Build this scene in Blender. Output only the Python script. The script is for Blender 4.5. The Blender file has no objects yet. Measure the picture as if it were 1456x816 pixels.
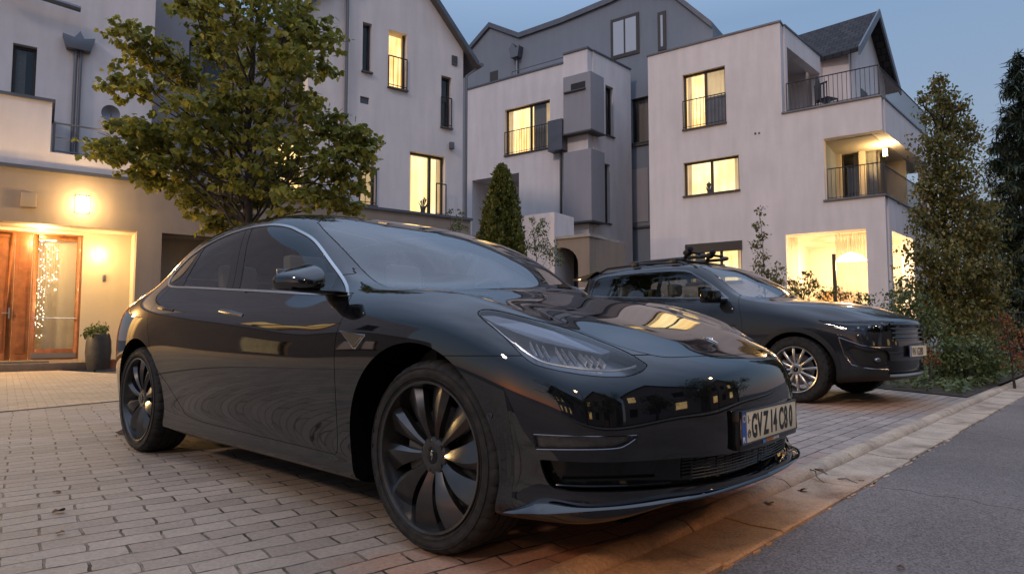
import bpy, bmesh, math, random
import numpy as np
from mathutils import Vector, Matrix
random.seed(7)
RNG = random.Random(11)
scene = bpy.context.scene
COL = scene.collection
PI = math.pi
# ---------------------------------------------------------------- camera
FPX = 924.0; CAMH = 0.777; TH = math.atan(61/924.0)
CT, ST = math.cos(TH), math.sin(TH)
def ray(px, py):
    a = (px-728)/FPX; b = (408-py)/FPX
    return (a, CT-ST*b, ST+CT*b)
cam_d = bpy.data.cameras.new('camera'); cam = bpy.data.objects.new('camera', cam_d); COL.objects.link(cam)
cam.location = (0, 0, CAMH); cam.rotation_euler = (PI/2+TH, 0, 0)
cam_d.sensor_width = 36; cam_d.lens = FPX/1456*36; cam_d.clip_start = .05; cam_d.clip_end = 3000
scene.camera = cam
# ---------------------------------------------------------------- helpers
def tag(o, label=None, cat=None, group=None, kind=None):
    if label: o['label'] = label
    if cat: o['category'] = cat
    if group: o['group'] = group
    if kind: o['kind'] = kind
    return o
def empty(name, loc=(0,0,0), rz=0, label=None, cat=None, group=None, rot=None):
    o = bpy.data.objects.new(name, None); COL.objects.link(o)
    o.location = loc; o.rotation_euler = rot if rot else (0,0,rz); o.empty_display_size = .1
    return tag(o, label, cat, group)
class MB:
    """collects faces of one mesh"""
    def __init__(s): s.v = []; s.f = []; s.m = []; s.uv = None
    def add(s, vs, fs, m=0):
        n = len(s.v); s.v += [tuple(v) for v in vs]; s.f += [tuple(i+n for i in f) for f in fs]; s.m += [m]*len(fs); return s
    def box(s, x0, x1, y0, y1, z0, z1, m=0):
        vs = [(x0,y0,z0),(x1,y0,z0),(x1,y1,z0),(x0,y1,z0),(x0,y0,z1),(x1,y0,z1),(x1,y1,z1),(x0,y1,z1)]
        return s.add(vs, [(0,3,2,1),(4,5,6,7),(0,1,5,4),(1,2,6,5),(2,3,7,6),(3,0,4,7)], m)
    def obox(s, c, ax, ay, az, m=0):
        """oriented box: centre and three half vectors"""
        c, ax, ay, az = map(Vector, (c, ax, ay, az)); vs = []
        for k in (-1,1):
            for j, i in ((-1,-1),(-1,1),(1,1),(1,-1)): vs.append(c+i*ax+j*ay+k*az)
        return s.add(vs, [(0,3,2,1),(4,5,6,7),(0,1,5,4),(1,2,6,5),(2,3,7,6),(3,0,4,7)], m)
    def prism(s, poly, h0, h1, fn=None, m=0):
        """poly list of (a,b); fn(a,b,h)->xyz"""
        fn = fn or (lambda a,b,h: (a,b,h)); n = len(poly)
        vs = [fn(a,b,h0) for a,b in poly]+[fn(a,b,h1) for a,b in poly]
        fs = [tuple(range(n))[::-1], tuple(range(n,2*n))]+[(i,(i+1)%n,(i+1)%n+n,i+n) for i in range(n)]
        return s.add(vs, fs, m)
    def tube(s, pts, r, n=8, m=0, caps=True, closed=False):
        pts = [Vector(p) for p in pts]; N = len(pts)
        rs = r if isinstance(r, (list,tuple)) else [r]*N
        base = len(s.v); up = None; vs = []
        for i, p in enumerate(pts):
            if closed: t = pts[(i+1)%N]-pts[i-1]
            else: t = pts[min(i+1,N-1)]-pts[max(i-1,0)]
            if t.length < 1e-9: t = Vector((0,0,1))
            t.normalize()
            if up is None:
                up = Vector((0,0,1)) if abs(t.z) < .9 else Vector((1,0,0))
            a = t.cross(up); 
            if a.length < 1e-6: a = t.cross(Vector((0,1,0)))
            a.normalize(); b = a.cross(t).normalized(); up = b
            for k in range(n):
                q = 2*PI*k/n; vs.append(p+a*math.cos(q)*rs[i]+b*math.sin(q)*rs[i])
        fs = []
        for i in range(N if closed else N-1):
            j = (i+1)%N
            for k in range(n):
                l = (k+1)%n; fs.append((i*n+k, i*n+l, j*n+l, j*n+k))
        if caps and not closed:
            fs.append(tuple(range(n))[::-1]); fs.append(tuple((N-1)*n+k for k in range(n)))
        return s.add(vs, fs, m)
    def lathe(s, prof, n=32, fn=None, m=0, closed=False):
        """prof list of (r,h); fn(x,y,h)"""
        fn = fn or (lambda x,y,h:(x,y,h)); vs = []; N = len(prof)
        for r,h in prof:
            for k in range(n):
                q = 2*PI*k/n; vs.append(fn(r*math.cos(q), r*math.sin(q), h))
        fs = []
        for i in range(N if closed else N-1):
            j = (i+1)%N
            for k in range(n):
                l = (k+1)%n; fs.append((i*n+k, i*n+l, j*n+l, j*n+k))
        return s.add(vs, fs, m)
    def sphere(s, c, r, n=12, m=0, sc=(1,1,1)):
        vs = []; fs = []; h = n//2
        for i in range(h+1):
            a = PI*i/h
            for k in range(n):
                q = 2*PI*k/n; vs.append((c[0]+r*sc[0]*math.sin(a)*math.cos(q), c[1]+r*sc[1]*math.sin(a)*math.sin(q), c[2]+r*sc[2]*math.cos(a)))
        for i in range(h):
            for k in range(n):
                l = (k+1)%n; fs.append((i*n+k, (i+1)*n+k, (i+1)*n+l, i*n+l))
        return s.add(vs, fs, m)
    def build(s, name, mats, parent=None, smooth=False, bevel=0, angle=35):
        me = bpy.data.meshes.new(name); me.from_pydata(s.v, [], s.f)
        if not isinstance(mats, (list, tuple)): mats = [mats]
        for mt in mats: me.materials.append(mt)
        if len(mats) > 1: me.polygons.foreach_set('material_index', s.m)
        bm = bmesh.new(); bm.from_mesh(me)
        bmesh.ops.remove_doubles(bm, verts=bm.verts, dist=1e-5)
        if getattr(s,'norec',False) is False: bmesh.ops.recalc_face_normals(bm, faces=bm.faces)
        if bevel:
            ed = [e for e in bm.edges if len(e.link_faces)==2 and e.calc_face_angle(0) > .6]
            bmesh.ops.bevel(bm, geom=ed, offset=bevel, segments=2, affect='EDGES', profile=.6, clamp_overlap=True)
            smooth = True
        bm.to_mesh(me); bm.free()
        if smooth:
            me.polygons.foreach_set('use_smooth', [True]*len(me.polygons))
            me.set_sharp_from_angle(angle=math.radians(angle))
        o = bpy.data.objects.new(name, me); COL.objects.link(o)
        if parent: o.parent = parent
        return o
def copy_tree(o, parent=None):
    c = o.copy(); COL.objects.link(c); c.parent = parent
    for ch in o.children: copy_tree(ch, c)
    return c
# ---------------------------------------------------------------- materials
def nt(name):
    m = bpy.data.materials.new(name); m.use_nodes = True
    t = m.node_tree; return m, t, t.nodes['Principled BSDF']
def N(t, typ, **kw):
    n = t.nodes.new(typ)
    for k, v in kw.items(): setattr(n, k, v)
    return n
def mat(name, col, rough=.6, metal=0, spec=.5, coat=0, coat_rough=.03, noise=0, nscale=8, bump=0, bscale=60, emit=None, estr=0, trans=0, alpha=1, sheen=0, ior=1.45, rvar=0, coords='Object'):
    m, t, b = nt(name)
    b.inputs['Base Color'].default_value = (*col, 1); b.inputs['Roughness'].default_value = rough
    b.inputs['Metallic'].default_value = metal; b.inputs['Specular IOR Level'].default_value = spec
    b.inputs['Coat Weight'].default_value = coat; b.inputs['Coat Roughness'].default_value = coat_rough
    b.inputs['Transmission Weight'].default_value = trans; b.inputs['IOR'].default_value = ior
    b.inputs['Alpha'].default_value = alpha
    if sheen: b.inputs['Sheen Weight'].default_value = sheen
    if emit: b.inputs['Emission Color'].default_value = (*emit, 1); b.inputs['Emission Strength'].default_value = estr
    tc = None
    if noise or bump or rvar: tc = N(t, 'ShaderNodeTexCoord').outputs[coords]
    if noise:
        n = N(t, 'ShaderNodeTexNoise'); n.inputs['Scale'].default_value = nscale; n.inputs['Detail'].default_value = 8; n.inputs['Roughness'].default_value = .62
        t.links.new(tc, n.inputs['Vector'])
        r = N(t, 'ShaderNodeValToRGB'); e = r.color_ramp.elements
        e[0].position = .3; e[1].position = .72
        e[0].color = (*[c*(1-noise) for c in col], 1); e[1].color = (*[min(1, c*(1+noise)) for c in col], 1)
        t.links.new(n.outputs['Fac'], r.inputs['Fac']); t.links.new(r.outputs['Color'], b.inputs['Base Color'])
    if rvar:
        n = N(t, 'ShaderNodeTexNoise'); n.inputs['Scale'].default_value = nscale*1.7; n.inputs['Detail'].default_value = 6
        t.links.new(tc, n.inputs['Vector']); mr = N(t, 'ShaderNodeMapRange')
        mr.inputs['From Min'].default_value = .3; mr.inputs['From Max'].default_value = .7
        mr.inputs['To Min'].default_value = max(0, rough-rvar); mr.inputs['To Max'].default_value = rough+rvar
        t.links.new(n.outputs['Fac'], mr.inputs['Value']); t.links.new(mr.outputs['Result'], b.inputs['Roughness'])
    if bump:
        n = N(t, 'ShaderNodeTexNoise'); n.inputs['Scale'].default_value = bscale; n.inputs['Detail'].default_value = 5
        t.links.new(tc, n.inputs['Vector'])
        bp = N(t, 'ShaderNodeBump'); bp.inputs['Strength'].default_value = bump; bp.inputs['Distance'].default_value = .01
        t.links.new(n.outputs['Fac'], bp.inputs['Height']); t.links.new(bp.outputs['Normal'], b.inputs['Normal'])
    return m
# ---------------------------------------------------------------- smooth car shell built from station curves
PHI = math.atan2(1.928, 2.133)
CU = (math.cos(PHI), -math.sin(PHI)); CV = (math.sin(PHI), math.cos(PHI))
CO = (-.3025+.9*CV[0], 2.31+.9*CV[1])
def pchip(xs, ys):
    xs = np.array(xs, float); ys = np.array(ys, float); h = np.diff(xs); d = np.diff(ys)/h; n = len(xs); mm = np.zeros(n)
    for i in range(1, n-1):
        if d[i-1]*d[i] > 0:
            w1 = 2*h[i]+h[i-1]; w2 = h[i]+2*h[i-1]; mm[i] = (w1+w2)/(w1/d[i-1]+w2/d[i])
    mm[0] = d[0]; mm[-1] = d[-1]
    # blend with catmull slopes for rounder curves
    cc = mm.copy()
    for i in range(1, n-1): cc[i] = (d[i-1]*h[i]+d[i]*h[i-1])/(h[i]+h[i-1])
    mm = .35*mm+.65*cc
    def f(x):
        i = int(min(max(np.searchsorted(xs, x)-1, 0), n-2)); t = (x-xs[i])/h[i]
        return float((2*t**3-3*t**2+1)*ys[i]+(t**3-2*t**2+t)*h[i]*mm[i]+(-2*t**3+3*t**2)*ys[i+1]+(t**3-t**2)*h[i]*mm[i+1])
    return f
def row_curve(keys):
    """keys: list of (s, x, y, z), s ascending"""
    keys = sorted(keys); s = [k[0] for k in keys]
    fx = pchip(s, [k[1] for k in keys]); fy = pchip(s, [k[2] for k in keys]); fz = pchip(s, [k[3] for k in keys])
    return lambda q: (fx(q), fy(q), fz(q))
def shell(rows, stations, front, rear, level=4):
    """rows[0..K]: half section curves bottom to roof centre (y>=0). front/rear: dict (j,k)->xyz for columns j between side corner row KC and centre, rows k < KC.
       returns verts (n,3), quads of the whole symmetric shell with open bottom"""
    KC = front['KC']; K = len(rows)-1; Ns = len(stations)
    idx = {}; V = []
    def vert(key, p):
        if key not in idx: idx[key] = len(V); V.append(p)
        return idx[key]
    F = []
    for sg in (1, -1):
        P = {}
        for i, s in enumerate(stations):
            for k in range(K+1):
                x, y, z = rows[k](s)
                if k == K: P[i,k] = vert(('c',i), (x, 0, z))
                else: P[i,k] = vert((sg,i,k), (x, sg*y, z))
        for i in range(Ns-1):
            for k in range(K):
                q = (P[i,k], P[i+1,k], P[i+1,k+1], P[i,k+1]); F.append(q if sg < 0 else q[::-1])
        for nm, d, ie in (('f', front, Ns-1), ('r', rear, 0)):
            def g(j, k):
                if j == KC: return P[ie,k]
                if k == KC: return P[ie,j]
                x, y, z = d[j,k]
                return vert((nm,'c',k), (x,0,z)) if j == K else vert((sg,nm,j,k), (x,sg*y,z))
            for j in range(KC, K):
                for k in range(KC):
                    q = (g(j,k), g(j+1,k), g(j+1,k+1), g(j,k+1)); F.append(q if (sg < 0) == (nm == 'f') else q[::-1])
    V = np.array(V, float); T = V.copy(); n = len(V)
    def ev(C, lev):
        me = bpy.data.meshes.new('tmp'); me.from_pydata([tuple(c) for c in C], [], F); o = bpy.data.objects.new('tmp', me); COL.objects.link(o)
        md = o.modifiers.new('s', 'SUBSURF'); md.levels = lev; md.render_levels = lev; md.use_limit_surface = True; md.boundary_smooth = 'PRESERVE_CORNERS'
        dg = bpy.context.evaluated_depsgraph_get(); dg.update(); e = o.evaluated_get(dg).to_mesh()
        vs = np.empty(len(e.vertices)*3); e.vertices.foreach_get('co', vs); vs = vs.reshape(-1,3)
        ns = np.empty(len(e.vertices)*3); e.vertices.foreach_get('normal', ns); ns = ns.reshape(-1,3)
        fs = [tuple(p.vertices) for p in e.polygons] if lev > 1 else None
        o.evaluated_get(dg).to_mesh_clear(); bpy.data.objects.remove(o); bpy.data.meshes.remove(me)
        return vs, ns, fs
    for it in range(4):
        vs, _, _ = ev(V, 1); V = V+.9*(T-vs[:n])
    return ev(V, level)
class Shell:
    """polygon soup with point normals that can be cut along the zero line of any field"""
    def __init__(s, v, nrm, f): s.v = v; s.n = nrm; s.f = list(f)
    def cut(s, field, mask=None):
        val = field(s.v); val = np.where(np.abs(val) < 1e-5, 1e-5, val)
        mk = mask(s.v, s.n) if mask is not None else np.ones(len(s.v), bool)
        newv = []; newn = []; cache = {}; out = []; base = len(s.v)
        pos = val > 0
        def cross(a, b):
            key = (a,b) if a < b else (b,a)
            if key not in cache:
                t = val[a]/(val[a]-val[b]); cache[key] = base+len(newv)
                newv.append(s.v[a]*(1-t)+s.v[b]*t); newn.append(s.n[a]*(1-t)+s.n[b]*t)
            return cache[key]
        for f in s.f:
            p0 = pos[f[0]]; same = True
            for i in f:
                if pos[i] != p0: same = False; break
            if same or not all(mk[i] for i in f): out.append(f); continue
            A = []; B = []
            for q in range(len(f)):
                a = f[q]; b = f[(q+1)%len(f)]
                (A if pos[a] else B).append(a)
                if pos[a] != pos[b]: c = cross(a, b); A.append(c); B.append(c)
            if len(A) > 2: out.append(tuple(A))
            if len(B) > 2: out.append(tuple(B))
        if newv: s.v = np.vstack([s.v, np.array(newv)]); s.n = np.vstack([s.n, np.array(newn)])
        s.f = out
        # nudge: nothing
    def centroids(s):
        return np.array([s.v[list(f)].mean(0) for f in s.f]), np.array([s.n[list(f)].mean(0) for f in s.f])
def sdf_poly(poly):
    """signed distance (negative inside) to a closed 2-D polygon"""
    P = np.array(poly, float)
    def f(a, b):
        q = np.stack([a, b], -1); d = np.full(len(q), 1e9); ins = np.zeros(len(q), bool)
        for i in range(len(P)):
            p0 = P[i]; p1 = P[(i+1)%len(P)]; e = p1-p0; w = q-p0
            t = np.clip((w@e)/max(e@e, 1e-12), 0, 1); d = np.minimum(d, np.linalg.norm(w-t[:,None]*e, axis=1))
            c = ((p0[1] > q[:,1]) != (p1[1] > q[:,1]))
            with np.errstate(divide='ignore', invalid='ignore'):
                xi = (p1[0]-p0[0])*(q[:,1]-p0[1])/(p1[1]-p0[1])+p0[0]
            ins ^= c & (q[:,0] < xi)
        return np.where(ins, -d, d)
    return f
def spline(pts, closed=True, n=6, corners=()):
    """catmull-rom through pts; indices in corners stay sharp"""
    out = []; L = len(pts); rng = range(L if closed else L-1)
    for i in rng:
        p1 = np.array(pts[i], float); p2 = np.array(pts[(i+1)%L], float)
        p0 = np.array(pts[i-1] if (closed or i > 0) else pts[i], float); p3 = np.array(pts[(i+2)%L] if (closed or i+2 < L) else pts[(i+1)%L], float)
        m1 = (p2-p0)/2; m2 = (p3-p1)/2
        if i in corners: m1 = p2-p1 if ((i+1)%L) in corners else (p2-p1)
        if (i+1)%L in corners: m2 = p2-p1
        for k in range(n):
            t = k/n; out.append(tuple((2*t**3-3*t**2+1)*p1+(t**3-2*t**2+t)*m1+(-2*t**3+3*t**2)*p2+(t**3-t**2)*m2))
    if not closed: out.append(tuple(pts[-1]))
    return out
S_ = [-3.6,-3.45,-3.3,-3.1,-2.875,-2.64,-2.4,-2.15,-1.9,-1.6,-1.3,-1.05,-.8,-.6,-.4,-.2,0,.15,.3,.42,.52]
R_ = [None]*12
def keyrow(k, lst): R_[k] = row_curve([(a if len(a)==4 else (a[0],a[0],a[1],a[2])) for a in lst])
keyrow(0, [(.52,.48,.60,.18),(.3,.33,.62,.17),(0,.62,.16),(-1.9,.62,.16),(-3.3,.60,.20),(-3.6,-3.5,.56,.24)])
keyrow(1, [(.52,.57,.765,.185),(.3,.34,.86,.185),(0,.865,.18),(-.4,.855,.175),(-1.3,.85,.175),(-2.4,.855,.175),(-2.875,.87,.19),(-3.3,.81,.22),(-3.6,-3.52,.70,.25)])
keyrow(2, [(.52,.58,.775,.27),(.3,.345,.885,.28),(0,.90,.28),(-.4,.89,.265),(-.8,.885,.255),(-1.3,.885,.255),(-1.9,.885,.255),(-2.4,.89,.265),(-2.875,.905,.29),(-3.3,.865,.31),(-3.6,-3.62,.74,.34)])
keyrow(3, [(.52,.59,.78,.38),(.3,.345,.895,.42),(0,.915,.44),(-.4,.908,.42),(-.8,.895,.39),(-1.3,.89,.39),(-1.9,.892,.39),(-2.4,.902,.42),(-2.875,.922,.46),(-3.3,.885,.48),(-3.6,-3.68,.76,.50)])
keyrow(4, [(.52,.59,.78,.50),(.3,.335,.905,.60),(0,.927,.66),(-.4,.925,.64),(-.8,.922,.62),(-1.3,.92,.62),(-1.9,.922,.64),(-2.4,.928,.67),(-2.875,.935,.70),(-3.3,.892,.70),(-3.6,-3.70,.765,.70)])
keyrow(5, [(.52,.565,.775,.61),(.3,.32,.882,.735),(0,.905,.81),(-.4,.908,.815),(-.8,.90,.805),(-1.3,.898,.825),(-1.9,.90,.855),(-2.4,.908,.88),(-2.875,.905,.90),(-3.3,.855,.90),(-3.6,-3.64,.74,.87)])
keyrow(6, [(.52,.52,.755,.69),(.3,.29,.82,.81),(0,.835,.885),(-.4,.842,.918),(-.8,.825,.925),(-1.3,.815,.955),(-1.9,.81,.99),(-2.4,.812,1.02),(-2.875,.812,1.035),(-3.3,.765,.985),(-3.6,-3.6,.67,.965)])
keyrow(7, [(.52,.60,.68,.682),(.3,.36,.745,.818),(0,0,.765,.918),(-.4,-.42,.775,.95),(-.8,.762,1.02),(-1.05,.735,1.11),(-1.3,.718,1.155),(-1.9,.712,1.20),(-2.4,.718,1.20),(-2.875,.715,1.155),(-3.3,.66,1.03),(-3.6,-3.66,.58,1.005)])
keyrow(8, [(.52,.69,.51,.682),(.3,.45,.60,.782),(0,.05,.645,.902),(-.4,-.47,.70,.960),(-.8,-.80,.672,1.11),(-1.05,-1.05,.635,1.24),(-1.3,.60,1.345),(-1.6,.585,1.395),(-1.9,.58,1.415),(-2.4,.58,1.405),(-2.64,.58,1.375),(-2.875,.58,1.315),(-3.1,.57,1.22),(-3.3,.55,1.10),(-3.6,-3.71,.47,1.04)])
keyrow(9, [(.52,.758,.34,.672),(.3,.53,.40,.778),(0,.10,.44,.897),(-.4,-.29,.47,.972),(-.8,-.63,.455,1.168),(-1.05,-.92,.44,1.295),(-1.3,-1.22,.42,1.385),(-1.6,.41,1.44),(-1.9,.41,1.462),(-2.4,.41,1.455),(-2.64,.41,1.43),(-2.875,.41,1.38),(-3.1,.405,1.29),(-3.3,.395,1.18),(-3.6,-3.76,.33,1.055)])
keyrow(10, [(.52,.79,.17,.664),(.3,.56,.20,.77),(0,.125,.22,.893),(-.4,-.21,.24,.976),(-.8,-.55,.23,1.178),(-1.05,-.86,.22,1.308),(-1.3,-1.19,.21,1.39),(-1.6,-1.58,.205,1.455),(-1.9,.205,1.482),(-2.4,.205,1.478),(-2.64,.205,1.455),(-2.875,.205,1.405),(-3.1,.20,1.32),(-3.3,.20,1.215),(-3.6,-3.79,.17,1.065)])
keyrow(11, [(.52,.80,0,.662),(.3,.565,0,.768),(0,.13,0,.892),(-.4,-.18,0,.977),(-.8,-.53,0,1.182),(-1.05,-.85,0,1.312),(-1.3,-1.18,0,1.393),(-1.6,-1.57,0,1.46),(-1.9,0,1.488),(-2.4,0,1.485),(-2.64,0,1.462),(-2.875,0,1.412),(-3.1,0,1.327),(-3.3,0,1.222),(-3.6,-3.80,0,1.068)])
def face_cols(tab, K=11, KC=6):
    d = {'KC':KC}
    for j, rowsj in tab.items():
        for k, p in enumerate(rowsj): d[j,k] = p
    return d
FR = {7:[(.55,.52,.195),(.665,.655,.20),(.68,.665,.275),(.69,.67,.38),(.69,.67,.50),(.662,.675,.60)],
      8:[(.61,.40,.225),(.745,.50,.228),(.762,.50,.285),(.77,.50,.38),(.772,.505,.50),(.75,.51,.60)],
      9:[(.65,.27,.236),(.80,.34,.238),(.817,.34,.29),(.825,.34,.38),(.825,.34,.50),(.81,.34,.60)],
      10:[(.67,.14,.238),(.825,.17,.240),(.842,.17,.29),(.85,.17,.38),(.85,.17,.50),(.838,.17,.60)],
      11:[(.68,0,.238),(.83,0,.240),(.847,0,.29),(.857,0,.38),(.858,0,.50),(.845,0,.60)]}
RE = {7:[(-3.55,.46,.24),(-3.60,.60,.25),(-3.70,.64,.34),(-3.77,.66,.50),(-3.79,.665,.70),(-3.73,.64,.88)],
      8:[(-3.58,.36,.24),(-3.65,.46,.25),(-3.75,.50,.34),(-3.82,.51,.50),(-3.84,.51,.70),(-3.79,.50,.88)],
      9:[(-3.60,.26,.24),(-3.68,.32,.25),(-3.78,.34,.34),(-3.85,.34,.50),(-3.87,.34,.70),(-3.83,.34,.88)],
      10:[(-3.61,.13,.24),(-3.70,.16,.25),(-3.80,.17,.34),(-3.87,.17,.50),(-3.885,.17,.70),(-3.855,.17,.88)],
      11:[(-3.61,0,.24),(-3.70,0,.25),(-3.80,0,.34),(-3.875,0,.50),(-3.89,0,.70),(-3.86,0,.88)]}
car_v, car_n, car_f = shell(R_, S_, face_cols(FR), face_cols(RE), 4)
# ---------------------------------------------------------------- car materials
M = {}
M['paint'] = mat('black_paint', (.003,.0032,.004), .4, 0, .0, coat=1, coat_rough=.028)
M['gloss'] = mat('gloss_black', (.004,.004,.004), .08, spec=.45)
M['trim'] = mat('satin_black_trim', (.012,.012,.012), .42, noise=.2, nscale=30)
M['rubber'] = mat('rubber', (.010,.010,.010), .75)
M['liner'] = mat('wheel_liner', (.005,.005,.005), 1.0, spec=0)
M['chrome'] = mat('satin_chrome', (.55,.54,.52), .18, 1)
M['darkchrome'] = mat('dark_chrome', (.16,.16,.17), .22, 1)
M['rim'] = mat('graphite_rim', (.05,.048,.047), .28, .75, coat=.5, coat_rough=.12, noise=.15, nscale=20)
M['barrel'] = mat('rim_barrel', (.022,.022,.022), .45, .5)
M['disc'] = mat('brake_steel', (.22,.21,.20), .35, 1, noise=.3, nscale=30)
M['caliper'] = mat('caliper', (.20,.19,.17), .5, .5)
M['seat'] = mat('seat_fabric', (.20,.19,.18), .7, noise=.2)
M['seatlight'] = mat('pale_headrest', (.42,.40,.37), .7)
M['dash'] = mat('dashboard', (.03,.03,.032), .6)
M['steel'] = mat('steel', (.45,.45,.45), .3, 1)
def tyre_mat():
    m, t, b = nt('tyre_rubber'); b.inputs['Roughness'].default_value = .78; b.inputs['Specular IOR Level'].default_value = .3
    tc = N(t, 'ShaderNodeTexCoord'); n = N(t, 'ShaderNodeTexNoise'); n.inputs['Scale'].default_value = 26; n.inputs['Detail'].default_value = 7
    t.links.new(tc.outputs['Object'], n.inputs['Vector']); r = N(t, 'ShaderNodeValToRGB')
    r.color_ramp.elements[0].color = (.010,.0098,.0095,1); r.color_ramp.elements[1].color = (.030,.027,.024,1)
    r.color_ramp.elements[0].position = .35; r.color_ramp.elements[1].position = .75
    t.links.new(n.outputs['Fac'], r.inputs['Fac']); t.links.new(r.outputs['Color'], b.inputs['Base Color'])
    bp = N(t, 'ShaderNodeBump'); bp.inputs['Strength'].default_value = .25; bp.inputs['Distance'].default_value = .003
    t.links.new(n.outputs['Fac'], bp.inputs['Height']); t.links.new(bp.outputs['Normal'], b.inputs['Normal']); return m
def set_ior(m, v): m.node_tree.nodes['Principled BSDF'].inputs['Coat IOR'].default_value = v
set_ior(M['paint'], 1.72)
M['tyre'] = tyre_mat()
def glass_mat(name, tint, rough=.0, ior=1.5, extra=0.0):
    m = bpy.data.materials.new(name); m.use_nodes = True; t = m.node_tree; t.nodes.remove(t.nodes['Principled BSDF']); out = t.nodes['Material Output']
    tr = N(t, 'ShaderNodeBsdfTransparent'); tr.inputs['Color'].default_value = (*tint, 1)
    gl = N(t, 'ShaderNodeBsdfGlossy'); gl.inputs['Roughness'].default_value = rough; gl.inputs['Color'].default_value = (1,1,1,1)
    fr = N(t, 'ShaderNodeFresnel'); fr.inputs['IOR'].default_value = ior
    ad = N(t, 'ShaderNodeMath', operation='ADD'); ad.inputs[1].default_value = extra; ad.use_clamp = True
    mx = N(t, 'ShaderNodeMixShader'); t.links.new(fr.outputs[0], ad.inputs[0]); t.links.new(ad.outputs[0], mx.inputs[0])
    t.links.new(tr.outputs[0], mx.inputs[1]); t.links.new(gl.outputs[0], mx.inputs[2]); t.links.new(mx.outputs[0], out.inputs[0]); return m
M['glass_front'] = glass_mat('windshield_glass', (.78,.80,.80), ior=1.55, extra=.055)
M['glass_side'] = glass_mat('side_glass', (.52,.52,.48), ior=1.5, extra=.0)
M['glass_dark'] = glass_mat('dark_glass', (.30,.31,.32), ior=1.6, extra=.03)
M['lens'] = glass_mat('lamp_lens', (.94,.96,.98), ior=1.46, extra=.0)
M['window'] = glass_mat('window_glass', (.78,.80,.80), ior=1.5, extra=.02)
# ---------------------------------------------------------------- panels out of a cut shell
def make_panel(sh, fidx, name, mtl, parent, inward=.012, shift=0.0):
    used = {}; v = []; nn = []
    for fi in fidx:
        for i in sh.f[fi]:
            if i not in used:
                used[i] = len(v); k = sh.n[i]/max(np.linalg.norm(sh.n[i]), 1e-9)
                v.append(sh.v[i]-k*shift); nn.append(k)
    F = [tuple(used[i] for i in sh.f[fi]) for fi in fidx]
    if inward:
        cnt = {}
        for f in F:
            for q in range(len(f)):
                a, b = f[q], f[(q+1)%len(f)]; k = (min(a,b), max(a,b)); cnt.setdefault(k, []).append((a,b))
        dup = {}
        def w(i, deep):
            key = (i, deep)
            if key not in dup:
                dup[key] = len(v); v.append(v[i]-nn[i]*(inward if deep else 0.0)); nn.append(None)
            return dup[key]
        W = []
        for k, lst in cnt.items():
            if len(lst) == 1:
                a, b = lst[0]
                fn = np.cross(v[b]-v[a], nn[a]); L = np.linalg.norm(fn)
                if L < 1e-12: continue
                q = (w(b,0), w(a,0), w(a,1), w(b,1)); W.append(q); fn = fn/L
                for i in q: nn[i] = fn if nn[i] is None else nn[i]
        F += W
    me = bpy.data.meshes.new(name); me.from_pydata([tuple(p) for p in v], [], F); me.materials.append(mtl)
    me.polygons.foreach_set('use_smooth', [True]*len(me.polygons))
    nv = [tuple(n if n is not None else (0,0,1)) for n in nn]
    me.validate(); me.update()
    if len(me.vertices) == len(nv): me.normals_split_custom_set_from_vertices(nv)
    o = bpy.data.objects.new(name, me); COL.objects.link(o); o.parent = parent; return o
def components(sh, ids):
    par = {}
    def find(a):
        while par.setdefault(a, a) != a: par[a] = par[par[a]]; a = par[a]
        return a
    for fi in ids:
        f = sh.f[fi]; r0 = find(f[0])
        for v in f[1:]:
            r1 = find(v)
            if r1 != r0: par[r1] = r0
    g_ = {}
    for fi in ids: g_.setdefault(find(sh.f[fi][0]), []).append(fi)
    return [np.array(v) for v in g_.values() if len(v) > 3]
def xz(f): return lambda v: f(v[:,0], v[:,2])
def xy(f): return lambda v: f(v[:,0], np.abs(v[:,1]))
def az(f): return lambda v: f((v[:,0]-np.abs(v[:,1]))/math.sqrt(2), v[:,2])
def surf_bvh(v, f):
    from mathutils.bvhtree import BVHTree
    return BVHTree.FromPolygons([tuple(p) for p in v], f)
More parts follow.
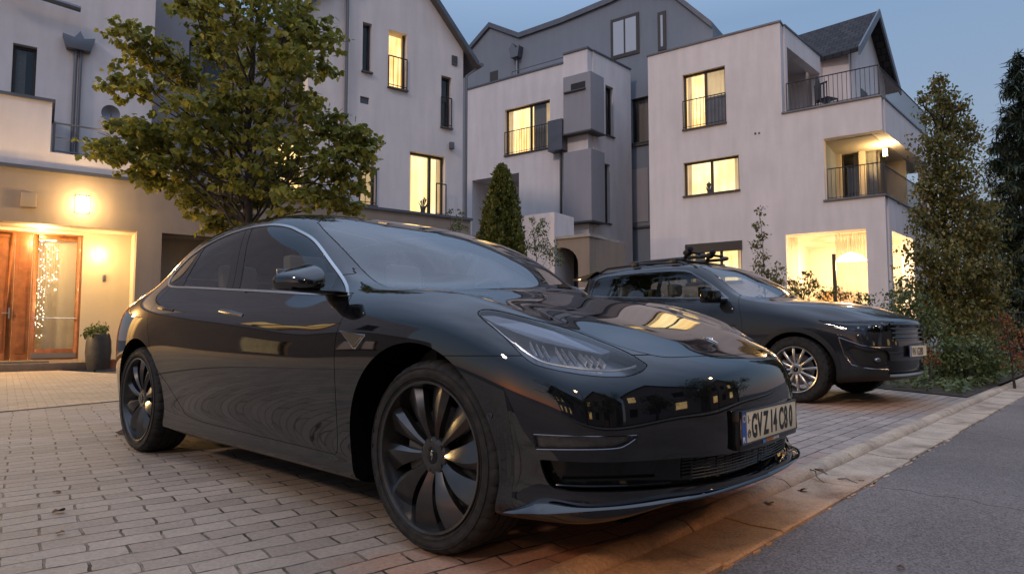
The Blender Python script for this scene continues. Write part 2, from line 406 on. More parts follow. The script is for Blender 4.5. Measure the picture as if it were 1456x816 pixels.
# ---------------------------------------------------------------- wheel
def wheel(parent, cx, y_out, side, r=.335, rim=.262, width=.235, nsp=10, style='turbine', mrim=None, steer=0, rot=0):
    """wheel part with tyre, cap, disc, caliper as sub-parts. side=-1: visible side (-y)"""
    mrim = mrim or M['rim']
    fn = lambda x, z, h: (x, side*h, z)     # h grows outward, 0 = tyre outer face
    w = MB()
    # barrel and lip
    prof = [(rim-.002,-.012),(rim+.004,-.004),(rim+.001,.002),(rim-.008,-.001),(rim-.012,-.012),(rim-.014,-.035),(rim-.028,-.055),(rim-.034,-.18),(rim-.012,-.21),(rim+.002,-.215)]
    w.lathe(prof, 96, fn)
    if style == 'turbine':
        for k in range(nsp):
            a0 = 2*PI*k/nsp+rot; secs = []
            for q in range(9):
                t = q/8; rr = .050+t*(rim-.004-.050)
                wd = .014+.006*math.sin(PI*t)+.044*max(0, t-.2)**1.15/.8**1.15
                tw = -.10*t+.16*t*t
                h = -.040+.024*math.sin(PI*min(1, t*.85))+.004*t
                # section: sharp leading ridge, falling trailing face
                pts = [(-wd*.9, h-.030-.014*t), (-wd, h-.016*t), (-wd*.55, h+.006), (-wd*.15, h+.004-.004*t), (wd*.95, h-.026*t-.004), (wd*.9, h-.040-.01*t)]
                ring = []
                for tt, hh in pts:
                    ang = a0+tw; x = rr*math.cos(ang)-tt*math.sin(ang); z = rr*math.sin(ang)+tt*math.cos(ang); ring.append(fn(x, z, hh))
                secs.append(ring)
            vs = [p for s_ in secs for p in s_]; fs = []; m = 6
            for i in range(8):
                for j in range(m):
                    l = (j+1)%m; fs.append((i*m+j, i*m+l, (i+1)*m+l, (i+1)*m+j))
            fs += [tuple(range(m)), tuple(8*m+j for j in range(m))[::-1]]
            w.add(vs, fs)
    else:
        for k in range(nsp):
            a0 = 2*PI*k/nsp+rot
            for dz in ((-.5, .5) if style == 'pair' else (0,)):
                secs = []
                for q in range(5):
                    t = q/4; rr = .05+t*(rim-.066); wd = .010+.004*t; h = -.035+.02*math.sin(PI*t*.8)-.008*t
                    ang = a0+dz*(.10+.10*t)
                    secs.append([fn(rr*math.cos(ang)-tt*math.sin(ang), rr*math.sin(ang)+tt*math.cos(ang), hh) for tt, hh in ((-wd,h-.03),(-wd,h-.004),(-wd*.4,h),(wd*.4,h),(wd,h-.004),(wd,h-.03))])
                vs = [p for s_ in secs for p in s_]; fs = []; m = 6
                for i in range(4):
                    for j in range(m):
                        l = (j+1)%m; fs.append((i*m+j, i*m+l, (i+1)*m+l, (i+1)*m+j))
                w.add(vs, fs)
    w.lathe([(.0001,-.060),(.066,-.060),(.070,-.048),(.064,-.036),(.045,-.028),(.036,-.030),(.0001,-.030)], 32, fn)
    for k in range(5):
        a = 2*PI*(k+.5)/5; w.lathe([(.0001,-.03),(.008,-.03),(.009,-.034)], 8, lambda x,y,h,a=a: fn(x+.052*math.cos(a), y+.052*math.sin(a), h+.002))
    o = w.build('wheel', mrim, parent, smooth=True, angle=38); o.location = (cx, side*y_out, r)
    o.rotation_euler = (0,0,steer)
    ty = MB(); ns = 180
    P = [(rim,-.010),(rim+.010,-.002),(rim+.030,.004),(r-.030,.003),(r-.015,-.006),(r-.006,-.016),(r-.002,-.028),(r,-.045),
         (r,-.066),(r-.007,-.068),(r-.007,-.076),(r,-.078),(r,-.112),(r-.007,-.114),(r-.007,-.122),(r,-.124),(r,-.158),(r-.007,-.16),(r-.007,-.168),(r,-.17),(r,-.19),(r-.002,-.206),(r-.012,-.222),(r-.03,-.234),(rim+.03,-.236),(rim,-.22)]
    P = [(a, b*width/.235) for a, b in P]; vs = []; fs = []
    for i, (rr, h) in enumerate(P):
        for k in range(ns):
            q = 2*PI*k/ns; r2 = rr
            if 4 <= i <= 8 or 19 <= i <= 22:
                if k % 5 == 0: r2 -= .0055
            elif (11 <= i <= 12 or 15 <= i <= 16) and k % 5 == 2: r2 -= .004
            vs.append(fn(r2*math.cos(q), r2*math.sin(q), h))
    for i in range(len(P)-1):
        for k in range(ns):
            l = (k+1)%ns; fs.append((i*ns+k, i*ns+l, (i+1)*ns+l, (i+1)*ns+k))
    ty.add(vs, fs)
    # raised ribs and lettering blocks on the side wall
    for rr in (rim+.016, r-.026):
        ty.lathe([(rr-.0015,.003),(rr-.001,.0062),(rr+.001,.0062),(rr+.0015,.003)], 96, fn)
    t_ = ty.build('tyre', M['tyre'], o, smooth=True, angle=30)
    cp = MB(); cp.lathe([(.0001,-.0275),(.022,-.0275),(.026,-.0290),(.030,-.0300)], 24, fn)
    c_ = cp.build('hub_cap', M['gloss'], o, smooth=True)
    em = MB()
    for s_ in (-1, 1):
        em.tube([fn(.013*math.cos(a)*.6+s_*.004, .014*math.sin(a)+s_*.003, -.0265) for a in [PI*.3*s_+i*.35 for i in range(8)]], .0016, 6)
    em.build('emblem', M['chrome'], o, smooth=True)
    d = MB(); d.lathe([(.06,-.105),(.165,-.105),(.168,-.108),(.168,-.126),(.165,-.130),(.06,-.130)], 48, fn)
    d.build('brake_disc', M['disc'], o, smooth=True)
    k = MB(); pts = []
    for i in range(9):
        a = PI*.82+i*PI*.36/8; pts.append(a)
    for h0, h1, ra, rb in ((-.075,-.100,.108,.185),(-.1,-.14,.172,.188)):
        vs = []; fs = []
        for a in pts:
            for rr, hh in ((ra,h0),(rb,h0),(rb,h1),(ra,h1)): vs.append(fn(rr*math.cos(a), rr*math.sin(a), hh))
        for i in range(8):
            for j in range(4):
                l = (j+1)%4; fs.append((i*4+j, i*4+l, (i+1)*4+l, (i+1)*4+j))
        fs += [(0,1,2,3),(32,33,34,35)]; k.add(vs, fs)
    k.build('brake_caliper', M['caliper'], o, bevel=.004)
    return o
def text_obj(s, name, size, mtl, parent, matx, xs=1.0, ext=.0012, bold=.0, align='LEFT', spacing=1.0):
    cu = bpy.data.curves.new('txt', 'FONT'); cu.body = s; cu.size = size; cu.extrude = ext; cu.offset = bold; cu.align_x = align; cu.space_character = spacing; cu.resolution_u = 4
    o = bpy.data.objects.new('txt', cu); COL.objects.link(o)
    dg = bpy.context.evaluated_depsgraph_get(); dg.update(); me = bpy.data.meshes.new_from_object(o.evaluated_get(dg)); bpy.data.objects.remove(o)
    me.name = name; me.materials.clear(); me.materials.append(mtl)
    for v in me.vertices: v.co = matx @ Vector((v.co.x*xs, v.co.y, v.co.z))
    r = bpy.data.objects.new(name, me); COL.objects.link(r); r.parent = parent; return r
# ---------------------------------------------------------------- the black sedan
sedan = empty('sedan', (CO[0], CO[1], 0), -PHI, 'black four-door sedan parked nose to the kerb, filling the foreground', 'car', 'cars parked on the forecourt')
sh = Shell(car_v, car_n, car_f)
DLO = spline([(-2.60,1.046),(-2.715,1.085),(-2.73,1.16),(-2.64,1.262),(-2.43,1.335),(-2.22,1.372),(-1.95,1.388),(-1.70,1.378),(-1.50,1.348),(-1.34,1.305),(-1.12,1.226),(-.86,1.082),(-.68,.982),(-.575,.921),(-.93,.938),(-1.337,.965),(-1.811,.995),(-2.3,1.027)], corners=(13,))
WS = spline([(-.108,-.3),(-.108,0),(-.127,.253),(-.21,.451),(-.33,.60),(-.47,.715),(-.62,.700),(-.91,.655),(-1.12,.62),(-1.235,.59),(-1.275,.45),(-1.30,.25),(-1.31,0),(-1.31,-.3)], corners=(0,5,9,13))
RG = spline([(-1.318,-.3),(-1.318,0),(-1.308,.25),(-1.284,.45),(-1.25,.575),(-1.6,.562),(-1.9,.552),(-2.25,.545),(-2.25,-.3)], corners=(0,4,7,8))
BG = spline([(-2.258,-.3),(-2.258,.545),(-2.5,.542),(-2.8,.535),(-3.1,.50),(-3.30,.42),(-3.40,.25),(-3.42,0),(-3.42,-.3)], corners=(0,1,8))
HD = spline([(-.06,-.3),(-.075,0),(-.09,.253),(-.17,.47),(-.30,.635),(-.44,.765),(-.2,.752),(.05,.735),(.27,.692),(.42,.64),(.55,.592),(.64,.535),(.70,.46),(.735,.33),(.752,.15),(.756,0),(.756,-.3)], corners=(0,5,16))
HL = spline([(-.452,.838),(-.405,.843),(-.28,.812),(-.142,.775),(-.055,.740),(.029,.703),(.088,.664),(.060,.645),(-.005,.633),(-.118,.639),(-.237,.660),(-.298,.686),(-.373,.760),(-.435,.812)], corners=(6,))
FG = [(-.281,.453),(.034,.453),(.020,.441),(-.004,.429),(-.035,.4195),(-.153,.416),(-.272,.411)]
OP = spline([(-.262,.378),(-.257,.352),(-.235,.304),(-.19,.288),(-.05,.285),(.2,.280),(.75,.265),(.75,.358),(.4,.364),(.12,.374)], corners=(0,6,7))
FD = spline([(-1.80,.985),(-1.735,.895),(-1.70,.81),(-1.665,.627),(-1.680,.435),(-1.695,.277),(-1.2,.273),(-.585,.270),(-.566,.30),(-.548,.517),(-.546,.745),(-.530,.835),(-.552,.905),(-.57,.93)], corners=(0,5,7,13))
FD2 = FD+[(-.7,1.03),(-1.2,1.32),(-1.55,1.43),(-1.99,1.43)]
RD = spline([(-1.80,.985),(-1.735,.895),(-1.70,.81),(-1.665,.627),(-1.680,.435),(-1.695,.277)], closed=False)+spline([(-1.9,.280),(-2.09,.300),(-2.17,.345),(-2.34,.462),(-2.50,.572),(-2.59,.75),(-2.64,.86),(-2.635,.95),(-2.62,1.04)], closed=False)+[(-2.62,1.25),(-2.5,1.5),(-1.99,1.43)]
lat = lambda v, n: np.abs(v[:,1]) > .56
A1 = lambda v: np.hypot(v[:,0]+.062, v[:,2]-.328)-.404
A2 = lambda v: np.hypot(v[:,0]+2.80, v[:,2]-.33)-.393
fD, fW, fR, fB, fH, fL, fF, fO, fFD, fRD = map(sdf_poly, (DLO, WS, RG, BG, HD, HL, FG, OP, FD2, RD))
fD, fFD, fRD = xz(fD), xz(fFD), xz(fRD); fW, fR, fB, fH = xy(fW), xy(fR), xy(fB), xy(fH); fL, fF, fO = az(fL), az(fF), az(fO)
belt = lambda v, n: (np.abs(v[:,1]) > .56)
top = lambda v, n: (v[:,2] > .60)
hl_m = lambda v, n: (v[:,0] > .05) & (np.abs(v[:,1]) > .48) & (v[:,2] > .58)
fr_m = lambda v, n: (v[:,0] > .2)
sh.cut(A1, lat); sh.cut(A2, lat)
def off(f, d): return lambda v: f(v)-d
g = .0018
for d in (0, -.011, -.016): sh.cut(off(fD, d), lambda v, n: belt(v, n) & (v[:,2] > .85))
for f in (fW, fR, fB):
    for d in (0, .005): sh.cut(off(f, d), lambda v, n: (v[:,2] > .85))
for d in (0, .0035): sh.cut(off(fH, d), top)
for d in (0, .004): sh.cut(off(fL, d), hl_m)
for d in (0, .003): sh.cut(off(fF, d), fr_m)
sh.cut(fO, fr_m)
dm = lambda v, n: (np.abs(v[:,1]) > .72) & (v[:,2] < 1.06)
for d in (0, .0036): sh.cut(off(fFD, d), dm)
for d in (0, .0036): sh.cut(off(fRD, d), dm)
seam = lambda v: v[:,2]-(.688+.006*np.clip((v[:,0]-.1)/.3, 0, 1))
sm = lambda v, n: (v[:,0] > .08) & (np.abs(v[:,1]) > .50) & (v[:,2] > .62)
for d in (0, .003): sh.cut(off(seam, d), sm)
sx = lambda v: v[:,0]-.664
sxm = lambda v, n: (np.abs(v[:,1]) > .45) & (v[:,2] > .66)
for d in (0, .003): sh.cut(off(sx, d), sxm)
bp1 = lambda v: (v[:,0]+1.811)*.37+(v[:,2]-.995)*.232   # rear edge of the B pillar band
bpl = lambda x0, z0, x1, z1: (lambda v: ((v[:,0]-x0)*(z1-z0)-(v[:,2]-z0)*(x1-x0))/math.hypot(x1-x0, z1-z0))
bR = bpl(-1.825,.985,-2.065,1.38); bF = bpl(-1.665,.985,-1.935,1.40); bM = bpl(-1.745,.985,-2.0,1.40)
wm = lambda v, n: (np.abs(v[:,1]) > .56) & (v[:,2] > .93)
sh.cut(bR, wm); sh.cut(bF, wm); sh.cut(off(bM, .002), wm); sh.cut(off(bM, -.002), wm)
bQ = bpl(-.75,.90,-.86,1.2); sh.cut(bQ, wm)
bZ = bpl(-2.47,.98,-2.52,1.5); sh.cut(off(bZ, .005), wm); sh.cut(off(bZ, -.005), wm)
C_, Nn = sh.centroids(); ay = np.abs(C_[:,1]); X, Z = C_[:,0], C_[:,2]; L = np.full(len(C_), 'body', dtype=object)
vD, vW, vR, vB, vH, vL, vF, vO, vFD, vRD = [f(C_) for f in (fD, fW, fR, fB, fH, fL, fF, fO, fFD, fRD)]
low = (Z < .692) & (X > .08) & (vH > 0); nose = (X > .664) & (vH > 0)
L[low | nose] = 'bumper'
L[(low | nose) & ((Z > .691) & (Z < .697) & (X < .66) & (ay > .5))] = 'body'
sv = seam(C_); L[(sv > 0) & (sv < .003) & sm(C_, Nn) & (vH > 0)] = 'gap'
L[(sv > .003) & sm(C_, Nn) & (X < .664)] = 'body'; L[(sv < 0) & sm(C_, Nn)] = 'bumper'
L[(X > .664) & (X < .667) & (ay > .45) & (Z > .66) & (sv > .003)] = 'gap'
door_z = (ay > .70) & (Z < 1.06)
L[door_z & (vFD < .0036)] = 'gap'; L[door_z & (vRD < .0036)] = 'gap'
L[door_z & (vFD < 0)] = 'fdoor'; L[door_z & (vRD < 0) & ~(vFD < 0)] = 'rdoor'
L[(vH < .0035) & (Z > .60)] = 'gap'; L[(vH < 0) & (Z > .6)] = 'hood'
for v_, nm in ((vW,'windshield'),(vR,'roof_glass'),(vB,'rear_glass')):
    L[(v_ < .005) & (Z > .85) & (v_ >= 0)] = 'seal'; L[(v_ < 0) & (Z > .85)] = nm
hm = hl_m(C_, Nn); L[hm & (vL < .004)] = 'seal'; L[hm & (vL < 0)] = 'headlight'
L[(X > .2) & (vF < .003)] = 'seal'; L[(X > .2) & (vF < 0)] = 'fog'; L[(X > .2) & (vO < 0)] = 'opening'
dl = (ay > .56) & (Z > .85)
L[dl & (vD < 0)] = 'chrome'; L[dl & (vD < -.011)] = 'seal'
r_, f_, m_, q_, z_ = bR(C_), bF(C_), bM(C_), bQ(C_), bZ(C_)
ins = dl & (vD < -.016)
L[ins] = 'pillar'
L[ins & (r_ < 0) & (z_ > .005)] = 'x'; 
sgR = bR(np.array([[-2.3,.7,1.1]]))[0]; sgF = bF(np.array([[-1.3,.7,1.1]]))[0]; sgQ = bQ(np.array([[-1.3,.7,1.1]]))[0]; sgZ = bZ(np.array([[-2.3,.7,1.1]]))[0]
inR = r_*sgR > 0; inF = f_*sgF > 0; inQ = q_*sgQ > 0
L[ins] = 'pillar'; L[ins & inR & (z_*sgZ > .005)] = 'rwin'; L[ins & inR & (z_*sgZ < -.005)] = 'qwin'; L[ins & inF & inQ] = 'fwin'
L[ins & (np.abs(m_) < .002)] = 'gap'
arch = ((A1(C_) < 0) | (A2(C_) < 0)) & (ay > .56); L[arch] = 'drop'
for s_ in (-1, 1):
    L[(L == 'fdoor') & (C_[:,1]*s_ > 0)] = 'fdoor%d' % s_; L[(L == 'rdoor') & (C_[:,1]*s_ > 0)] = 'rdoor%d' % s_
    for w_ in ('fwin','rwin','qwin','headlight','fog','chrome','pillar'): L[(L == w_) & (C_[:,1]*s_ > 0)] = '%s%d' % (w_, s_)
def sel(k): return np.nonzero(L == k)[0]
p_body = make_panel(sh, sel('body'), 'body', M['paint'], sedan, .02)
p_gap = make_panel(sh, np.nonzero((L == 'gap') | (L == 'seal'))[0], 'panel_seal', M['rubber'], sedan, 0, .003)
p_bump = make_panel(sh, sel('bumper'), 'front_bumper', M['paint'], sedan, .02)
p_hood = make_panel(sh, sel('hood'), 'hood', M['paint'], sedan)
p_ws = make_panel(sh, sel('windshield'), 'windshield', M['glass_front'], sedan, 0, .001)
make_panel(sh, sel('roof_glass'), 'roof_glass', M['glass_dark'], sedan, 0, .001)
make_panel(sh, sel('rear_glass'), 'rear_window', M['glass_dark'], sedan, 0, .001)
doors = {}
for s_ in (-1, 1):
    doors['f', s_] = make_panel(sh, sel('fdoor%d' % s_), 'front_door', M['paint'], sedan)
    doors['r', s_] = make_panel(sh, sel('rdoor%d' % s_), 'rear_door', M['paint'], sedan)
    make_panel(sh, sel('fwin%d' % s_), 'window', M['glass_side'], doors['f', s_], 0, .003)
    make_panel(sh, sel('rwin%d' % s_), 'window', M['glass_side'], doors['r', s_], 0, .003)
    make_panel(sh, sel('qwin%d' % s_), 'quarter_window', M['glass_side'], sedan, 0, .003)
    [make_panel(sh, c_, 'pillar_trim', M['gloss'], sedan, .01, .001) for c_ in components(sh, sel('pillar%d' % s_))]
    make_panel(sh, sel('chrome%d' % s_), 'window_trim', M['chrome'], sedan, .01, -.003)
bvh_car = surf_bvh(car_v, car_f)
def on_car(x=None, y=None, z=None, a=None, side=-1):
    """point on the shell: side view (x,z) or corner view (a,z)"""
    if a is None: o_ = Vector((x, side*3, z)); d_ = Vector((0, -side, 0))
    else: o_ = Vector((a/math.sqrt(2)+2, side*(2-a/math.sqrt(2)), z)); d_ = Vector((-1, -side, 0)).normalized()
    h = bvh_car.ray_cast(o_, d_); return h[0], h[1]
def front_car(y, z):
    h = bvh_car.ray_cast(Vector((3, y, z)), Vector((-1, 0, 0))); return h[0], h[1]
# headlights: dark bowl, reflector fins, light guide, clear lens
for s_ in (-1, 1):
    ids = sel('headlight%d' % s_)
    h = make_panel(sh, ids, 'headlight', M['gloss'], sedan, 0, .055)      # bowl floor
    make_panel(sh, ids, 'headlight_lens', M['lens'], h, 0, -.0005)
    M.setdefault('hl_rim', mat('lamp_bezel', (.13,.14,.16), .3, .6))
    M.setdefault('hl_refl', mat('lamp_reflector', (.85,.88,.92), .22, .7))
    bz = make_panel(sh, np.array([i for i in ids]), 'lamp_bezel', M['hl_rim'], h, .0, .05)
    def hp(a, z, d):
        p, n = on_car(a=a, z=z, side=s_); return p-n*d
    q = MB()
    # light guide along the lower edge
    pts = [(-.335,.742),(-.30,.712),(-.25,.683),(-.18,.668),(-.10,.658),(-.03,.655),(.02,.660),(.055,.668)]
    q.tube([hp(a, z, .012) for a, z in spline(pts, False, 4)], .0045, 8)
    q.tube([hp(a, z, .022) for a, z in spline([(-.43,.826),(-.40,.80),(-.36,.765),(-.33,.742)], False, 4)], .002, 6)
    q.build('light_guide', M['hl_refl'], h, smooth=True)
    q = MB()
    for i, (a, z) in enumerate([(-.275,.735),(-.255,.728),(-.235,.724),(-.195,.720),(-.175,.716),(-.15,.712),(-.115,.706),(-.095,.702),(-.075,.699),(-.05,.694)]):
        hh = .030-.0015*i
        p0 = hp(a-.010, z+hh*.6, .022); p1 = hp(a+.010, z-hh*.9, .022); p2 = hp(a+.010, z-hh*.9, .045); p3 = hp(a-.010, z+hh*.6, .045)
        t_ = Vector((0,0,1)).cross(p1-p0).normalized()*.002
        q.add([p0-t_,p1-t_,p2-t_,p3-t_,p0+t_,p1+t_,p2+t_,p3+t_], [(0,1,2,3),(7,6,5,4),(0,4,5,1),(1,5,6,2),(2,6,7,3),(3,7,4,0)])
    q.build('lamp_reflector', M['hl_refl'], h, smooth=True)
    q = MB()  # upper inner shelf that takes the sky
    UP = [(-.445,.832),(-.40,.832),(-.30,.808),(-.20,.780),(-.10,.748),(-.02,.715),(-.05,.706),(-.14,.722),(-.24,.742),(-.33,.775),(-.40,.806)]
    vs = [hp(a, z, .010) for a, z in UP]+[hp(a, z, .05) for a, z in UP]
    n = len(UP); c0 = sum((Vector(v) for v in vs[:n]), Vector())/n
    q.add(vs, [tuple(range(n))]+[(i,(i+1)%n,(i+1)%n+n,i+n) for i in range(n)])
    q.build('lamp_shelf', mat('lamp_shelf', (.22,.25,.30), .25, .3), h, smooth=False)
    fgp = make_panel(sh, sel('fog%d' % s_), 'fog_light', mat('fog_bowl', (.10,.09,.08), .25, .7, noise=.4, nscale=40), sedan, 0, .02)
    make_panel(sh, sel('fog%d' % s_), 'fog_lens', M['lens'], fgp, 0, .0)
    # bright lower edge of the fog lamp
    q = MB()
    def fp_(a, z, d):
        p, n = on_car(a=a, z=z, side=s_); return p+n*d
    q.tube([fp_(a, z, .001) for a, z in spline([(-.272,.409),(-.153,.414),(-.035,.4175),(.0,.427),(.028,.443)], False, 5)], .0022, 6)
    q.tube([fp_(a, z, .001) for a, z in [(-.281,.4545),(-.2,.4545),(-.1,.4545),(.034,.4545)]], .0018, 6)
    q.build('fog_trim', M['darkchrome'], fgp, smooth=True)
# lower opening: recessed dark mesh with slats
op = make_panel(sh, sel('opening'), 'grille', M['gloss'], sedan, 0, .055)
q = MB()
for zz in (.345,.335,.325,.315,.305,.295):
    for y0, y1 in ((-.42,-.02),(.02,.42)):
        pts = []
        for i in range(13):
            y = y0+(y1-y0)*i/12; p, n = front_car(y, zz); pts.append(p-Vector((.030,0,0)))
        q.tube(pts, .0022, 6)
for i in range(15):
    y = -.42+.06*i; p0, _ = front_car(y, .352); p1, _ = front_car(y, .288); q.tube([p0-Vector((.034,0,0)), p1-Vector((.034,0,0))], .002, 6)
q.build('grille_slats', M['trim'], op, smooth=True)
for s_ in (-1, 1):
    q = MB()  # bright bar low in the opening, each side
    for seg in (spline([(-.215,.300),(-.1,.300),(.05,.298),(.16,.296)], False, 5),):
        pp = []
        for a, z in seg:
            p, n = on_car(a=a, z=z, side=s_); pp.append(p-n*.012)
        q.tube(pp, .0045, 8)
    q.build('intake_bar', M['gloss'], op, smooth=True)
# splitter: swept lip that leaves the corner and runs round the nose
PC = spline([(.365,.893),(.44,.858),(.52,.812),(.60,.752),(.68,.668),(.745,.55),(.79,.40),(.815,.2),(.825,0)], False, 6)
PC = PC+[(x, -y) for x, y in PC[-2::-1]]
q = MB(); vs = []; n = len(PC); prof_n = 0
for i, (x, y) in enumerate(PC):
    a = Vector(PC[max(i-1,0)]); b = Vector(PC[min(i+1,n-1)]); t = (b-a).normalized(); nn_ = Vector((-t.y, t.x))
    if nn_.dot(Vector((x, y)).normalized()) < 0 and x > .3: nn_ = -nn_
    s = min(i, n-1-i)/((n-1)/2); k = min(1, s/.16)**.8; w_ = min(1, s*5)**.7; o_ = .030*w_+.008*math.exp(-((s-.22)/.10)**2)
    zb = .208+(.246-.208)*min(1, max(0, (s-.06)/.55))**.8; tp = .020+.022*math.exp(-((s-.20)/.14)**2)
    prof = [(-.03, zb+tp+.008), (-.004, zb+tp), (o_*.5, zb+tp*.55+.004), (o_*.95, zb+.012), (o_+.004, zb+.005), (o_+.002, zb-.001), (o_*.4, zb-.006), (-.05, zb-.008)]
    prof = [(a_*(.25+.75*k) if a_ > 0 else a_*(.4+.6*k), zb+(z_-zb)*(.10+.90*k)+.012) for a_, z_ in prof]
    prof_n = len(prof)
    for a_, z_ in prof: vs.append((x+nn_.x*a_, y+nn_.y*a_, z_-.012))
fs = []
for i in range(n-1):
    for j in range(prof_n-1): fs.append((i*prof_n+j, (i+1)*prof_n+j, (i+1)*prof_n+j+1, i*prof_n+j+1))
q.add(vs, fs); q.build('splitter', M['paint'], sedan, smooth=True, angle=50)
# handles, mirrors, side camera
for s_ in (-1, 1):
    for key, x0, x1, z0, z1 in (('f',-1.72,-1.43,.882,.850),('r',-2.545,-2.30,.917,.892)):
        q = MB(); pts = []
        for i in range(9):
            t = i/8; p, n = on_car(x=x0+(x1-x0)*t, z=z0+(z1-z0)*t, side=s_); pts.append((p, n))
        vs = []; m = 8
        for i, (p, n) in enumerate(pts):
            t = i/8; hgt = .010+.006*math.sin(PI*min(1, t*1.4)); u = n.cross(Vector((1,0,0))).normalized()
            if u.z < 0: u = -u
            for kk in range(m):
                an = 2*PI*kk/m; vs.append(p+u*math.cos(an)*hgt+n*(math.sin(an)*.007*(.3+.7*math.sin(PI*min(max(t,.04),.96)))+.001))
        fs = [(i*m+k_, i*m+(k_+1)%m, (i+1)*m+(k_+1)%m, (i+1)*m+k_) for i in range(8) for k_ in range(m)]+[tuple(range(m)), tuple(8*m+k_ for k_ in range(m))]
        q.add(vs, fs); q.build('door_handle', M['darkchrome'] if key == 'f' else M['paint'], doors[key, s_], smooth=True, angle=60)
    # mirror housing
    y0 = .80
    q = MB(); secs = []
    # sections across the housing along x (front to back) given as (x, ymin, ymax, zmin, ztopIn, ztopOut)
    data = [(-.615,.925,.97,.955,1.00,.98),(-.64,.91,1.02,.946,1.035,.998),(-.685,.905,1.055,.943,1.064,1.010),(-.74,.90,1.075,.941,1.078,1.012),(-.778,.90,1.078,.941,1.076,1.008),(-.783,.91,1.065,.950,1.066,1.0)]
    vs = []; m = 12
    for (x, ya, yb, za, zi, zo) in data:
        for kk in range(m):
            an = 2*PI*kk/m; c_, s2 = math.cos(an), math.sin(an)
            e = .45; cx_ = math.copysign(abs(c_)**e, c_); sz_ = math.copysign(abs(s2)**e, s2)
            yy = (ya+yb)/2+(yb-ya)/2*cx_; zt = zi+(zo-zi)*(yy-ya)/max(yb-ya, 1e-6); zz = (za+zt)/2+(zt-za)/2*sz_
            vs.append((x+(-.06)*(yy-.9)*1.0, s_*yy, zz))
    fs = [(i*m+k_, i*m+(k_+1)%m, (i+1)*m+(k_+1)%m, (i+1)*m+k_) for i in range(len(data)-1) for k_ in range(m)]+[tuple(range(m)), tuple((len(data)-1)*m+k_ for k_ in range(m))]
    q.add(vs, fs); mo = q.build('mirror', M['paint'], doors['f', s_], smooth=True, angle=60)
    md = mo.modifiers.new('s', 'SUBSURF'); md.levels = 2; md.render_levels = 2
    q = MB(); q.obox((-.785,s_*.985,1.0),(.002,0,0),(0,.07,0),(0,0,.034)); q.build('mirror_glass', M['chrome'], doors['f', s_], bevel=.01)
    # foot: flat wing between belt line and housing
    q = MB(); vs = []
    st = [(.815,-.60,-.80,.925,.944),(.86,-.62,-.79,.930,.950),(.91,-.635,-.775,.934,.952),(.98,-.65,-.76,.936,.950),(1.04,-.68,-.75,.940,.950)]
    for yy, xa, xb, za, zb in st:
        for x, z in ((xa,(za+zb)/2),(xa*.8+xb*.2,zb),(xa*.2+xb*.8,zb),(xb,(za+zb)/2),(xa*.2+xb*.8,za),(xa*.8+xb*.2,za)): vs.append((x, s_*yy, z))
    fs = [(i*6+k_, i*6+(k_+1)%6, (i+1)*6+(k_+1)%6, (i+1)*6+k_) for i in range(4) for k_ in range(6)]+[tuple(range(6)), tuple(24+k_ for k_ in range(6))]
    q.add(vs, fs); q.build('mirror_foot', M['gloss'], doors['f', s_], smooth=True, angle=50)
    # side marker triangle on the fender
    q = MB(); tri = [(-.515,.772),(-.335,.757),(-.350,.745),(-.395,.704),(-.410,.706)]
    outer = [on_car(x=x, z=z, side=s_) for x, z in tri]
    vs = [p+n*.001 for p, n in outer]+[p+n*.007 for p, n in [on_car(x=x*.86-.0573, z=z*.84+.1195, side=s_) for x, z in tri]]
    q.add(vs, [(i,(i+1)%5,(i+1)%5+5,i+5) for i in range(5)]+[(5,6,7,8,9)]); mk = q.build('side_marker', M['darkchrome'], sedan)
    q = MB(); q.tube([p+n*.002 for p, n in outer], .0022, 6, closed=True); q.build('marker_trim', M['chrome'], mk, smooth=True)
    # bumper sensor
    q = MB(); p, n = on_car(x=.318, z=.504, side=s_); u = Vector((1,0,0)); w_ = Vector((0,0,1)); q.tube([p+n*.0015+u*.009*math.cos(a)+w_*.009*math.sin(a) for a in [i*PI/8 for i in range(16)]], .0014, 5, closed=True); q.build('parking_sensor', M['darkchrome'], p_bump, smooth=True)
# black wing of the lower bumper under the sill, wheel arch lip and liners
for s_ in (-1, 1):
    for cx_, cz, rr, x0 in ((-.062,.328,.404,0),(-2.80,.33,.393,1)):
        q = MB(); pts = []; a_s = [PI*(-.11)+i*PI*1.22/48 for i in range(49)]
        vs = []
        for a in a_s:
            x = cx_+rr*math.cos(a); z = cz+rr*math.sin(a)
            p = bvh_car.ray_cast(Vector((x, s_*3, max(z,.20))), Vector((0,-s_,0)))[0]; yy = abs(p.y) if p else .85
            xi = cx_+(rr+.012)*math.cos(a); zi = cz+(rr+.012)*math.sin(a)
            vs += [(x, s_*(yy-.001), z), (x, s_*(yy-.05), z), (xi, s_*(.68), zi), (xi, s_*.60, zi)]
        fs = [(i*4+j, i*4+j+1, (i+1)*4+j+1, (i+1)*4+j) for i in range(48) for j in range(3)]
        # inner disc wall
        c0 = len(vs); vs.append((cx_, s_*.60, cz)); fs += [(i*4+3, (i+1)*4+3, c0) for i in range(48)]
        q.add(vs, fs); q.build('wheel_liner', M['liner'], sedan, smooth=True, angle=30)
q = MB(); q.box(-3.45,.62,-.60,.60,.165,.19); q.box(-2.35,-.52,-.80,.80,.176,.20); q.build('underbody', M['liner'], sedan)
for s_ in (-1, 1):
    wheel(sedan, 0, .900, s_, rot=.12); wheel(sedan, -2.83, .905, s_, rot=.35)
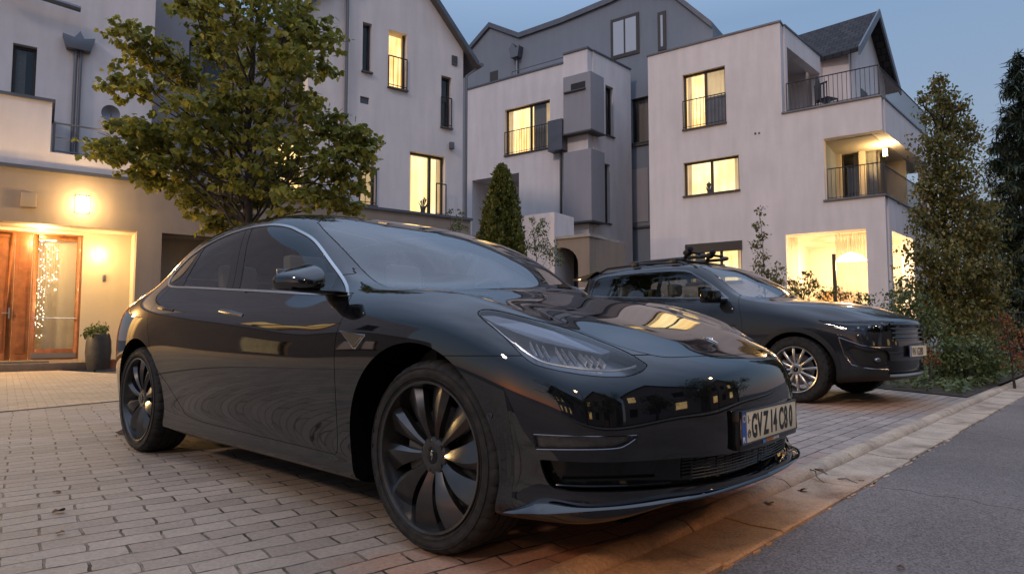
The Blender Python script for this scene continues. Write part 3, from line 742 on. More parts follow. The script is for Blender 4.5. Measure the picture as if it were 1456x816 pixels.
# number plate on a dark carrier
plx = .864
pl = empty('x'); bpy.data.objects.remove(pl)
q = MB(); q.box(plx-.034, plx, -.272, .272, .372, .505); carrier = q.build('plate_carrier', M['gloss'], sedan, bevel=.006)
M['plate'] = mat('plate_white', (.74,.62,.42), .45, noise=.06, nscale=12); M['plate_ink'] = mat('plate_ink', (.008,.008,.008), .4); M['eu'] = mat('plate_blue', (.03,.09,.32), .4); M['yellow'] = mat('plate_yellow', (.8,.6,.05), .4); M['ivory'] = mat('ivory_print', (.75,.72,.62), .5); M['orange'] = mat('orange_print', (.75,.25,.05), .5)
q = MB(); q.box(plx, plx+.003, -.262, .262, .3925, .5015); plate = q.build('license_plate', M['plate'], sedan, bevel=.002)
q = MB(); q.tube([(plx+.003,-.262,.3925),(plx+.003,.262,.3925),(plx+.003,.262,.5015),(plx+.003,-.262,.5015)], .0032, 6, closed=True); q.build('plate_frame', M['trim'], plate)
# reading direction: from the near (visible, -y) side to +y, seen from +x
TX = lambda y, z, d=.0035: Matrix(((0,0,1,plx+d),(1,0,0,y),(0,1,0,z),(0,0,0,1)))
q = MB(); q.box(plx+.003, plx+.0042, -.260, -.222, .395, .499); q.build('country_band', M['eu'], plate)
q = MB()
for i in range(12):
    a = i*PI/6; q.lathe([(.0001,0),(.0022,0),(.0022,.0006),(.0001,.0006)], 5, lambda x,y,h,a=a: (plx+.0042+h, -.241+.011*math.cos(a)+x, .478+.011*math.sin(a)+y))
q.build('star_ring', M['yellow'], plate)
text_obj('PL', 'country_code', .024, M['ivory'], plate, TX(-.255,.400,.0045), .9, .0006, .0008)
x_ = -.178
for ch, w_ in (('G',.050),('V',.052),('Z',.050),('1',.038),('4',.052),('C',.050),('8',.050),('0',.050)):
    text_obj(ch, 'plate_character', .112, M['plate_ink'], plate, TX(x_+(.006 if ch == '1' else 0), .4085), .60, .0009, .0030); x_ += w_+.003
q = MB(); q.tube([(plx+.004, -.200+.011*math.cos(a), .424+.013*math.sin(a)) for a in [i*PI/6 for i in range(12)]], .0012, 5, closed=True)
q.tube([(plx+.004,-.205,.43),(plx+.004,-.195,.43),(plx+.004,-.205,.42),(plx+.004,-.195,.42)], .0012, 5); q.tube([(plx+.004,-.208,.487),(plx+.004,-.204,.475),(plx+.004,-.207,.46)], .0012, 5); q.tube([(plx+.004,-.197,.47),(plx+.004,-.19,.47)], .0012, 5)
q.build('registration_seal', M['plate_ink'], plate)
q = MB(); q.box(plx+.0005, plx+.002, -.075, -.045, .3765, .389); q.build('frame_print', mat('frame_blue', (.08,.25,.55), .4), carrier)
text_obj('MOTOR', 'frame_print', .0145, M['orange'], carrier, TX(-.04,.378,.0012), 1.1, .0006, .0006)
text_obj('CENTRE', 'frame_print', .0145, M['ivory'], carrier, TX(.02,.378,.0012), 1.1, .0006, .0004)
# hood emblem: a stylised T
q = MB()
def em(u, w):
    x, y = .650+u, w
    h = bvh_car.ray_cast(Vector((x, y, 2)), Vector((0,0,-1))); return h[0]+h[1]*.0022
q.tube([em(.020, 0), em(.005, 0), em(-.012, 0), em(-.018, 0)], [.0012,.003,.005,.004], 6)
q.tube([em(-.012,-.030), em(-.020,-.018), em(-.022,0), em(-.020,.018), em(-.012,.030)], [.001,.0032,.004,.0032,.001], 6)
q.tube([em(-.022,-.032), em(-.029,-.017), em(-.031,0), em(-.029,.017), em(-.022,.032)], .0014, 6)
q.build('hood_emblem', M['chrome'], p_hood, smooth=True)
# windscreen cowl and wipers
q = MB(); vs = []
for i in range(25):
    y = -.66+1.32*i/24; x = -.108-.18*abs(y/.6)**2.1
    for dx, dz in ((.018,-.010),(-.03,-.016)):
        h = bvh_car.ray_cast(Vector((x+dx, y, 2)), Vector((0,0,-1)))[0]; vs.append(h+Vector((0,0,dz)))
q.add(vs, [(2*i, 2*i+2, 2*i+3, 2*i+1) for i in range(24)]); q.build('cowl', M['trim'], sedan, smooth=True)
# cabin: dash, seats, wheel, screen, floor
q = MB(); q.box(-.78,-.22,-.66,.66,.55,.90); q.build('dashboard', M['dash'], sedan, bevel=.05)
q = MB(); q.box(-3.2,-.25,-.70,.70,.28,.32); q.build('cabin_floor', M['dash'], sedan)
q = MB(); q.obox((-.86,.0,.98),(.008,0,-.001),(0,.18,0),(0,0,.105)); q.build('centre_screen', M['gloss'], sedan, bevel=.005)
q = MB(); q.tube([(-.96+.05*math.sin(a), .37+.175*math.cos(a), .90+.17*math.sin(a)) for a in [i*PI/12 for i in range(24)]], .014, 8, closed=True); q.tube([(-.93,.20,.90),(-.93,.54,.90)], .018, 8); q.tube([(-.93,.37,.90),(-.75,.37,.84)], .025, 8); q.build('steering_wheel', M['dash'], sedan, smooth=True)
def seat(x, y, hr=True, w=.25):
    q = MB(); q.box(x-.25,x+.28,y-w,y+w,.42,.56)
    q.prism([(x-.33,.52),(x-.18,.52),(x-.30,1.02),(x-.39,1.03)], y-w*.92, y+w*.92, lambda a,b,h: (a,h,b))
    s = q.build('seat', M['seat'], sedan, bevel=.04)
    q = MB(); q.obox((x-.385,y,1.13),(.045,0,.0),(0,.125,0),(-.012,0,.085)); q.build('headrest', M['seatlight'], s, bevel=.03)
for y in (-.37, .37): seat(-1.35, y)
for y in (-.36, .36): seat(-2.25, y)
q = MB(); q.obox((-.93,0,1.235),(.008,0,0),(0,.11,0),(0,0,.028)); q.build('rear_view_mirror', M['dash'], sedan, bevel=.01)
# ---------------------------------------------------------------- setting materials
def plaster(name, col, rough=.9, stain=.05, streak=True):
    m, t, b = nt(name); b.inputs['Roughness'].default_value = rough; b.inputs['Specular IOR Level'].default_value = .25
    tc = N(t, 'ShaderNodeTexCoord').outputs['Object']
    n1 = N(t, 'ShaderNodeTexNoise'); n1.inputs['Scale'].default_value = .55; n1.inputs['Detail'].default_value = 7; n1.inputs['Roughness'].default_value = .65
    mp = N(t, 'ShaderNodeMapping'); mp.inputs['Scale'].default_value = (2.2, 2.2, .35); t.links.new(tc, mp.inputs[0])
    n2 = N(t, 'ShaderNodeTexNoise'); n2.inputs['Scale'].default_value = 1.6; n2.inputs['Detail'].default_value = 6; t.links.new(mp.outputs[0], n2.inputs[0]); t.links.new(tc, n1.inputs[0])
    ad = N(t, 'ShaderNodeMath', operation='ADD'); t.links.new(n1.outputs[0], ad.inputs[0]); t.links.new(n2.outputs[0], ad.inputs[1])
    r = N(t, 'ShaderNodeMapRange'); r.inputs[1].default_value = .7; r.inputs[2].default_value = 1.3; r.inputs[3].default_value = 1-stain*2; r.inputs[4].default_value = 1+stain*.4; t.links.new(ad.outputs[0], r.inputs[0])
    mx = N(t, 'ShaderNodeMix', data_type='RGBA', blend_type='MULTIPLY'); mx.inputs[0].default_value = 1; mx.inputs[6].default_value = (*col, 1); t.links.new(r.outputs[0], mx.inputs[7]); t.links.new(mx.outputs[2], b.inputs[0])
    n3 = N(t, 'ShaderNodeTexNoise'); n3.inputs['Scale'].default_value = 130; n3.inputs['Detail'].default_value = 4; t.links.new(tc, n3.inputs[0])
    n4 = N(t, 'ShaderNodeTexNoise'); n4.inputs['Scale'].default_value = 2.2; n4.inputs['Detail'].default_value = 3; t.links.new(tc, n4.inputs[0])
    bp = N(t, 'ShaderNodeBump'); bp.inputs[0].default_value = .25; bp.inputs[1].default_value = .006; t.links.new(n3.outputs[0], bp.inputs['Height'])
    bp2 = N(t, 'ShaderNodeBump'); bp2.inputs[0].default_value = .25; bp2.inputs[1].default_value = .02; t.links.new(n4.outputs[0], bp2.inputs['Height']); t.links.new(bp.outputs[0], bp2.inputs['Normal'])
    t.links.new(bp2.outputs[0], b.inputs['Normal']); return m
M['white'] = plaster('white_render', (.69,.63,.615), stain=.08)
M['white2'] = plaster('pale_render', (.70,.64,.63), stain=.09)
M['grey'] = plaster('blue_grey_render', (.20,.225,.26))
M['midgrey'] = plaster('grey_render', (.30,.285,.30))
M['beige'] = plaster('beige_render', (.27,.22,.18), stain=.09)
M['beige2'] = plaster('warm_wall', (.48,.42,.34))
M['concrete'] = mat('concrete', (.30,.28,.26), .85, noise=.25, nscale=4, bump=.3, bscale=50)
M['metal'] = mat('grey_sheet_metal', (.11,.115,.13), .45, .6, noise=.15, nscale=3)
M['rail'] = mat('railing_steel', (.05,.05,.055), .45, .7)
M['wframe'] = mat('window_frame', (.035,.030,.028), .45, noise=.1)
M['wood'] = mat('door_wood', (.22,.082,.034), .40, noise=.35, nscale=6, coat=.2)
M['pipe'] = mat('downpipe_zinc', (.14,.145,.16), .45, .7)
M['sill'] = mat('window_sill', (.07,.065,.062), .6)
M['room'] = mat('room_wall', (.55,.50,.42), .9)
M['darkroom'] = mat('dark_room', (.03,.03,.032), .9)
M['earth'] = mat('earth', (.045,.035,.025), .95, noise=.4, nscale=3, bump=.6, bscale=15)
def roof_tiles():
    m, t, b = nt('dark_roof_tiles'); b.inputs['Roughness'].default_value = .8; b.inputs['Specular IOR Level'].default_value = .2
    tc = N(t, 'ShaderNodeTexCoord'); br = N(t, 'ShaderNodeTexBrick'); br.inputs['Scale'].default_value = 1
    br.inputs['Brick Width'].default_value = .28; br.inputs['Row Height'].default_value = .30; br.inputs['Mortar Size'].default_value = .018
    br.inputs['Color1'].default_value = (.022,.022,.026,1); br.inputs['Color2'].default_value = (.045,.043,.045,1); br.inputs['Mortar'].default_value = (.012,.012,.012,1)
    t.links.new(tc.outputs['UV'], br.inputs['Vector']); t.links.new(br.outputs[0], b.inputs[0]); bp = N(t, 'ShaderNodeBump'); bp.inputs[1].default_value = .03; bp.invert = True
    t.links.new(br.outputs['Fac'], bp.inputs['Height']); t.links.new(bp.outputs[0], b.inputs['Normal']); return m
M['tiles'] = roof_tiles()
def lit_curtain(name, c1, c2, strength, freq=16):
    m, t, b = nt(name); tc = N(t, 'ShaderNodeTexCoord'); mp = N(t, 'ShaderNodeMapping'); mp.inputs['Scale'].default_value = (1,1,.08)
    t.links.new(tc.outputs['Object'], mp.inputs[0]); n = N(t, 'ShaderNodeTexNoise'); n.inputs['Scale'].default_value = freq; n.inputs['Detail'].default_value = 4; t.links.new(mp.outputs[0], n.inputs[0])
    n2 = N(t, 'ShaderNodeTexNoise'); n2.inputs['Scale'].default_value = 1.3; t.links.new(tc.outputs['Object'], n2.inputs[0])
    ad = N(t, 'ShaderNodeMath', operation='ADD'); t.links.new(n.outputs[0], ad.inputs[0]); t.links.new(n2.outputs[0], ad.inputs[1])
    r = N(t, 'ShaderNodeValToRGB'); r.color_ramp.elements[0].position = .38; r.color_ramp.elements[1].position = .62; r.color_ramp.elements[0].color = (*c1,1); r.color_ramp.elements[1].color = (*c2,1)
    hf = N(t, 'ShaderNodeMath', operation='MULTIPLY'); hf.inputs[1].default_value = .5; t.links.new(ad.outputs[0], hf.inputs[0])
    t.links.new(hf.outputs[0], r.inputs[0]); t.links.new(r.outputs[0], b.inputs['Emission Color']); b.inputs['Emission Strength'].default_value = strength
    b.inputs['Base Color'].default_value = (.6,.5,.35,1); b.inputs['Roughness'].default_value = .9; return m
LITK = 1.0
M['lit'] = lit_curtain('lit_curtain', (.85,.42,.11), (1,.78,.36), .66*LITK)
M['lit2'] = lit_curtain('lit_blind', (.9,.52,.17), (1,.80,.40), .68*LITK, 5)
M['litdim'] = lit_curtain('dim_curtain', (.50,.32,.14), (.80,.56,.28), .28*LITK)
M['curtain'] = mat('grey_curtain', (.35,.33,.32), .9, noise=.15, nscale=20)
M['lamp'] = mat('lamp_glass', (1,.8,.5), .5, emit=(1,.66,.30), estr=14)
# ---------------------------------------------------------------- frames
class Fr:
    def __init__(s, ox, oy, ang): s.o = (ox, oy); s.a = ang; s.ux = (math.cos(ang), math.sin(ang)); s.uy = (-math.sin(ang), math.cos(ang))
    def at(s, px, py, d=0.0):
        r = ray(px, py); t = (d+s.o[0]*s.uy[0]+s.o[1]*s.uy[1])/(r[0]*s.uy[0]+r[1]*s.uy[1])
        X, Y = t*r[0]-s.o[0], t*r[1]-s.o[1]; return X*s.ux[0]+Y*s.ux[1], CAMH+t*r[2]
    def u(s, px, py=400, d=0.0): return s.at(px, py, d)[0]
    def z(s, px, py, d=0.0): return s.at(px, py, d)[1]
    def world(s, u, v, z=0): return (s.o[0]+u*s.ux[0]+v*s.uy[0], s.o[1]+u*s.ux[1]+v*s.uy[1], z)
    def empty(s, name, **k): return empty(name, (s.o[0], s.o[1], 0), s.a, **k)
def wall_mb(mb, us, zs, holes, y0, y1, fn=None, skip=None):
    """wall slab u in [us0,us1], z in [zs0,zs1], thickness y0..y1, rectangular holes (u0,u1,z0,z1) with reveals"""
    fn = fn or (lambda u, y, z: (u, y, z))
    U = sorted(set([round(x, 4) for x in list(us)+[h[i] for h in holes for i in (0,1) if us[0] <= h[i] <= us[1]]]))
    Z = sorted(set([round(x, 4) for x in list(zs)+[h[i] for h in holes for i in (2,3) if zs[0] <= h[i] <= zs[1]]]))
    def solid(i, j):
        if i < 0 or j < 0 or i >= len(U)-1 or j >= len(Z)-1: return False
        cu, cz = (U[i]+U[i+1])/2, (Z[j]+Z[j+1])/2
        return not any(h[0] < cu < h[1] and h[2] < cz < h[3] for h in holes)
    for i in range(len(U)-1):
        for j in range(len(Z)-1):
            if not solid(i, j): continue
            a, b, c, d = U[i], U[i+1], Z[j], Z[j+1]
            mb.add([fn(a,y0,c),fn(b,y0,c),fn(b,y0,d),fn(a,y0,d)], [(0,1,2,3)]); mb.add([fn(a,y1,c),fn(b,y1,c),fn(b,y1,d),fn(a,y1,d)], [(3,2,1,0)])
            if not solid(i-1, j): mb.add([fn(a,y0,c),fn(a,y0,d),fn(a,y1,d),fn(a,y1,c)], [(0,1,2,3)])
            if not solid(i+1, j): mb.add([fn(b,y0,c),fn(b,y1,c),fn(b,y1,d),fn(b,y0,d)], [(0,1,2,3)])
            if not solid(i, j-1): mb.add([fn(a,y0,c),fn(a,y1,c),fn(b,y1,c),fn(b,y0,c)], [(0,1,2,3)])
            if not solid(i, j+1): mb.add([fn(a,y0,d),fn(b,y0,d),fn(b,y1,d),fn(a,y1,d)], [(0,1,2,3)])
    return mb
def window(parent, u0, u1, z0, z1, yw, mull=(), look='dark', fn=None, sill=True, sillproj=.07, rail=False, dpt=.5, fr=.06, label=None, curt=None, trans=None):
    fn = fn or (lambda u, y, z: (u, y, z)); P = lambda q, a, b, c, d, e, f: q.prism([(a,e),(b,e),(b,f),(a,f)], c, d, lambda x, z, h: fn(x, h, z))
    q = MB(); y = yw+.14
    P(q,u0,u0+fr,y,y+.07,z0,z1); P(q,u1-fr,u1,y,y+.07,z0,z1); P(q,u0+fr,u1-fr,y,y+.07,z0,z0+fr); P(q,u0+fr,u1-fr,y,y+.07,z1-fr,z1)
    for m_ in mull:
        c = u0+(u1-u0)*m_; P(q, c-fr*.7, c+fr*.7, y-.004, y+.066, z0+fr, z1-fr)
    if trans is not None:
        c = z0+(z1-z0)*trans; P(q, u0+fr, u1-fr, y+.003, y+.063, c-fr*.5, c+fr*.5)
    w = q.build('window', M['wframe'], parent)
    if label: w['label'] = label
    q = MB(); q.add([fn(u0+fr*.8,y+.03,z0+fr*.8),fn(u1-fr*.8,y+.03,z0+fr*.8),fn(u1-fr*.8,y+.03,z1-fr*.8),fn(u0+fr*.8,y+.03,z1-fr*.8)], [(0,1,2,3)]); q.build('pane', M['window'], w)
    if sill:
        q = MB(); P(q, u0-.03, u1+.03, yw-sillproj, yw+.14, z0-.035, z0+.008); q.build('sill', M['sill'], w)
    # room behind
    q = MB(); ys, ye = y+.09, y+.09+dpt
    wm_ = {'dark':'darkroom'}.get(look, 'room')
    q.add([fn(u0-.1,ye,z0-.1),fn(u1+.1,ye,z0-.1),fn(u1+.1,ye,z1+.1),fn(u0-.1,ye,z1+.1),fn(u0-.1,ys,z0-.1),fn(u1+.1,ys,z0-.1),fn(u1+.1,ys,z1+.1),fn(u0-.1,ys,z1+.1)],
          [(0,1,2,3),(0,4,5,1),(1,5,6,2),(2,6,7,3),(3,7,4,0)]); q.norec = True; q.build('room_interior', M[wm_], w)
    def drape(name, a, b, yy, mtl, zt=z1, zb=z0):
        q = MB(); n = max(8, int((b-a)/.03)); vs = []
        for i in range(n+1):
            x = a+(b-a)*i/n; o_ = .018*math.sin(i*1.25)+.008*math.sin(i*.61+1)
            vs += [fn(x, yy+o_, zb), fn(x, yy+o_*.5, zt)]
        q.add(vs, [(2*i,2*i+2,2*i+3,2*i+1) for i in range(n)]); q.build(name, mtl, w, smooth=True, angle=80)
    if look in ('lit','blind') and u1-u0 > .7:
        rgw = random.Random(int(u0*977+z0*131)); W_ = u1-u0
        drape('drape', u0+fr, u0+W_*rgw.uniform(.10,.2), ys+.05, M['litdim']); drape('drape', u1-W_*rgw.uniform(.10,.2), u1-fr, ys+.05, M['litdim'])
        q = MB(); cxw = u0+W_*rgw.uniform(.3,.7); hh_ = (z1-z0)*rgw.uniform(.18,.3); q.add([fn(cxw-.10,ys+.10,z0), fn(cxw+.10,ys+.10,z0), fn(cxw+.07,ys+.10,z0+hh_*.5), fn(cxw+.12,ys+.1,z0+hh_), fn(cxw-.02,ys+.1,z0+hh_*.8), fn(cxw-.11,ys+.1,z0+hh_*1.1), fn(cxw-.07,ys+.1,z0+hh_*.5)], [(0,1,2,3,4,5,6)])
        for aa in range(9):
            an = PI*aa/8; x_ = cxw+.16*math.cos(an)*rgw.uniform(.6,1.2); zz_ = z0+hh_+.22*math.sin(an)*rgw.uniform(.6,1.2); q.add([fn(cxw,ys+.09,z0+hh_*.6), fn(x_-.03,ys+.08,zz_), fn(x_+.03,ys+.10,zz_-.02)], [(0,1,2)])
        q.build('houseplant', M['darkroom'], w)
    if look == 'lit': drape('curtain', u0, u1, ys+.16, M['lit'])
    elif look == 'blind': drape('curtain', u0, u1, ys+.20, M['lit2']); 
    elif look == 'dim': drape('curtain', u0, u1, ys+.12, M['litdim'])
    if curt:
        for a, b, mn in curt: drape('drape', u0+(u1-u0)*a, u0+(u1-u0)*b, ys+.06, M[mn])
    if rail: railing_part(w, [(u0,yw-.02),(u1,yw-.02)], z0+.02, rail, fn)
    return w
def railing_mb(q, pts, z, h, fn=None, sp=.12, r=.009, bars=True, top=.018):
    fn = fn or (lambda u, y, z: (u, y, z))
    for (a, b) in zip(pts[:-1], pts[1:]):
        L = math.hypot(b[0]-a[0], b[1]-a[1]); n = max(1, int(L/sp))
        q.tube([fn(a[0],a[1],z+h), fn(b[0],b[1],z+h)], top, 6); q.tube([fn(a[0],a[1],z+.06), fn(b[0],b[1],z+.06)], r*1.2, 6)
        for i in range(n+1):
            t = i/n; rr = r*1.8 if i in (0, n) else r
            if bars or i in (0, n): q.tube([fn(a[0]+(b[0]-a[0])*t, a[1]+(b[1]-a[1])*t, z-.02), fn(a[0]+(b[0]-a[0])*t, a[1]+(b[1]-a[1])*t, z+h)], rr, 5)
def railing_part(parent, pts, z, h, fn=None, **k):
    q = MB(); railing_mb(q, pts, z, h, fn, **k); return q.build('railing', M['rail'], parent, smooth=True)
# ---------------------------------------------------------------- ground, paving, kerb, street
KA = math.atan2(.72, .694); KD = (math.cos(KA), math.sin(KA)); KN = (math.sin(KA), -math.cos(KA)); KP = (.648, 2.20)
def kp(s, n, z=0): return (KP[0]+KD[0]*s+KN[0]*n, KP[1]+KD[1]*s+KN[1]*n, z)   # n grows towards the street
def glow_mix(t, tc, last, cx, cy, ang, rx, ry, col, soft=.45, strength=.9, nsc=1.6):
    """orange glow painted into the surface colour, with a ragged outline"""
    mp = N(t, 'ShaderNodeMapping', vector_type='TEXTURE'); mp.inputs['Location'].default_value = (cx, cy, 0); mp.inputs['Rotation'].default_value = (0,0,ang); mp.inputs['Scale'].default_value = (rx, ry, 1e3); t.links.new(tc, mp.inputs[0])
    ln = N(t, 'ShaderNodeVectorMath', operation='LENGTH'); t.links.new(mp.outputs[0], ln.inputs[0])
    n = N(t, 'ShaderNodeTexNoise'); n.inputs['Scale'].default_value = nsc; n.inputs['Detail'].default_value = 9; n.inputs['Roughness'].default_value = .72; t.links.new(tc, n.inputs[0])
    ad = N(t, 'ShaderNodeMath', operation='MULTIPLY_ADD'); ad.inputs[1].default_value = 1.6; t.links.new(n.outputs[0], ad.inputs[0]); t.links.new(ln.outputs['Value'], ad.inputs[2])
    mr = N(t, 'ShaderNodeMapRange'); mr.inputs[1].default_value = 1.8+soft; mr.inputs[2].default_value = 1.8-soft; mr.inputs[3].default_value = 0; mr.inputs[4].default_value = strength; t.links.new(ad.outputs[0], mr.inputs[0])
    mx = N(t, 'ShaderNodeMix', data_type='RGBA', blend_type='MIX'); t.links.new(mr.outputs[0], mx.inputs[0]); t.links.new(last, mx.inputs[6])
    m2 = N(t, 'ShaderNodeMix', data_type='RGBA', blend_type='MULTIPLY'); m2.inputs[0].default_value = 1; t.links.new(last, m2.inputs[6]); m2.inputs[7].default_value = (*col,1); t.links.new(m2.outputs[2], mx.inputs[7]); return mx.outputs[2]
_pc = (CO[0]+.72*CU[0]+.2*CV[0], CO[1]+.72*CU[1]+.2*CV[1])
GLOW1 = (_pc[0]-.1, _pc[1]-.15, KA, 1.5, .75, (1.5,.58,.22))  # warm glow under the car noses, painted into paver and kerb colours
GLOW2 = (_pc[0]-.2, _pc[1]-.35, KA, 1.25, .8, (1.35,.70,.28))
GLOW3 = (3.7, 6.9, KA, .8, .55, (1.12,.74,.50))
def paver_mat(name, c1, c2, mortar, bw, rh, rot=0, rough=.75, warp=.012, stain=None, ms=.0045, patch=None, patch2=None):
    m, t, b = nt(name); b.inputs['Specular IOR Level'].default_value = .35
    tc = N(t, 'ShaderNodeTexCoord').outputs['Object']; mp = N(t, 'ShaderNodeMapping'); mp.inputs['Rotation'].default_value = (0,0,-rot); t.links.new(tc, mp.inputs[0])
    nw = N(t, 'ShaderNodeTexNoise'); nw.inputs['Scale'].default_value = 3.1; nw.inputs['Detail'].default_value = 4; t.links.new(mp.outputs[0], nw.inputs[0])
    vs = N(t, 'ShaderNodeVectorMath', operation='MULTIPLY_ADD'); vs.inputs[1].default_value = (warp*2,warp*2,0); t.links.new(nw.outputs['Color'], vs.inputs[0]); t.links.new(mp.outputs[0], vs.inputs[2])
    br = N(t, 'ShaderNodeTexBrick'); br.inputs['Scale'].default_value = 1; br.inputs['Brick Width'].default_value = bw; br.inputs['Row Height'].default_value = rh
    br.inputs['Mortar Size'].default_value = ms; br.inputs['Mortar Smooth'].default_value = .35; br.inputs['Bias'].default_value = 0
    br.inputs['Color1'].default_value = (0,0,0,1); br.inputs['Color2'].default_value = (1,1,1,1); br.inputs['Mortar'].default_value = (.5,.5,.5,1)
    t.links.new(vs.outputs[0], br.inputs['Vector'])
    r = N(t, 'ShaderNodeValToRGB'); e = r.color_ramp.elements; e[0].color = (*c1,1); e[1].color = (*c2,1); t.links.new(br.outputs['Color'], r.inputs[0])
    # grain and blotches
    g1 = N(t, 'ShaderNodeTexNoise'); g1.inputs['Scale'].default_value = 60; g1.inputs['Detail'].default_value = 6; g1.inputs['Roughness'].default_value = .7; t.links.new(tc, g1.inputs[0])
    g2 = N(t, 'ShaderNodeTexNoise'); g2.inputs['Scale'].default_value = 1.1; g2.inputs['Detail'].default_value = 8; g2.inputs['Roughness'].default_value = .7; t.links.new(tc, g2.inputs[0])
    ma = N(t, 'ShaderNodeMapRange'); ma.inputs[1].default_value = .3; ma.inputs[2].default_value = .7; ma.inputs[3].default_value = .72; ma.inputs[4].default_value = 1.18; t.links.new(g1.outputs[0], ma.inputs[0])
    mb_ = N(t, 'ShaderNodeMapRange'); mb_.inputs[1].default_value = .3; mb_.inputs[2].default_value = .7; mb_.inputs[3].default_value = .68; mb_.inputs[4].default_value = 1.2; t.links.new(g2.outputs[0], mb_.inputs[0])
    mu = N(t, 'ShaderNodeMath', operation='MULTIPLY'); t.links.new(ma.outputs[0], mu.inputs[0]); t.links.new(mb_.outputs[0], mu.inputs[1])
    mx = N(t, 'ShaderNodeMix', data_type='RGBA', blend_type='MULTIPLY'); mx.inputs[0].default_value = 1; t.links.new(r.outputs[0], mx.inputs[6]); t.links.new(mu.outputs[0], mx.inputs[7])
    last = mx.outputs[2]
    if stain:
        n = N(t, 'ShaderNodeTexNoise'); n.inputs['Scale'].default_value = 2.3; n.inputs['Detail'].default_value = 7; t.links.new(tc, n.inputs[0])
        sr = N(t, 'ShaderNodeMapRange'); sr.inputs[1].default_value = .42; sr.inputs[2].default_value = .60; t.links.new(n.outputs[0], sr.inputs[0])
        m3 = N(t, 'ShaderNodeMix', data_type='RGBA'); t.links.new(sr.outputs[0], m3.inputs[0]); t.links.new(last, m3.inputs[6]); m3.inputs[7].default_value = (*stain,1); last = m3.outputs[2]
    if patch: last = glow_mix(t, tc, last, *patch)
    if patch2: last = glow_mix(t, tc, last, *patch2)
    # mortar, some joints almost closed with sand, some open
    jn = N(t, 'ShaderNodeTexNoise'); jn.inputs['Scale'].default_value = 9; jn.inputs['Detail'].default_value = 5; t.links.new(tc, jn.inputs[0])
    jr = N(t, 'ShaderNodeMapRange'); jr.inputs[1].default_value = .38; jr.inputs[2].default_value = .62; jr.inputs[3].default_value = .32; jr.inputs[4].default_value = 1; t.links.new(jn.outputs[0], jr.inputs[0])
    jf = N(t, 'ShaderNodeMath', operation='MULTIPLY'); t.links.new(br.outputs['Fac'], jf.inputs[0]); t.links.new(jr.outputs[0], jf.inputs[1])
    m2 = N(t, 'ShaderNodeMix', data_type='RGBA'); t.links.new(jf.outputs[0], m2.inputs[0]); t.links.new(last, m2.inputs[6]); m2.inputs[7].default_value = (*mortar,1)
    t.links.new(m2.outputs[2], b.inputs['Base Color'])
    rr = N(t, 'ShaderNodeMapRange'); rr.inputs[1].default_value = .3; rr.inputs[2].default_value = .7; rr.inputs[3].default_value = rough-.15; rr.inputs[4].default_value = rough+.12; t.links.new(g2.outputs[0], rr.inputs[0]); t.links.new(rr.outputs[0], b.inputs['Roughness'])
    # height: joints down, each paver slightly tilted by its own value, grain
    h1 = N(t, 'ShaderNodeMath', operation='MULTIPLY_ADD'); h1.inputs[1].default_value = -1; t.links.new(br.outputs['Fac'], h1.inputs[0])
    h2 = N(t, 'ShaderNodeMath', operation='MULTIPLY'); h2.inputs[1].default_value = .22; t.links.new(g1.outputs[0], h2.inputs[0]); t.links.new(h2.outputs[0], h1.inputs[2])
    h3 = N(t, 'ShaderNodeMath', operation='MULTIPLY_ADD'); h3.inputs[1].default_value = .25; t.links.new(br.outputs['Color'], h3.inputs[0]); t.links.new(h1.outputs[0], h3.inputs[2])
    bp = N(t, 'ShaderNodeBump'); bp.inputs[0].default_value = .9; bp.inputs[1].default_value = .009; t.links.new(h3.outputs[0], bp.inputs['Height']); t.links.new(bp.outputs[0], b.inputs['Normal'])
    return m
M['pave_left'] = paver_mat('driveway_pavers', (.27,.210,.160), (.355,.282,.215), (.030,.022,.015), .25, .112, math.radians(37), patch=GLOW1, ms=.0054, warp=.034)
M['pave_right'] = paver_mat('forecourt_pavers', (.27,.218,.182), (.34,.282,.24), (.040,.031,.025), .22, .11, KA, patch=GLOW1, patch2=GLOW3, ms=.0065)
M['pave_path'] = paver_mat('path_pavers', (.33,.255,.175), (.42,.33,.235), (.12,.085,.055), .16, .08, math.radians(38))
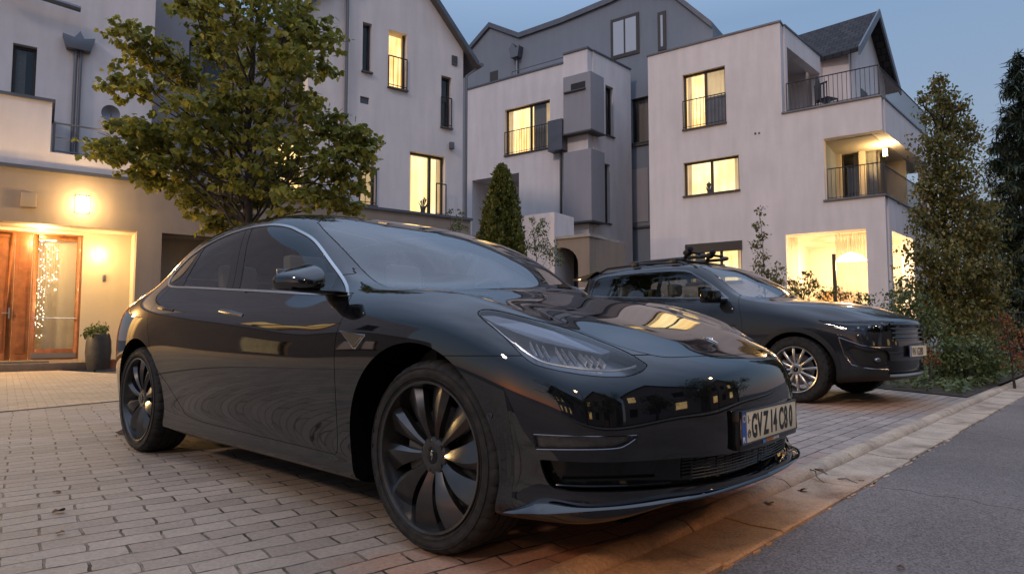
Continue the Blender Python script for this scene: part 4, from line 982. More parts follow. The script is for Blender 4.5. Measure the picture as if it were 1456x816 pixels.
def asphalt():
    m, t, b = nt('asphalt'); b.inputs['Roughness'].default_value = .8; tc = N(t, 'ShaderNodeTexCoord').outputs['Object']
    v = N(t, 'ShaderNodeTexVoronoi'); v.inputs['Scale'].default_value = 150; t.links.new(tc, v.inputs[0])
    n = N(t, 'ShaderNodeTexNoise'); n.inputs['Scale'].default_value = 1.3; n.inputs['Detail'].default_value = 9; n.inputs['Roughness'].default_value = .7; t.links.new(tc, n.inputs[0])
    n2 = N(t, 'ShaderNodeTexNoise'); n2.inputs['Scale'].default_value = 95; n2.inputs['Detail'].default_value = 4; t.links.new(tc, n2.inputs[0])
    r = N(t, 'ShaderNodeValToRGB'); r.color_ramp.elements[0].position = .3; r.color_ramp.elements[1].position = .72; r.color_ramp.elements[0].color = (.098,.078,.067,1); r.color_ramp.elements[1].color = (.145,.120,.108,1); t.links.new(n.outputs[0], r.inputs[0])
    sp = N(t, 'ShaderNodeMapRange'); sp.inputs[1].default_value = 0; sp.inputs[2].default_value = 1; sp.inputs[3].default_value = .42; sp.inputs[4].default_value = 1.95; t.links.new(v.outputs['Color'], sp.inputs[0])
    mx = N(t, 'ShaderNodeMix', data_type='RGBA', blend_type='MULTIPLY'); mx.inputs[0].default_value = 1; t.links.new(r.outputs[0], mx.inputs[6]); t.links.new(sp.outputs[0], mx.inputs[7])
    # hairline cracks and darker repaired strips
    wv = N(t, 'ShaderNodeTexNoise'); wv.inputs['Scale'].default_value = 2.5; wv.inputs['Detail'].default_value = 6; t.links.new(tc, wv.inputs[0]); wa = N(t, 'ShaderNodeVectorMath', operation='MULTIPLY_ADD'); wa.inputs[1].default_value = (.5,.5,0); t.links.new(wv.outputs['Color'], wa.inputs[0]); t.links.new(tc, wa.inputs[2])
    vc = N(t, 'ShaderNodeTexVoronoi', feature='DISTANCE_TO_EDGE'); vc.inputs['Scale'].default_value = .42; t.links.new(wa.outputs[0], vc.inputs[0])
    cm_ = N(t, 'ShaderNodeMapRange'); cm_.inputs[1].default_value = .0015; cm_.inputs[2].default_value = .005; cm_.inputs[3].default_value = .35; cm_.inputs[4].default_value = 1; t.links.new(vc.outputs['Distance'], cm_.inputs[0])
    n5 = N(t, 'ShaderNodeTexNoise'); n5.inputs['Scale'].default_value = .35; n5.inputs['Detail'].default_value = 3; t.links.new(tc, n5.inputs[0]); m5 = N(t, 'ShaderNodeMapRange'); m5.inputs[1].default_value = .40; m5.inputs[2].default_value = .6; m5.inputs[3].default_value = .78; m5.inputs[4].default_value = 1.12; t.links.new(n5.outputs[0], m5.inputs[0])
    mm_ = N(t, 'ShaderNodeMath', operation='MULTIPLY'); t.links.new(cm_.outputs[0], mm_.inputs[0]); t.links.new(m5.outputs[0], mm_.inputs[1]); mx2 = N(t, 'ShaderNodeMix', data_type='RGBA', blend_type='MULTIPLY'); mx2.inputs[0].default_value = 1; t.links.new(mx.outputs[2], mx2.inputs[6]); t.links.new(mm_.outputs[0], mx2.inputs[7]); t.links.new(mx2.outputs[2], b.inputs[0])
    bp = N(t, 'ShaderNodeBump'); bp.inputs[0].default_value = .7; bp.inputs[1].default_value = .004; t.links.new(n2.outputs[0], bp.inputs['Height']); t.links.new(bp.outputs[0], b.inputs['Normal']); return m
M['asphalt'] = asphalt()
def kerb_mat():
    m, t, b = nt('kerb_stone'); b.inputs['Roughness'].default_value = .82; tc = N(t, 'ShaderNodeTexCoord').outputs['Object']
    n = N(t, 'ShaderNodeTexNoise'); n.inputs['Scale'].default_value = 2.6; n.inputs['Detail'].default_value = 9; n.inputs['Roughness'].default_value = .7; t.links.new(tc, n.inputs[0])
    r = N(t, 'ShaderNodeValToRGB'); e = r.color_ramp.elements; e[0].position = .30; e[0].color = (.15,.105,.068,1); e[1].position = .70; e[1].color = (.50,.40,.29,1); x = e.new(.5); x.color = (.38,.30,.22,1); t.links.new(n.outputs[0], r.inputs[0])
    n2 = N(t, 'ShaderNodeTexNoise'); n2.inputs['Scale'].default_value = 85; n2.inputs['Detail'].default_value = 5; t.links.new(tc, n2.inputs[0])
    ma = N(t, 'ShaderNodeMapRange'); ma.inputs[1].default_value = .3; ma.inputs[2].default_value = .7; ma.inputs[3].default_value = .75; ma.inputs[4].default_value = 1.15; t.links.new(n2.outputs[0], ma.inputs[0])
    mx = N(t, 'ShaderNodeMix', data_type='RGBA', blend_type='MULTIPLY'); mx.inputs[0].default_value = 1; t.links.new(r.outputs[0], mx.inputs[6]); t.links.new(ma.outputs[0], mx.inputs[7]); t.links.new(glow_mix(t, tc, mx.outputs[2], *GLOW2), b.inputs[0])
    bp = N(t, 'ShaderNodeBump'); bp.inputs[0].default_value = .6; bp.inputs[1].default_value = .006; t.links.new(n2.outputs[0], bp.inputs['Height']); t.links.new(bp.outputs[0], b.inputs['Normal']); return m
M['kerb'] = kerb_mat()
M['orange_glow'] = mat('orange_glow_stone', (.30,.135,.045), .8, noise=.45, nscale=5, bump=.4, bscale=70)  # orange ground glow as a stone colour, not assigned
M['grass'] = mat('bare_ground', (.10,.085,.07), .95, noise=.5, nscale=5, bump=.8, bscale=40)
def flat(name, pts, z, mtl, kind='structure', depth=.0):
    q = MB(); q.add([(x, y, z) for x, y in pts], [tuple(range(len(pts)))]); o = q.build(name, mtl); tag(o, kind=kind); return o
flat('ground', [(-400,-400),(400,-400),(400,400),(-400,400)], -.12, M['grass'])
q = MB(); a = kp(-60,0); b_ = kp(80,0); c = kp(80,6.2); d = kp(-60,6.2)
q.add([(a[0],a[1],-.036),(b_[0],b_[1],-.036),(c[0],c[1],-.036),(d[0],d[1],-.036)], [(0,1,2,3)]); tag(q.build('road', M['asphalt']), kind='structure')
# forecourt: three paved fields
def quadk(s0, s1, n0, n1): return [kp(s0,n0)[:2], kp(s1,n0)[:2], kp(s1,n1)[:2], kp(s0,n1)[:2]]
cy_s = (CO[0]-KP[0])*KD[0]+(CO[1]-KP[1])*KD[1]+.25
KIN = -.37
flat('driveway', quadk(-16, cy_s, -22, KIN), 0, M['pave_left'])
flat('forecourt', quadk(cy_s, 9.2, -9.5, KIN), .0, M['pave_right'])
flat('garden_bed', quadk(4.6, 30, -9.5, -9.5+.01), .01, M['earth'])
# kerb stones (each a metre) with a rounded top, and gutter slabs
kerbg = 'kerb stones along the street'
def kerb_stone(s0, s1, i):
    rg = random.Random(i*7+3); g_ = .004; q = MB(); dz = rg.uniform(-.004,.004); dn = rg.uniform(-.005,.005)
    prof = [(-.365,-.06),(-.365,.000),(-.350,.012),(-.325,.020),(-.285,.016),(-.262,.000),(-.252,-.020),(-.248,-.06)]
    vs = []; st = [s0+g_, s0+.02, (s0+s1)/2, s1-.02, s1-g_]
    for k, s in enumerate(st):
        sh_ = .006 if k in (0, 4) else 0
        for n, z in prof: vs.append(kp(s, n+dn, z+dz-(sh_ if z > -.02 else 0)))
    m = len(prof); fs = [(a*m+j, a*m+j+1, (a+1)*m+j+1, (a+1)*m+j) for a in range(4) for j in range(m-1)]+[tuple(range(m)), tuple(4*m+j for j in range(m))[::-1]]
    q.add(vs, fs)
    o = q.build('kerb_stone', M['kerb'], None, smooth=True, angle=40); tag(o, kind='structure'); return o
def gutter_slab(s0, s1, i):
    rg = random.Random(i*5+1); g_ = .003; q = MB(); dz = rg.uniform(-.003,.003); e = rg.uniform(-.012,.006)
    prof = [(-.246,-.06),(-.246,-.016+dz),(-.13,-.024+dz),(-.01+e,-.020+dz),(e,-.026+dz),(e,-.06)]
    vs = []
    for s in (s0+g_, s0+.015, s1-.015, s1-g_):
        for n, z in prof: vs.append(kp(s, n, z))
    m = len(prof); fs = [(a*m+j, a*m+j+1, (a+1)*m+j+1, (a+1)*m+j) for a in range(3) for j in range(m-1)]+[tuple(range(m)), tuple(3*m+j for j in range(m))[::-1]]
    q.add(vs, fs); o = q.build('gutter_slab', M['kerb'], None, smooth=True, angle=30); tag(o, kind='structure'); return o
for i in range(-4, 26): kerb_stone(i*1.0+.37, i*1.0+1.37, i)
for i in range(-8, 50): gutter_slab(i*.5+.12, i*.5+.62, i)
# ragged joint between gutter and asphalt: broken mortar chips
q = MB(); rg = random.Random(5)
for i in range(90):
    s = rg.uniform(-1.2, 9); n = rg.uniform(-.004, .016)*(1 if rg.random() < .85 else 2.0); r_ = rg.uniform(.004, .020)
    pts = [(r_*rg.uniform(.6,1.5)*math.cos(a_*PI/3)*2.2, r_*rg.uniform(.4,1)*math.sin(a_*PI/3)*.7) for a_ in range(6)]
    q.prism(pts, -.0355, -.031, lambda a_, b_, h, s=s, n=n: kp(s+a_, n+b_, h))
tag(q.build('mortar_chips', M['kerb']), kind='stuff')
# finer path paving before the entrance, edged by a dark drain line
def gpt(px, py):
    r = ray(px, py); t_ = -CAMH/r[2]; return (t_*r[0], t_*r[1])
g0 = gpt(0, 586); g1 = gpt(172, 570); gd = Vector((g1[0]-g0[0], g1[1]-g0[1])).normalized(); gn = Vector((-gd.y, gd.x))
A_ = Vector(g0)-gd*8; B_ = Vector(g0)+gd*3.6
flat('entrance_path', [tuple(A_), tuple(B_), tuple(B_+gn*9), tuple(A_+gn*9)], .004, M['pave_path'])
q = MB(); q.prism([tuple(A_-gn*.012), tuple(B_-gn*.012), tuple(B_+gn*.012), tuple(A_+gn*.012)], .004, .008); tag(q.build('path_edge', M['rail']), kind='structure')
# crack lines in gutter slabs are real fallen twigs and leaves
def litter(name, label, pts, cat='leaf', group=None):
    pass
# ---------------------------------------------------------------- left house with entrance
L_ = Fr(-9.6, 12.2, math.radians(36))
hl = L_.empty('house', label='white house at the left with beige ground floor and timber entrance under a lit lamp', cat='house')
zF0, zF1 = 2.84, 3.87
uP0, uP1, uG1, uE = L_.u(192,400), L_.u(228,400), L_.u(300,400), L_.u(661,200)
q = MB()
# projecting ground floor: fascia beam, pier, wall under fascia beyond the garage niche
wall_mb(q, (-17, uE+.2), (0, zF1), [(-9.2,-7.9,.2,2.3),(-12.6,-10.8,.9,2.3),(-4.6, uP0, -1, zF0), (uP1, uG1, -1, zF0)], 0, .35)
q.build('ground_floor_wall', M['beige'], hl)
q = MB(); q.box(-17, uE+.25, -.05, 1.9, zF1, zF1+.07); q.build('terrace_coping', M['metal'], hl)
q = MB(); q.box(-5, uG1+.1, .35, 1.2, zF0+.002, zF0+.2); q.build('porch_ceiling', M['beige2'], hl)
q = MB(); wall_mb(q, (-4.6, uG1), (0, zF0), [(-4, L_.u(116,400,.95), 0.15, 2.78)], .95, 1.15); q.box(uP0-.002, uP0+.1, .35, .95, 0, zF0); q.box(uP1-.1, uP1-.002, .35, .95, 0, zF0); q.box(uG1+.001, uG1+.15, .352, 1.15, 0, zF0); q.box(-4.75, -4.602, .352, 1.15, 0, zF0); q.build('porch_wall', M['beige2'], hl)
q = MB(); q.box(-4.6, L_.u(128,525,-.25), -.25, .95, 0, .15); q.build('door_step', mat('step_stone', (.16,.115,.08), .8, noise=.3, nscale=6, bump=.3, bscale=60), hl, bevel=.012)
q = MB(); q.box(L_.u(-40,510,-.1), L_.u(70,505,-.1), -.12, .45, .152, .165); tag(q.build('doormat', mat('doormat', (.03,.03,.032), .95, bump=.8, bscale=120)), 'dark doormat lying on the step before the timber doors', 'doormat').matrix_world = Matrix.Translation((L_.o[0],L_.o[1],0))@Matrix.Rotation(L_.a,4,'Z')
# timber doors at the recessed wall
yd = .99; U = lambda px, py=420: L_.u(px, py, yd)
def leaf(px0, px1, glass, name):
    a, b = U(px0), U(px1); q = MB(); w_ = .085
    z0, z1 = .17, 2.74
    q.box(a,a+w_,yd,yd+.06,z0,z1); q.box(b-w_,b,yd,yd+.06,z0,z1); q.box(a+w_,b-w_,yd,yd+.06,z1-.1,z1); q.box(a+w_,b-w_,yd,yd+.06,z0,z0+(.22 if glass else .14))
    if not glass:
        q.box(a+w_,b-w_,yd+.02,yd+.05,z0+.14,z1-.1); q.box(a+w_+.05,b-w_-.05,yd+.008,yd+.022,z0+.22,z1-.2)
    d = q.build(name, M['wood'], hl, bevel=.006)
    if glass:
        q = MB(); q.add([(a+w_,yd+.03,z0+.22),(b-w_,yd+.03,z0+.22),(b-w_,yd+.03,z1-.1),(a+w_,yd+.03,z1-.1)], [(0,1,2,3)]); q.build('pane', M['window'], d)
        q = MB(); q.tube([(a+w_-.02,yd-.035,1.02),(b-w_+.03,yd-.035,1.02)], .012, 8); q.build('grab_bar', M['steel'], d, smooth=True)
        q = MB(); q.box(a+.03,b-.03,yd-.012,yd-.002,z0+.03,z0+.13); q.build('kick_plate', M['steel'], d)
    else:
        q = MB(); q.box(b-.055,b-.03,yd-.03,yd-.004,1.0,1.22); q.box(b-.16,b-.03,yd-.05,yd-.035,1.1,1.125); q.build('handle', M['steel'], d, bevel=.004)
    return d
leaf(-70, -28, True, 'side_light'); leaf(-26, 18, False, 'entrance_door'); q = MB(); q.box(U(19), U(43), yd+.004, yd+.056, .165, 2.744); q.box(U(19)+.06, U(43)-.06, yd-.006, yd+.003, .3, 2.6); q.build('wood_panel', M['wood'], hl, bevel=.005); leaf(44, 114, True, 'glazed_door')
q = MB(); q.box(-4, U(116), yd-.01, yd+.09, 2.745, 2.78); q.box(U(114.5), U(117.5), yd-.012, yd+.08, 0.16, 2.745); q.build('door_frame', M['wood'], hl)
# hallway behind the glazed door
q = MB(); a, b = U(-80), U(116); q.norec = True
q.add([(a,2.9,.15),(b,2.9,.15),(b,2.9,2.83),(a,2.9,2.83),(a,1.16,.15),(b,1.16,.15),(b,1.16,2.83),(a,1.16,2.83)], [(0,1,2,3),(0,4,5,1),(1,5,6,2),(2,6,7,3),(3,7,4,0)]); q.build('hallway', M['beige2'], hl)
he = empty('ceiling_lamp', L_.world(U(70), 2.0, 2.8), L_.a, label='unseen ceiling lamp added to light the hallway behind the glazed door', cat='ceiling lamp'); q = MB(); q.lathe([(.0001,-.06),(.10,-.055),(.13,-.01),(.13,0),(.0001,0)], 20); q.build('diffuser', mat('added_hall_lamp', (1,.85,.6), .5, emit=(1,.66,.32), estr=8), he, smooth=True)
ld = bpy.data.lights.new('lamp_light', 'POINT'); ld.energy = 16; ld.color = (1,.66,.34); ld.shadow_soft_size = .1; lo = bpy.data.objects.new('lamp_light', ld); COL.objects.link(lo); lo.parent = he; lo.location = (0,0,-.25)  # lamp added to brighten the hallway
q = MB(); vs = []
for i in range(40):
    x = U(62)+(U(112)-U(62))*i/39; o_ = .004*math.sin(i*.5); vs += [(x,1.13+o_,.25),(x,1.13+o_*.6,2.6)]
q.add(vs, [(2*i,2*i+2,2*i+3,2*i+1) for i in range(39)]); q.build('door_curtain', mat('door_sheer', (.75,.68,.55), .9, alpha=.5), hl, smooth=True, angle=80)
# string of tiny lights behind the door pane
M['fairy'] = mat('fairy_bulb', (1,.9,.7), .5, emit=(1,.85,.6), estr=9); M['wire'] = mat('wire', (.02,.02,.02), .6)
fl = L_.empty('string_lights', label='curtain of tiny warm string lights hanging behind the glazed door pane', cat='string lights')
rg = random.Random(3); q = MB(); qs = MB()
for k in range(9):
    u_ = U(47)+.05+k*(U(80)-U(47)-.05)/8; z = 2.55; qs.tube([(u_,1.09,2.57),(u_+.01,1.09,2.57-(1.7 if k < 4 else .7))], .0015, 4)
    while z > (.55 if k < 4 else 1.6):
        if rg.random() < (.5 if k < 4 else .3): q.sphere((u_+rg.uniform(-.015,.015), 1.085+rg.uniform(-.01,.01), z), .0055, 6)
        z -= rg.uniform(.035,.08)
q.build('bulbs', M['fairy'], fl); qs.build('wire', M['wire'], fl)
window(hl, -9.2, -7.9, .2, 2.3, 0, (), 'dim', sill=False); window(hl, -12.6, -10.8, .9, 2.3, 0, (.5,), 'lit'); window(hl, -9.5, -8.1, 4.9, 6.5, 1.55, (.5,), 'lit'); window(hl, -13, -11.6, 4.9, 6.5, 1.55, (.5,), 'dark')
# lamps: box up-and-down light on the fascia, small lamp on porch wall, bell plate
def wlamp(px, py, dpt, w, h, label, power, estr):
    u_, z_ = L_.at(px, py, dpt); e = empty('wall_lamp', L_.world(u_, dpt, z_), L_.a, label=label, cat='wall lamp')
    q = MB(); q.box(-w/2-.012,w/2+.012,-.012,0,-h*.6,h*.6); q.build('back_plate', M['steel'], e, bevel=.003)
    q = MB(); q.box(-w/2,w/2,-.10,-.014,-h/2,h/2); q.build('diffuser', mat('lamp_diffuser', (1,.8,.5), .5, emit=(1,.68,.30), estr=estr), e, bevel=.01)
    ld = bpy.data.lights.new('lamp_light', 'POINT'); ld.energy = power; ld.color = (1,.64,.25); ld.shadow_soft_size = .08
    lo = bpy.data.objects.new('lamp_light', ld); COL.objects.link(lo); lo.parent = e; lo.location = (0,-.42,-.05); return e
wlamp(117, 291, 0, .22, .30, 'bright box-shaped wall lamp glowing on the beige fascia above the doors', 22, 12)
wlamp(141, 362, .95, .10, .16, 'small lit wall lamp on the porch wall right of the glazed door', 9, 12)
wlamp(-330, 300, 0, .22, .30, 'added box-shaped wall lamp out of frame on the same facade, warming the driveway', 330, 30)  # unseen lamp added for warm light on the driveway and door reflections
u_d = L_.u(60, 330, .6); pe = empty('ceiling_lamp', L_.world(u_d, .62, zF0), L_.a, label='small round downlight in the porch ceiling over the glazed door', cat='ceiling lamp')
q = MB(); q.lathe([(.0001,-.02),(.07,-.018),(.085,0),(.0001,0)], 20); q.build('diffuser', mat('downlight_glass', (1,.85,.6), .5, emit=(1,.62,.28), estr=16), pe, smooth=True)
ld = bpy.data.lights.new('lamp_light', 'POINT'); ld.energy = 24; ld.color = (1,.63,.25); ld.shadow_soft_size = .06; lo = bpy.data.objects.new('lamp_light', ld); COL.objects.link(lo); lo.parent = pe; lo.location = (0,-.15,-.12)
q = MB(); u_, z_ = L_.at(148,395,.95); q.box(u_-.03,u_+.03,.92,.948,z_-.07,z_+.07); q.build('bell_plate', M['steel'], hl, bevel=.004)
q = MB(); u_, z_ = L_.at(41,285,0); q.box(u_-.12,u_+.12,-.10,-.003,z_-.14,z_+.14); tag(q.build('meter_box', M['beige'], None, bevel=.01), 'small beige box fixed to the fascia left of the bright wall lamp', 'meter box').matrix_world = Matrix.Translation((L_.o[0],L_.o[1],0))@Matrix.Rotation(L_.a,4,'Z')
# ---- upper part, left: terrace block, set-back wall, recessed grey bay
yB = 1.55
uB1 = L_.u(72,200,0); zBt = L_.z(40,140,0)
q = MB(); q.box(-5, uB1, .02, yB, zF1+.07, zBt); q.build('terrace_block', M['white2'], hl)
q = MB(); q.box(-5, uB1+.05, -.02, yB, zBt, zBt+.06); q.build('block_coping', M['metal'], hl)
uC, uD = L_.u(218,100,yB), L_.u(268,100,yB+1.2)
w0, w1 = L_.at(15,133,yB), L_.at(53,68,yB)
q = MB(); wall_mb(q, (-17, uC), (zF1, 9.3), [(-9.5,-8.1,4.9,6.5),(-13,-11.6,4.9,6.5),(w0[0], w1[0], w0[1]-.3, w1[1])], yB, yB+.35); q.build('upper_wall', M['white2'], hl)
window(hl, w0[0], w1[0], w0[1]-.3, w1[1], yB, (), 'dark', curt=[(0,.55,'curtain')], sill=False)
q = MB(); wall_mb(q, (uC-.3, L_.u(455,100,yB+1.2)), (zF1, 9.3), [(uD, uD+.9, 7.0, 8.3), (uD+2.2, uD+3.1, 4.3, 6.1)], yB+1.2, yB+1.5); q.build('recessed_wall', M['midgrey'], hl)
window(hl, uD, uD+.9, 7.0, 8.3, yB+1.2, (.5,), 'dark', curt=[(0,.4,'curtain')]); window(hl, uD+2.2, uD+3.1, 4.3, 6.1, yB+1.2, (.5,), 'lit')
q = MB(); q.box(uC-.35, uC-.002, yB+.352, yB+1.2, zF1, 9.3); q.build('return_wall', M['white2'], hl)
q = MB(); q.box(uB1, uC+.5, .02, .22, zF1+.07, 4.27); q.build('terrace_parapet', M['white2'], hl)
q = MB(); railing_mb(q, [(uB1+.05,.12),(uB1+2.2,.12),(uC+.4,.12)], 4.27, .62, bars=False, r=.012); q.tube([(uB1+.05,.12,4.60),(uC+.4,.12,4.60)], .010, 6); q.build('terrace_railing', M['metal'], hl, smooth=True)
q = MB(); railing_mb(q, [(-1.4,.04),(L_.u(18,190,0),.04)], zF1+.3, .95, bars=False, r=.012); q.build('block_railing', M['metal'], hl, smooth=True)
# downpipe with hopper on the set-back wall
u_ = L_.u(110,100,yB); q = MB(); zt = L_.z(110,62,yB)
q.tube([(u_-.04,yB-.07,zF1),(u_-.04,yB-.07,zt-.15)], .035, 8); q.tube([(u_+.05,yB-.07,zF1),(u_+.05,yB-.07,zt-.15)], .03, 8)
q.build('downpipe', M['pipe'], hl, smooth=True)
q = MB(); q.prism([(-.22,0),(.22,0),(.30,.32),(.10,.26),(.02,.42),(-.08,.26),(-.30,.30)], yB-.2, yB-.002, lambda a,b,h: (u_+a, h, zt-.2+b)); q.build('rain_hopper', M['pipe'], hl, bevel=.01)
# eaves piece top left
a = L_.at(65,2,yB-.25); b = L_.at(115,14,yB-.25); q = MB(); q.tube([(a[0]-1,yB-.25,a[1]+.15),(b[0],yB-.25,b[1])], .07, 8); q.build('gutter', M['pipe'], hl, smooth=True)
# ---- gabled wing, right
gw = L_.empty('gabled_house', label='tall white gabled house with a lit window, rising behind the maple', cat='house')
u0, u1 = L_.u(438,100,.3), L_.u(658,200,.3); zE = L_.z(655,72,.3); zR = zE+(u1-u0)/2*1.08
def W(x0, y0, x1, y1, d=.3):
    a = L_.at(x0, y1, d); b = L_.at(x1, y0, d); return (a[0], b[0], min(a[1], b[1]), max(a[1], b[1]))
H = [W(515,20,529,103), W(552,39,579,128), W(627,107,642,183), W(582,217,633,303), W(511,236,535,292), W(512,137,525,149)]
H = [(a,b,L_.z((x0+x1)/2, yb, .3), L_.z((x0+x1)/2, ya, .3)) for (a,b,_,_),(x0,ya,x1,yb) in zip(H, [(515,21,529,103),(552,41,579,127),(627,109,642,182),(582,219,633,306),(511,236,535,292),(512,138,525,148)])]
H[3] = (H[3][0], H[3][1], zF1+.08, H[3][3])
q = MB(); wall_mb(q, (u0, u1), (zF1, zE), H, .3, .65); um = (u0+u1)/2-.35
q.prism([(u0,zE+.0),(u1,zE+.0),(um+.35,zR)], .3, .65, lambda a,b,h: (a,h,b)); q.box(u1-.35, u1, .652, 7, zF1, zE); q.build('wall', M['white'], gw)
looks = [('dark',(),[(.0,.5,'curtain')]),('lit',(),None),('dark',(),[(0,.45,'curtain')]),('blind',(.62,),None),('dim',(),None)]
for k, (h, (lk, ml, cu)) in enumerate(zip(H[:5], looks)):
    w = window(gw, h[0], h[1], h[2], h[3], .3, ml, lk, curt=cu, rail=(.85 if k in (1,2) else (.95 if k == 4 else False)), fr=.055)
h = H[5]; q = MB(); q.box(h[0],h[1],.36,.4,h[2],h[3]); [q.box(h[0],h[1],.345,.355,h[2]+.03+.05*i,h[2]+.05+.05*i) for i in range(4)]; q.build('vent', M['pipe'], gw)
# roof planes with overhang
for s_ in (1, -1):
    q = MB(); xe = u1+.42 if s_ > 0 else u0-.42; xm = (u0+u1)/2; ze = zE-.42*1.08
    q.prism([(xe,ze),(xm,zR+.02),(xm,zR+.20),(xe,ze+.17)], .08, 7, lambda a,b,h: (a,h,b)); r = q.build('roof', M['metal'], gw)
q = MB(); xe = u1+.46; q.tube([(xe,-.0,zE-.40),(xe,7,zE-.40)], .065, 8); q.tube([(xe,.25,zE-.42),(u1+.08,.25,zE-.75),(u1+.08,.25,zF1)], .042, 8); q.build('downpipe', M['pipe'], gw, smooth=True)
q = MB(); u_ = L_.u(491,200,.22); q.tube([(u_,.22,zF1+.05),(u_,.22,11)], .045, 8); q.build('downpipe', M['pipe'], gw, smooth=True)
q = MB(); u_, z_ = L_.at(646,87,.3); q.box(u_-.09,u_+.09,.27,.298,z_-.14,z_+.14); q.box(u_-.05,u_+.05,.262,.27,z_-.04,z_+.10); q.build('vent', M['sill'], gw)
u_, z_ = L_.at(641,208,.3); q = MB(); q.box(u_-.06,u_+.06,.2,.298,z_-.1,z_+.1); q.build('wall_box', M['pipe'], gw, bevel=.01)
# roof rail and figures on the small terrace before the lit window
q = MB(); railing_mb(q, [(H[3][0]+.75,.15),(H[3][1]-.05,.15)], zF1+.07, .9, sp=.13); q.build('french_balcony', M['rail'], gw, smooth=True)
# planter by the door
def lw(px, d, v): pass
pu, pv = L_.u(139,520,-.35), -.35
pt = empty('planter', L_.world(pu, pv, 0), label='tall dark rounded planter with small flowers beside the entrance step', cat='planter')
q = MB(); q.lathe([(.0001,.0),(.17,.0),(.205,.12),(.225,.35),(.215,.55),(.19,.67),(.18,.70),(.16,.70),(.15,.62),(.0001,.62)], 28, lambda x,y,h:(x,y,h)); q.build('pot', mat('planter_glaze', (.045,.040,.036), .5, noise=.3, nscale=12), pt, smooth=True, angle=50)

u_, z_ = L_.at(157,163,yB-.3); sd_ = empty('satellite_dish', L_.world(u_, yB-.3, z_), L_.a, label='small dark satellite dish on a bracket above the left terrace railing', cat='satellite dish')
q = MB(); q.lathe([(.0001,.0),(.10,.012),(.19,.05),(.19,.058),(.10,.02),(.0001,.008)], 22, lambda x,y,h: (x*.95, -h-.02, y)); q.build('dish', M['pipe'], sd_, smooth=True); q = MB(); q.tube([(0,0,0),(0,.15,-.05),(0,.30,-.05)], .018, 8); q.tube([(0,-.02,-.16),(0,-.22,-.05)], .008, 6); q.build('bracket', M['rail'], sd_, smooth=True)
# ---------------------------------------------------------------- right house
RA = -math.atan2(.583, .8125)
R_F = Fr(4.864, 22.7, RA)
hr = R_F.empty('modern_house', label='large white house at the right with corner balconies and a brightly lit glazed room', cat='house')
uA = R_F.u(1112, 150); uC = R_F.u(1257, 250)
sd = (.144, .990)          # side direction in the local frame
zTop = R_F.z(1000, 60.5); zT = (R_F.z(1112,161)+R_F.z(1246,140))/2
zL1 = (R_F.z(1171,199)+R_F.z(1250,184))/2; zL0 = (R_F.z(1175,288)+R_F.z(1255,277))/2
zRm = (R_F.z(1112,335)+R_F.z(1233,324))/2
uL0 = R_F.u(1172, 240); uR0, uR1 = R_F.u(1112,400), R_F.u(1234,400)
def RW(x0, ya, x1, yb):
    a = R_F.u(x0, (ya+yb)/2); b = R_F.u(x1, (ya+yb)/2); m_ = (x0+x1)/2; return (a, b, R_F.z(m_, yb), R_F.z(m_, ya))
HA, HB, HC = RW(971,100,1031.5,180), RW(972,226,1051,275), RW(976,345,1055,402)
q = MB()
wall_mb(q, (0, uA), (0, zTop), [HA, HB, HC], 0, .35)
wall_mb(q, (uA, uC), (0, zT), [(uL0, uC+1, zL0, zL1), (uR0, uR1, .25, zRm)], 0, .35)
SL = 6.6
sf = lambda u, y, z: (uC+sd[0]*u-sd[1]*y, sd[1]*u+sd[0]*y, z)      # side walls: u along the side, y inwards (towards -x)
sf2 = lambda u, y, z: sf(u, y, z)
S_F = Fr(*R_F.world(uC, 0)[:2], RA+math.atan2(sd[1], sd[0]))
sR0, sR1 = max(.36,S_F.u(1264,380)), S_F.u(1300,380)
wall_mb(q, (.352, SL), (0, zT), [(0, SL-.8, zL0, zL1), (sR0+.25, sR1, .25, zRm-.05)], 0, .35, sf)
q.build('wall', M['white'], hr)
q = MB(); q.box(-.03, uA+.03, -.04, .36, zTop, zTop+.06); q.build('roof_coping', M['metal'], hr)
# left flank (to the grey house) and flat roof
q = MB(); q.box(0, .35, .352, 8, 0, zTop); q.box(.352, uA-.002, .352, 8, zTop-.4, zTop-.05); q.build('flat_roof', M['white'], hr)
# floors: terrace slab, loggia floor and ceiling, room floor and ceiling
def plate_(z0, z1, name, mtl, ua=uL0-.2, d=SL-.01, i=.352):
    q = MB(); q.prism([(ua, i), (uC-.35+sd[0]*i, i), (uC-.352+sd[0]*d, d), (ua, d)], z0, z1); return q.build(name, mtl, hr)
plate_(zT-.16, zT-.02, 'terrace_slab', M['concrete'], uA); plate_(zL1-.02, zL1+.12, 'loggia_ceiling', M['beige2']); plate_(zL0-.15, zL0-.01, 'loggia_floor', M['concrete']); plate_(zRm+.02, zRm+.14, 'room_ceiling', M['room'], uR0-.4); plate_(.1, .24, 'room_floor', M['room'], uR0-.4)
q = MB(); q.box(uA-.02, uC+.02, -.05, .36, zT, zT+.05); q.prism([(.36,0),(SL,0)][::1]+[(SL,.36),(.36,.36)], zT, zT+.05, lambda a,b,h: sf(a, b-.03, h)); q.build('terrace_edge', M['metal'], hr)
q = MB(); q.box(uL0-.05, uC+.04, -.06, .10, zL0, zL0+.05); q.prism([(.1,0),(SL-.8,0),(SL-.8,.15),(.1,.15)], zL0, zL0+.05, lambda a,b,h: sf(a, b-.05, h)); q.build('balcony_edge', M['metal'], hr)
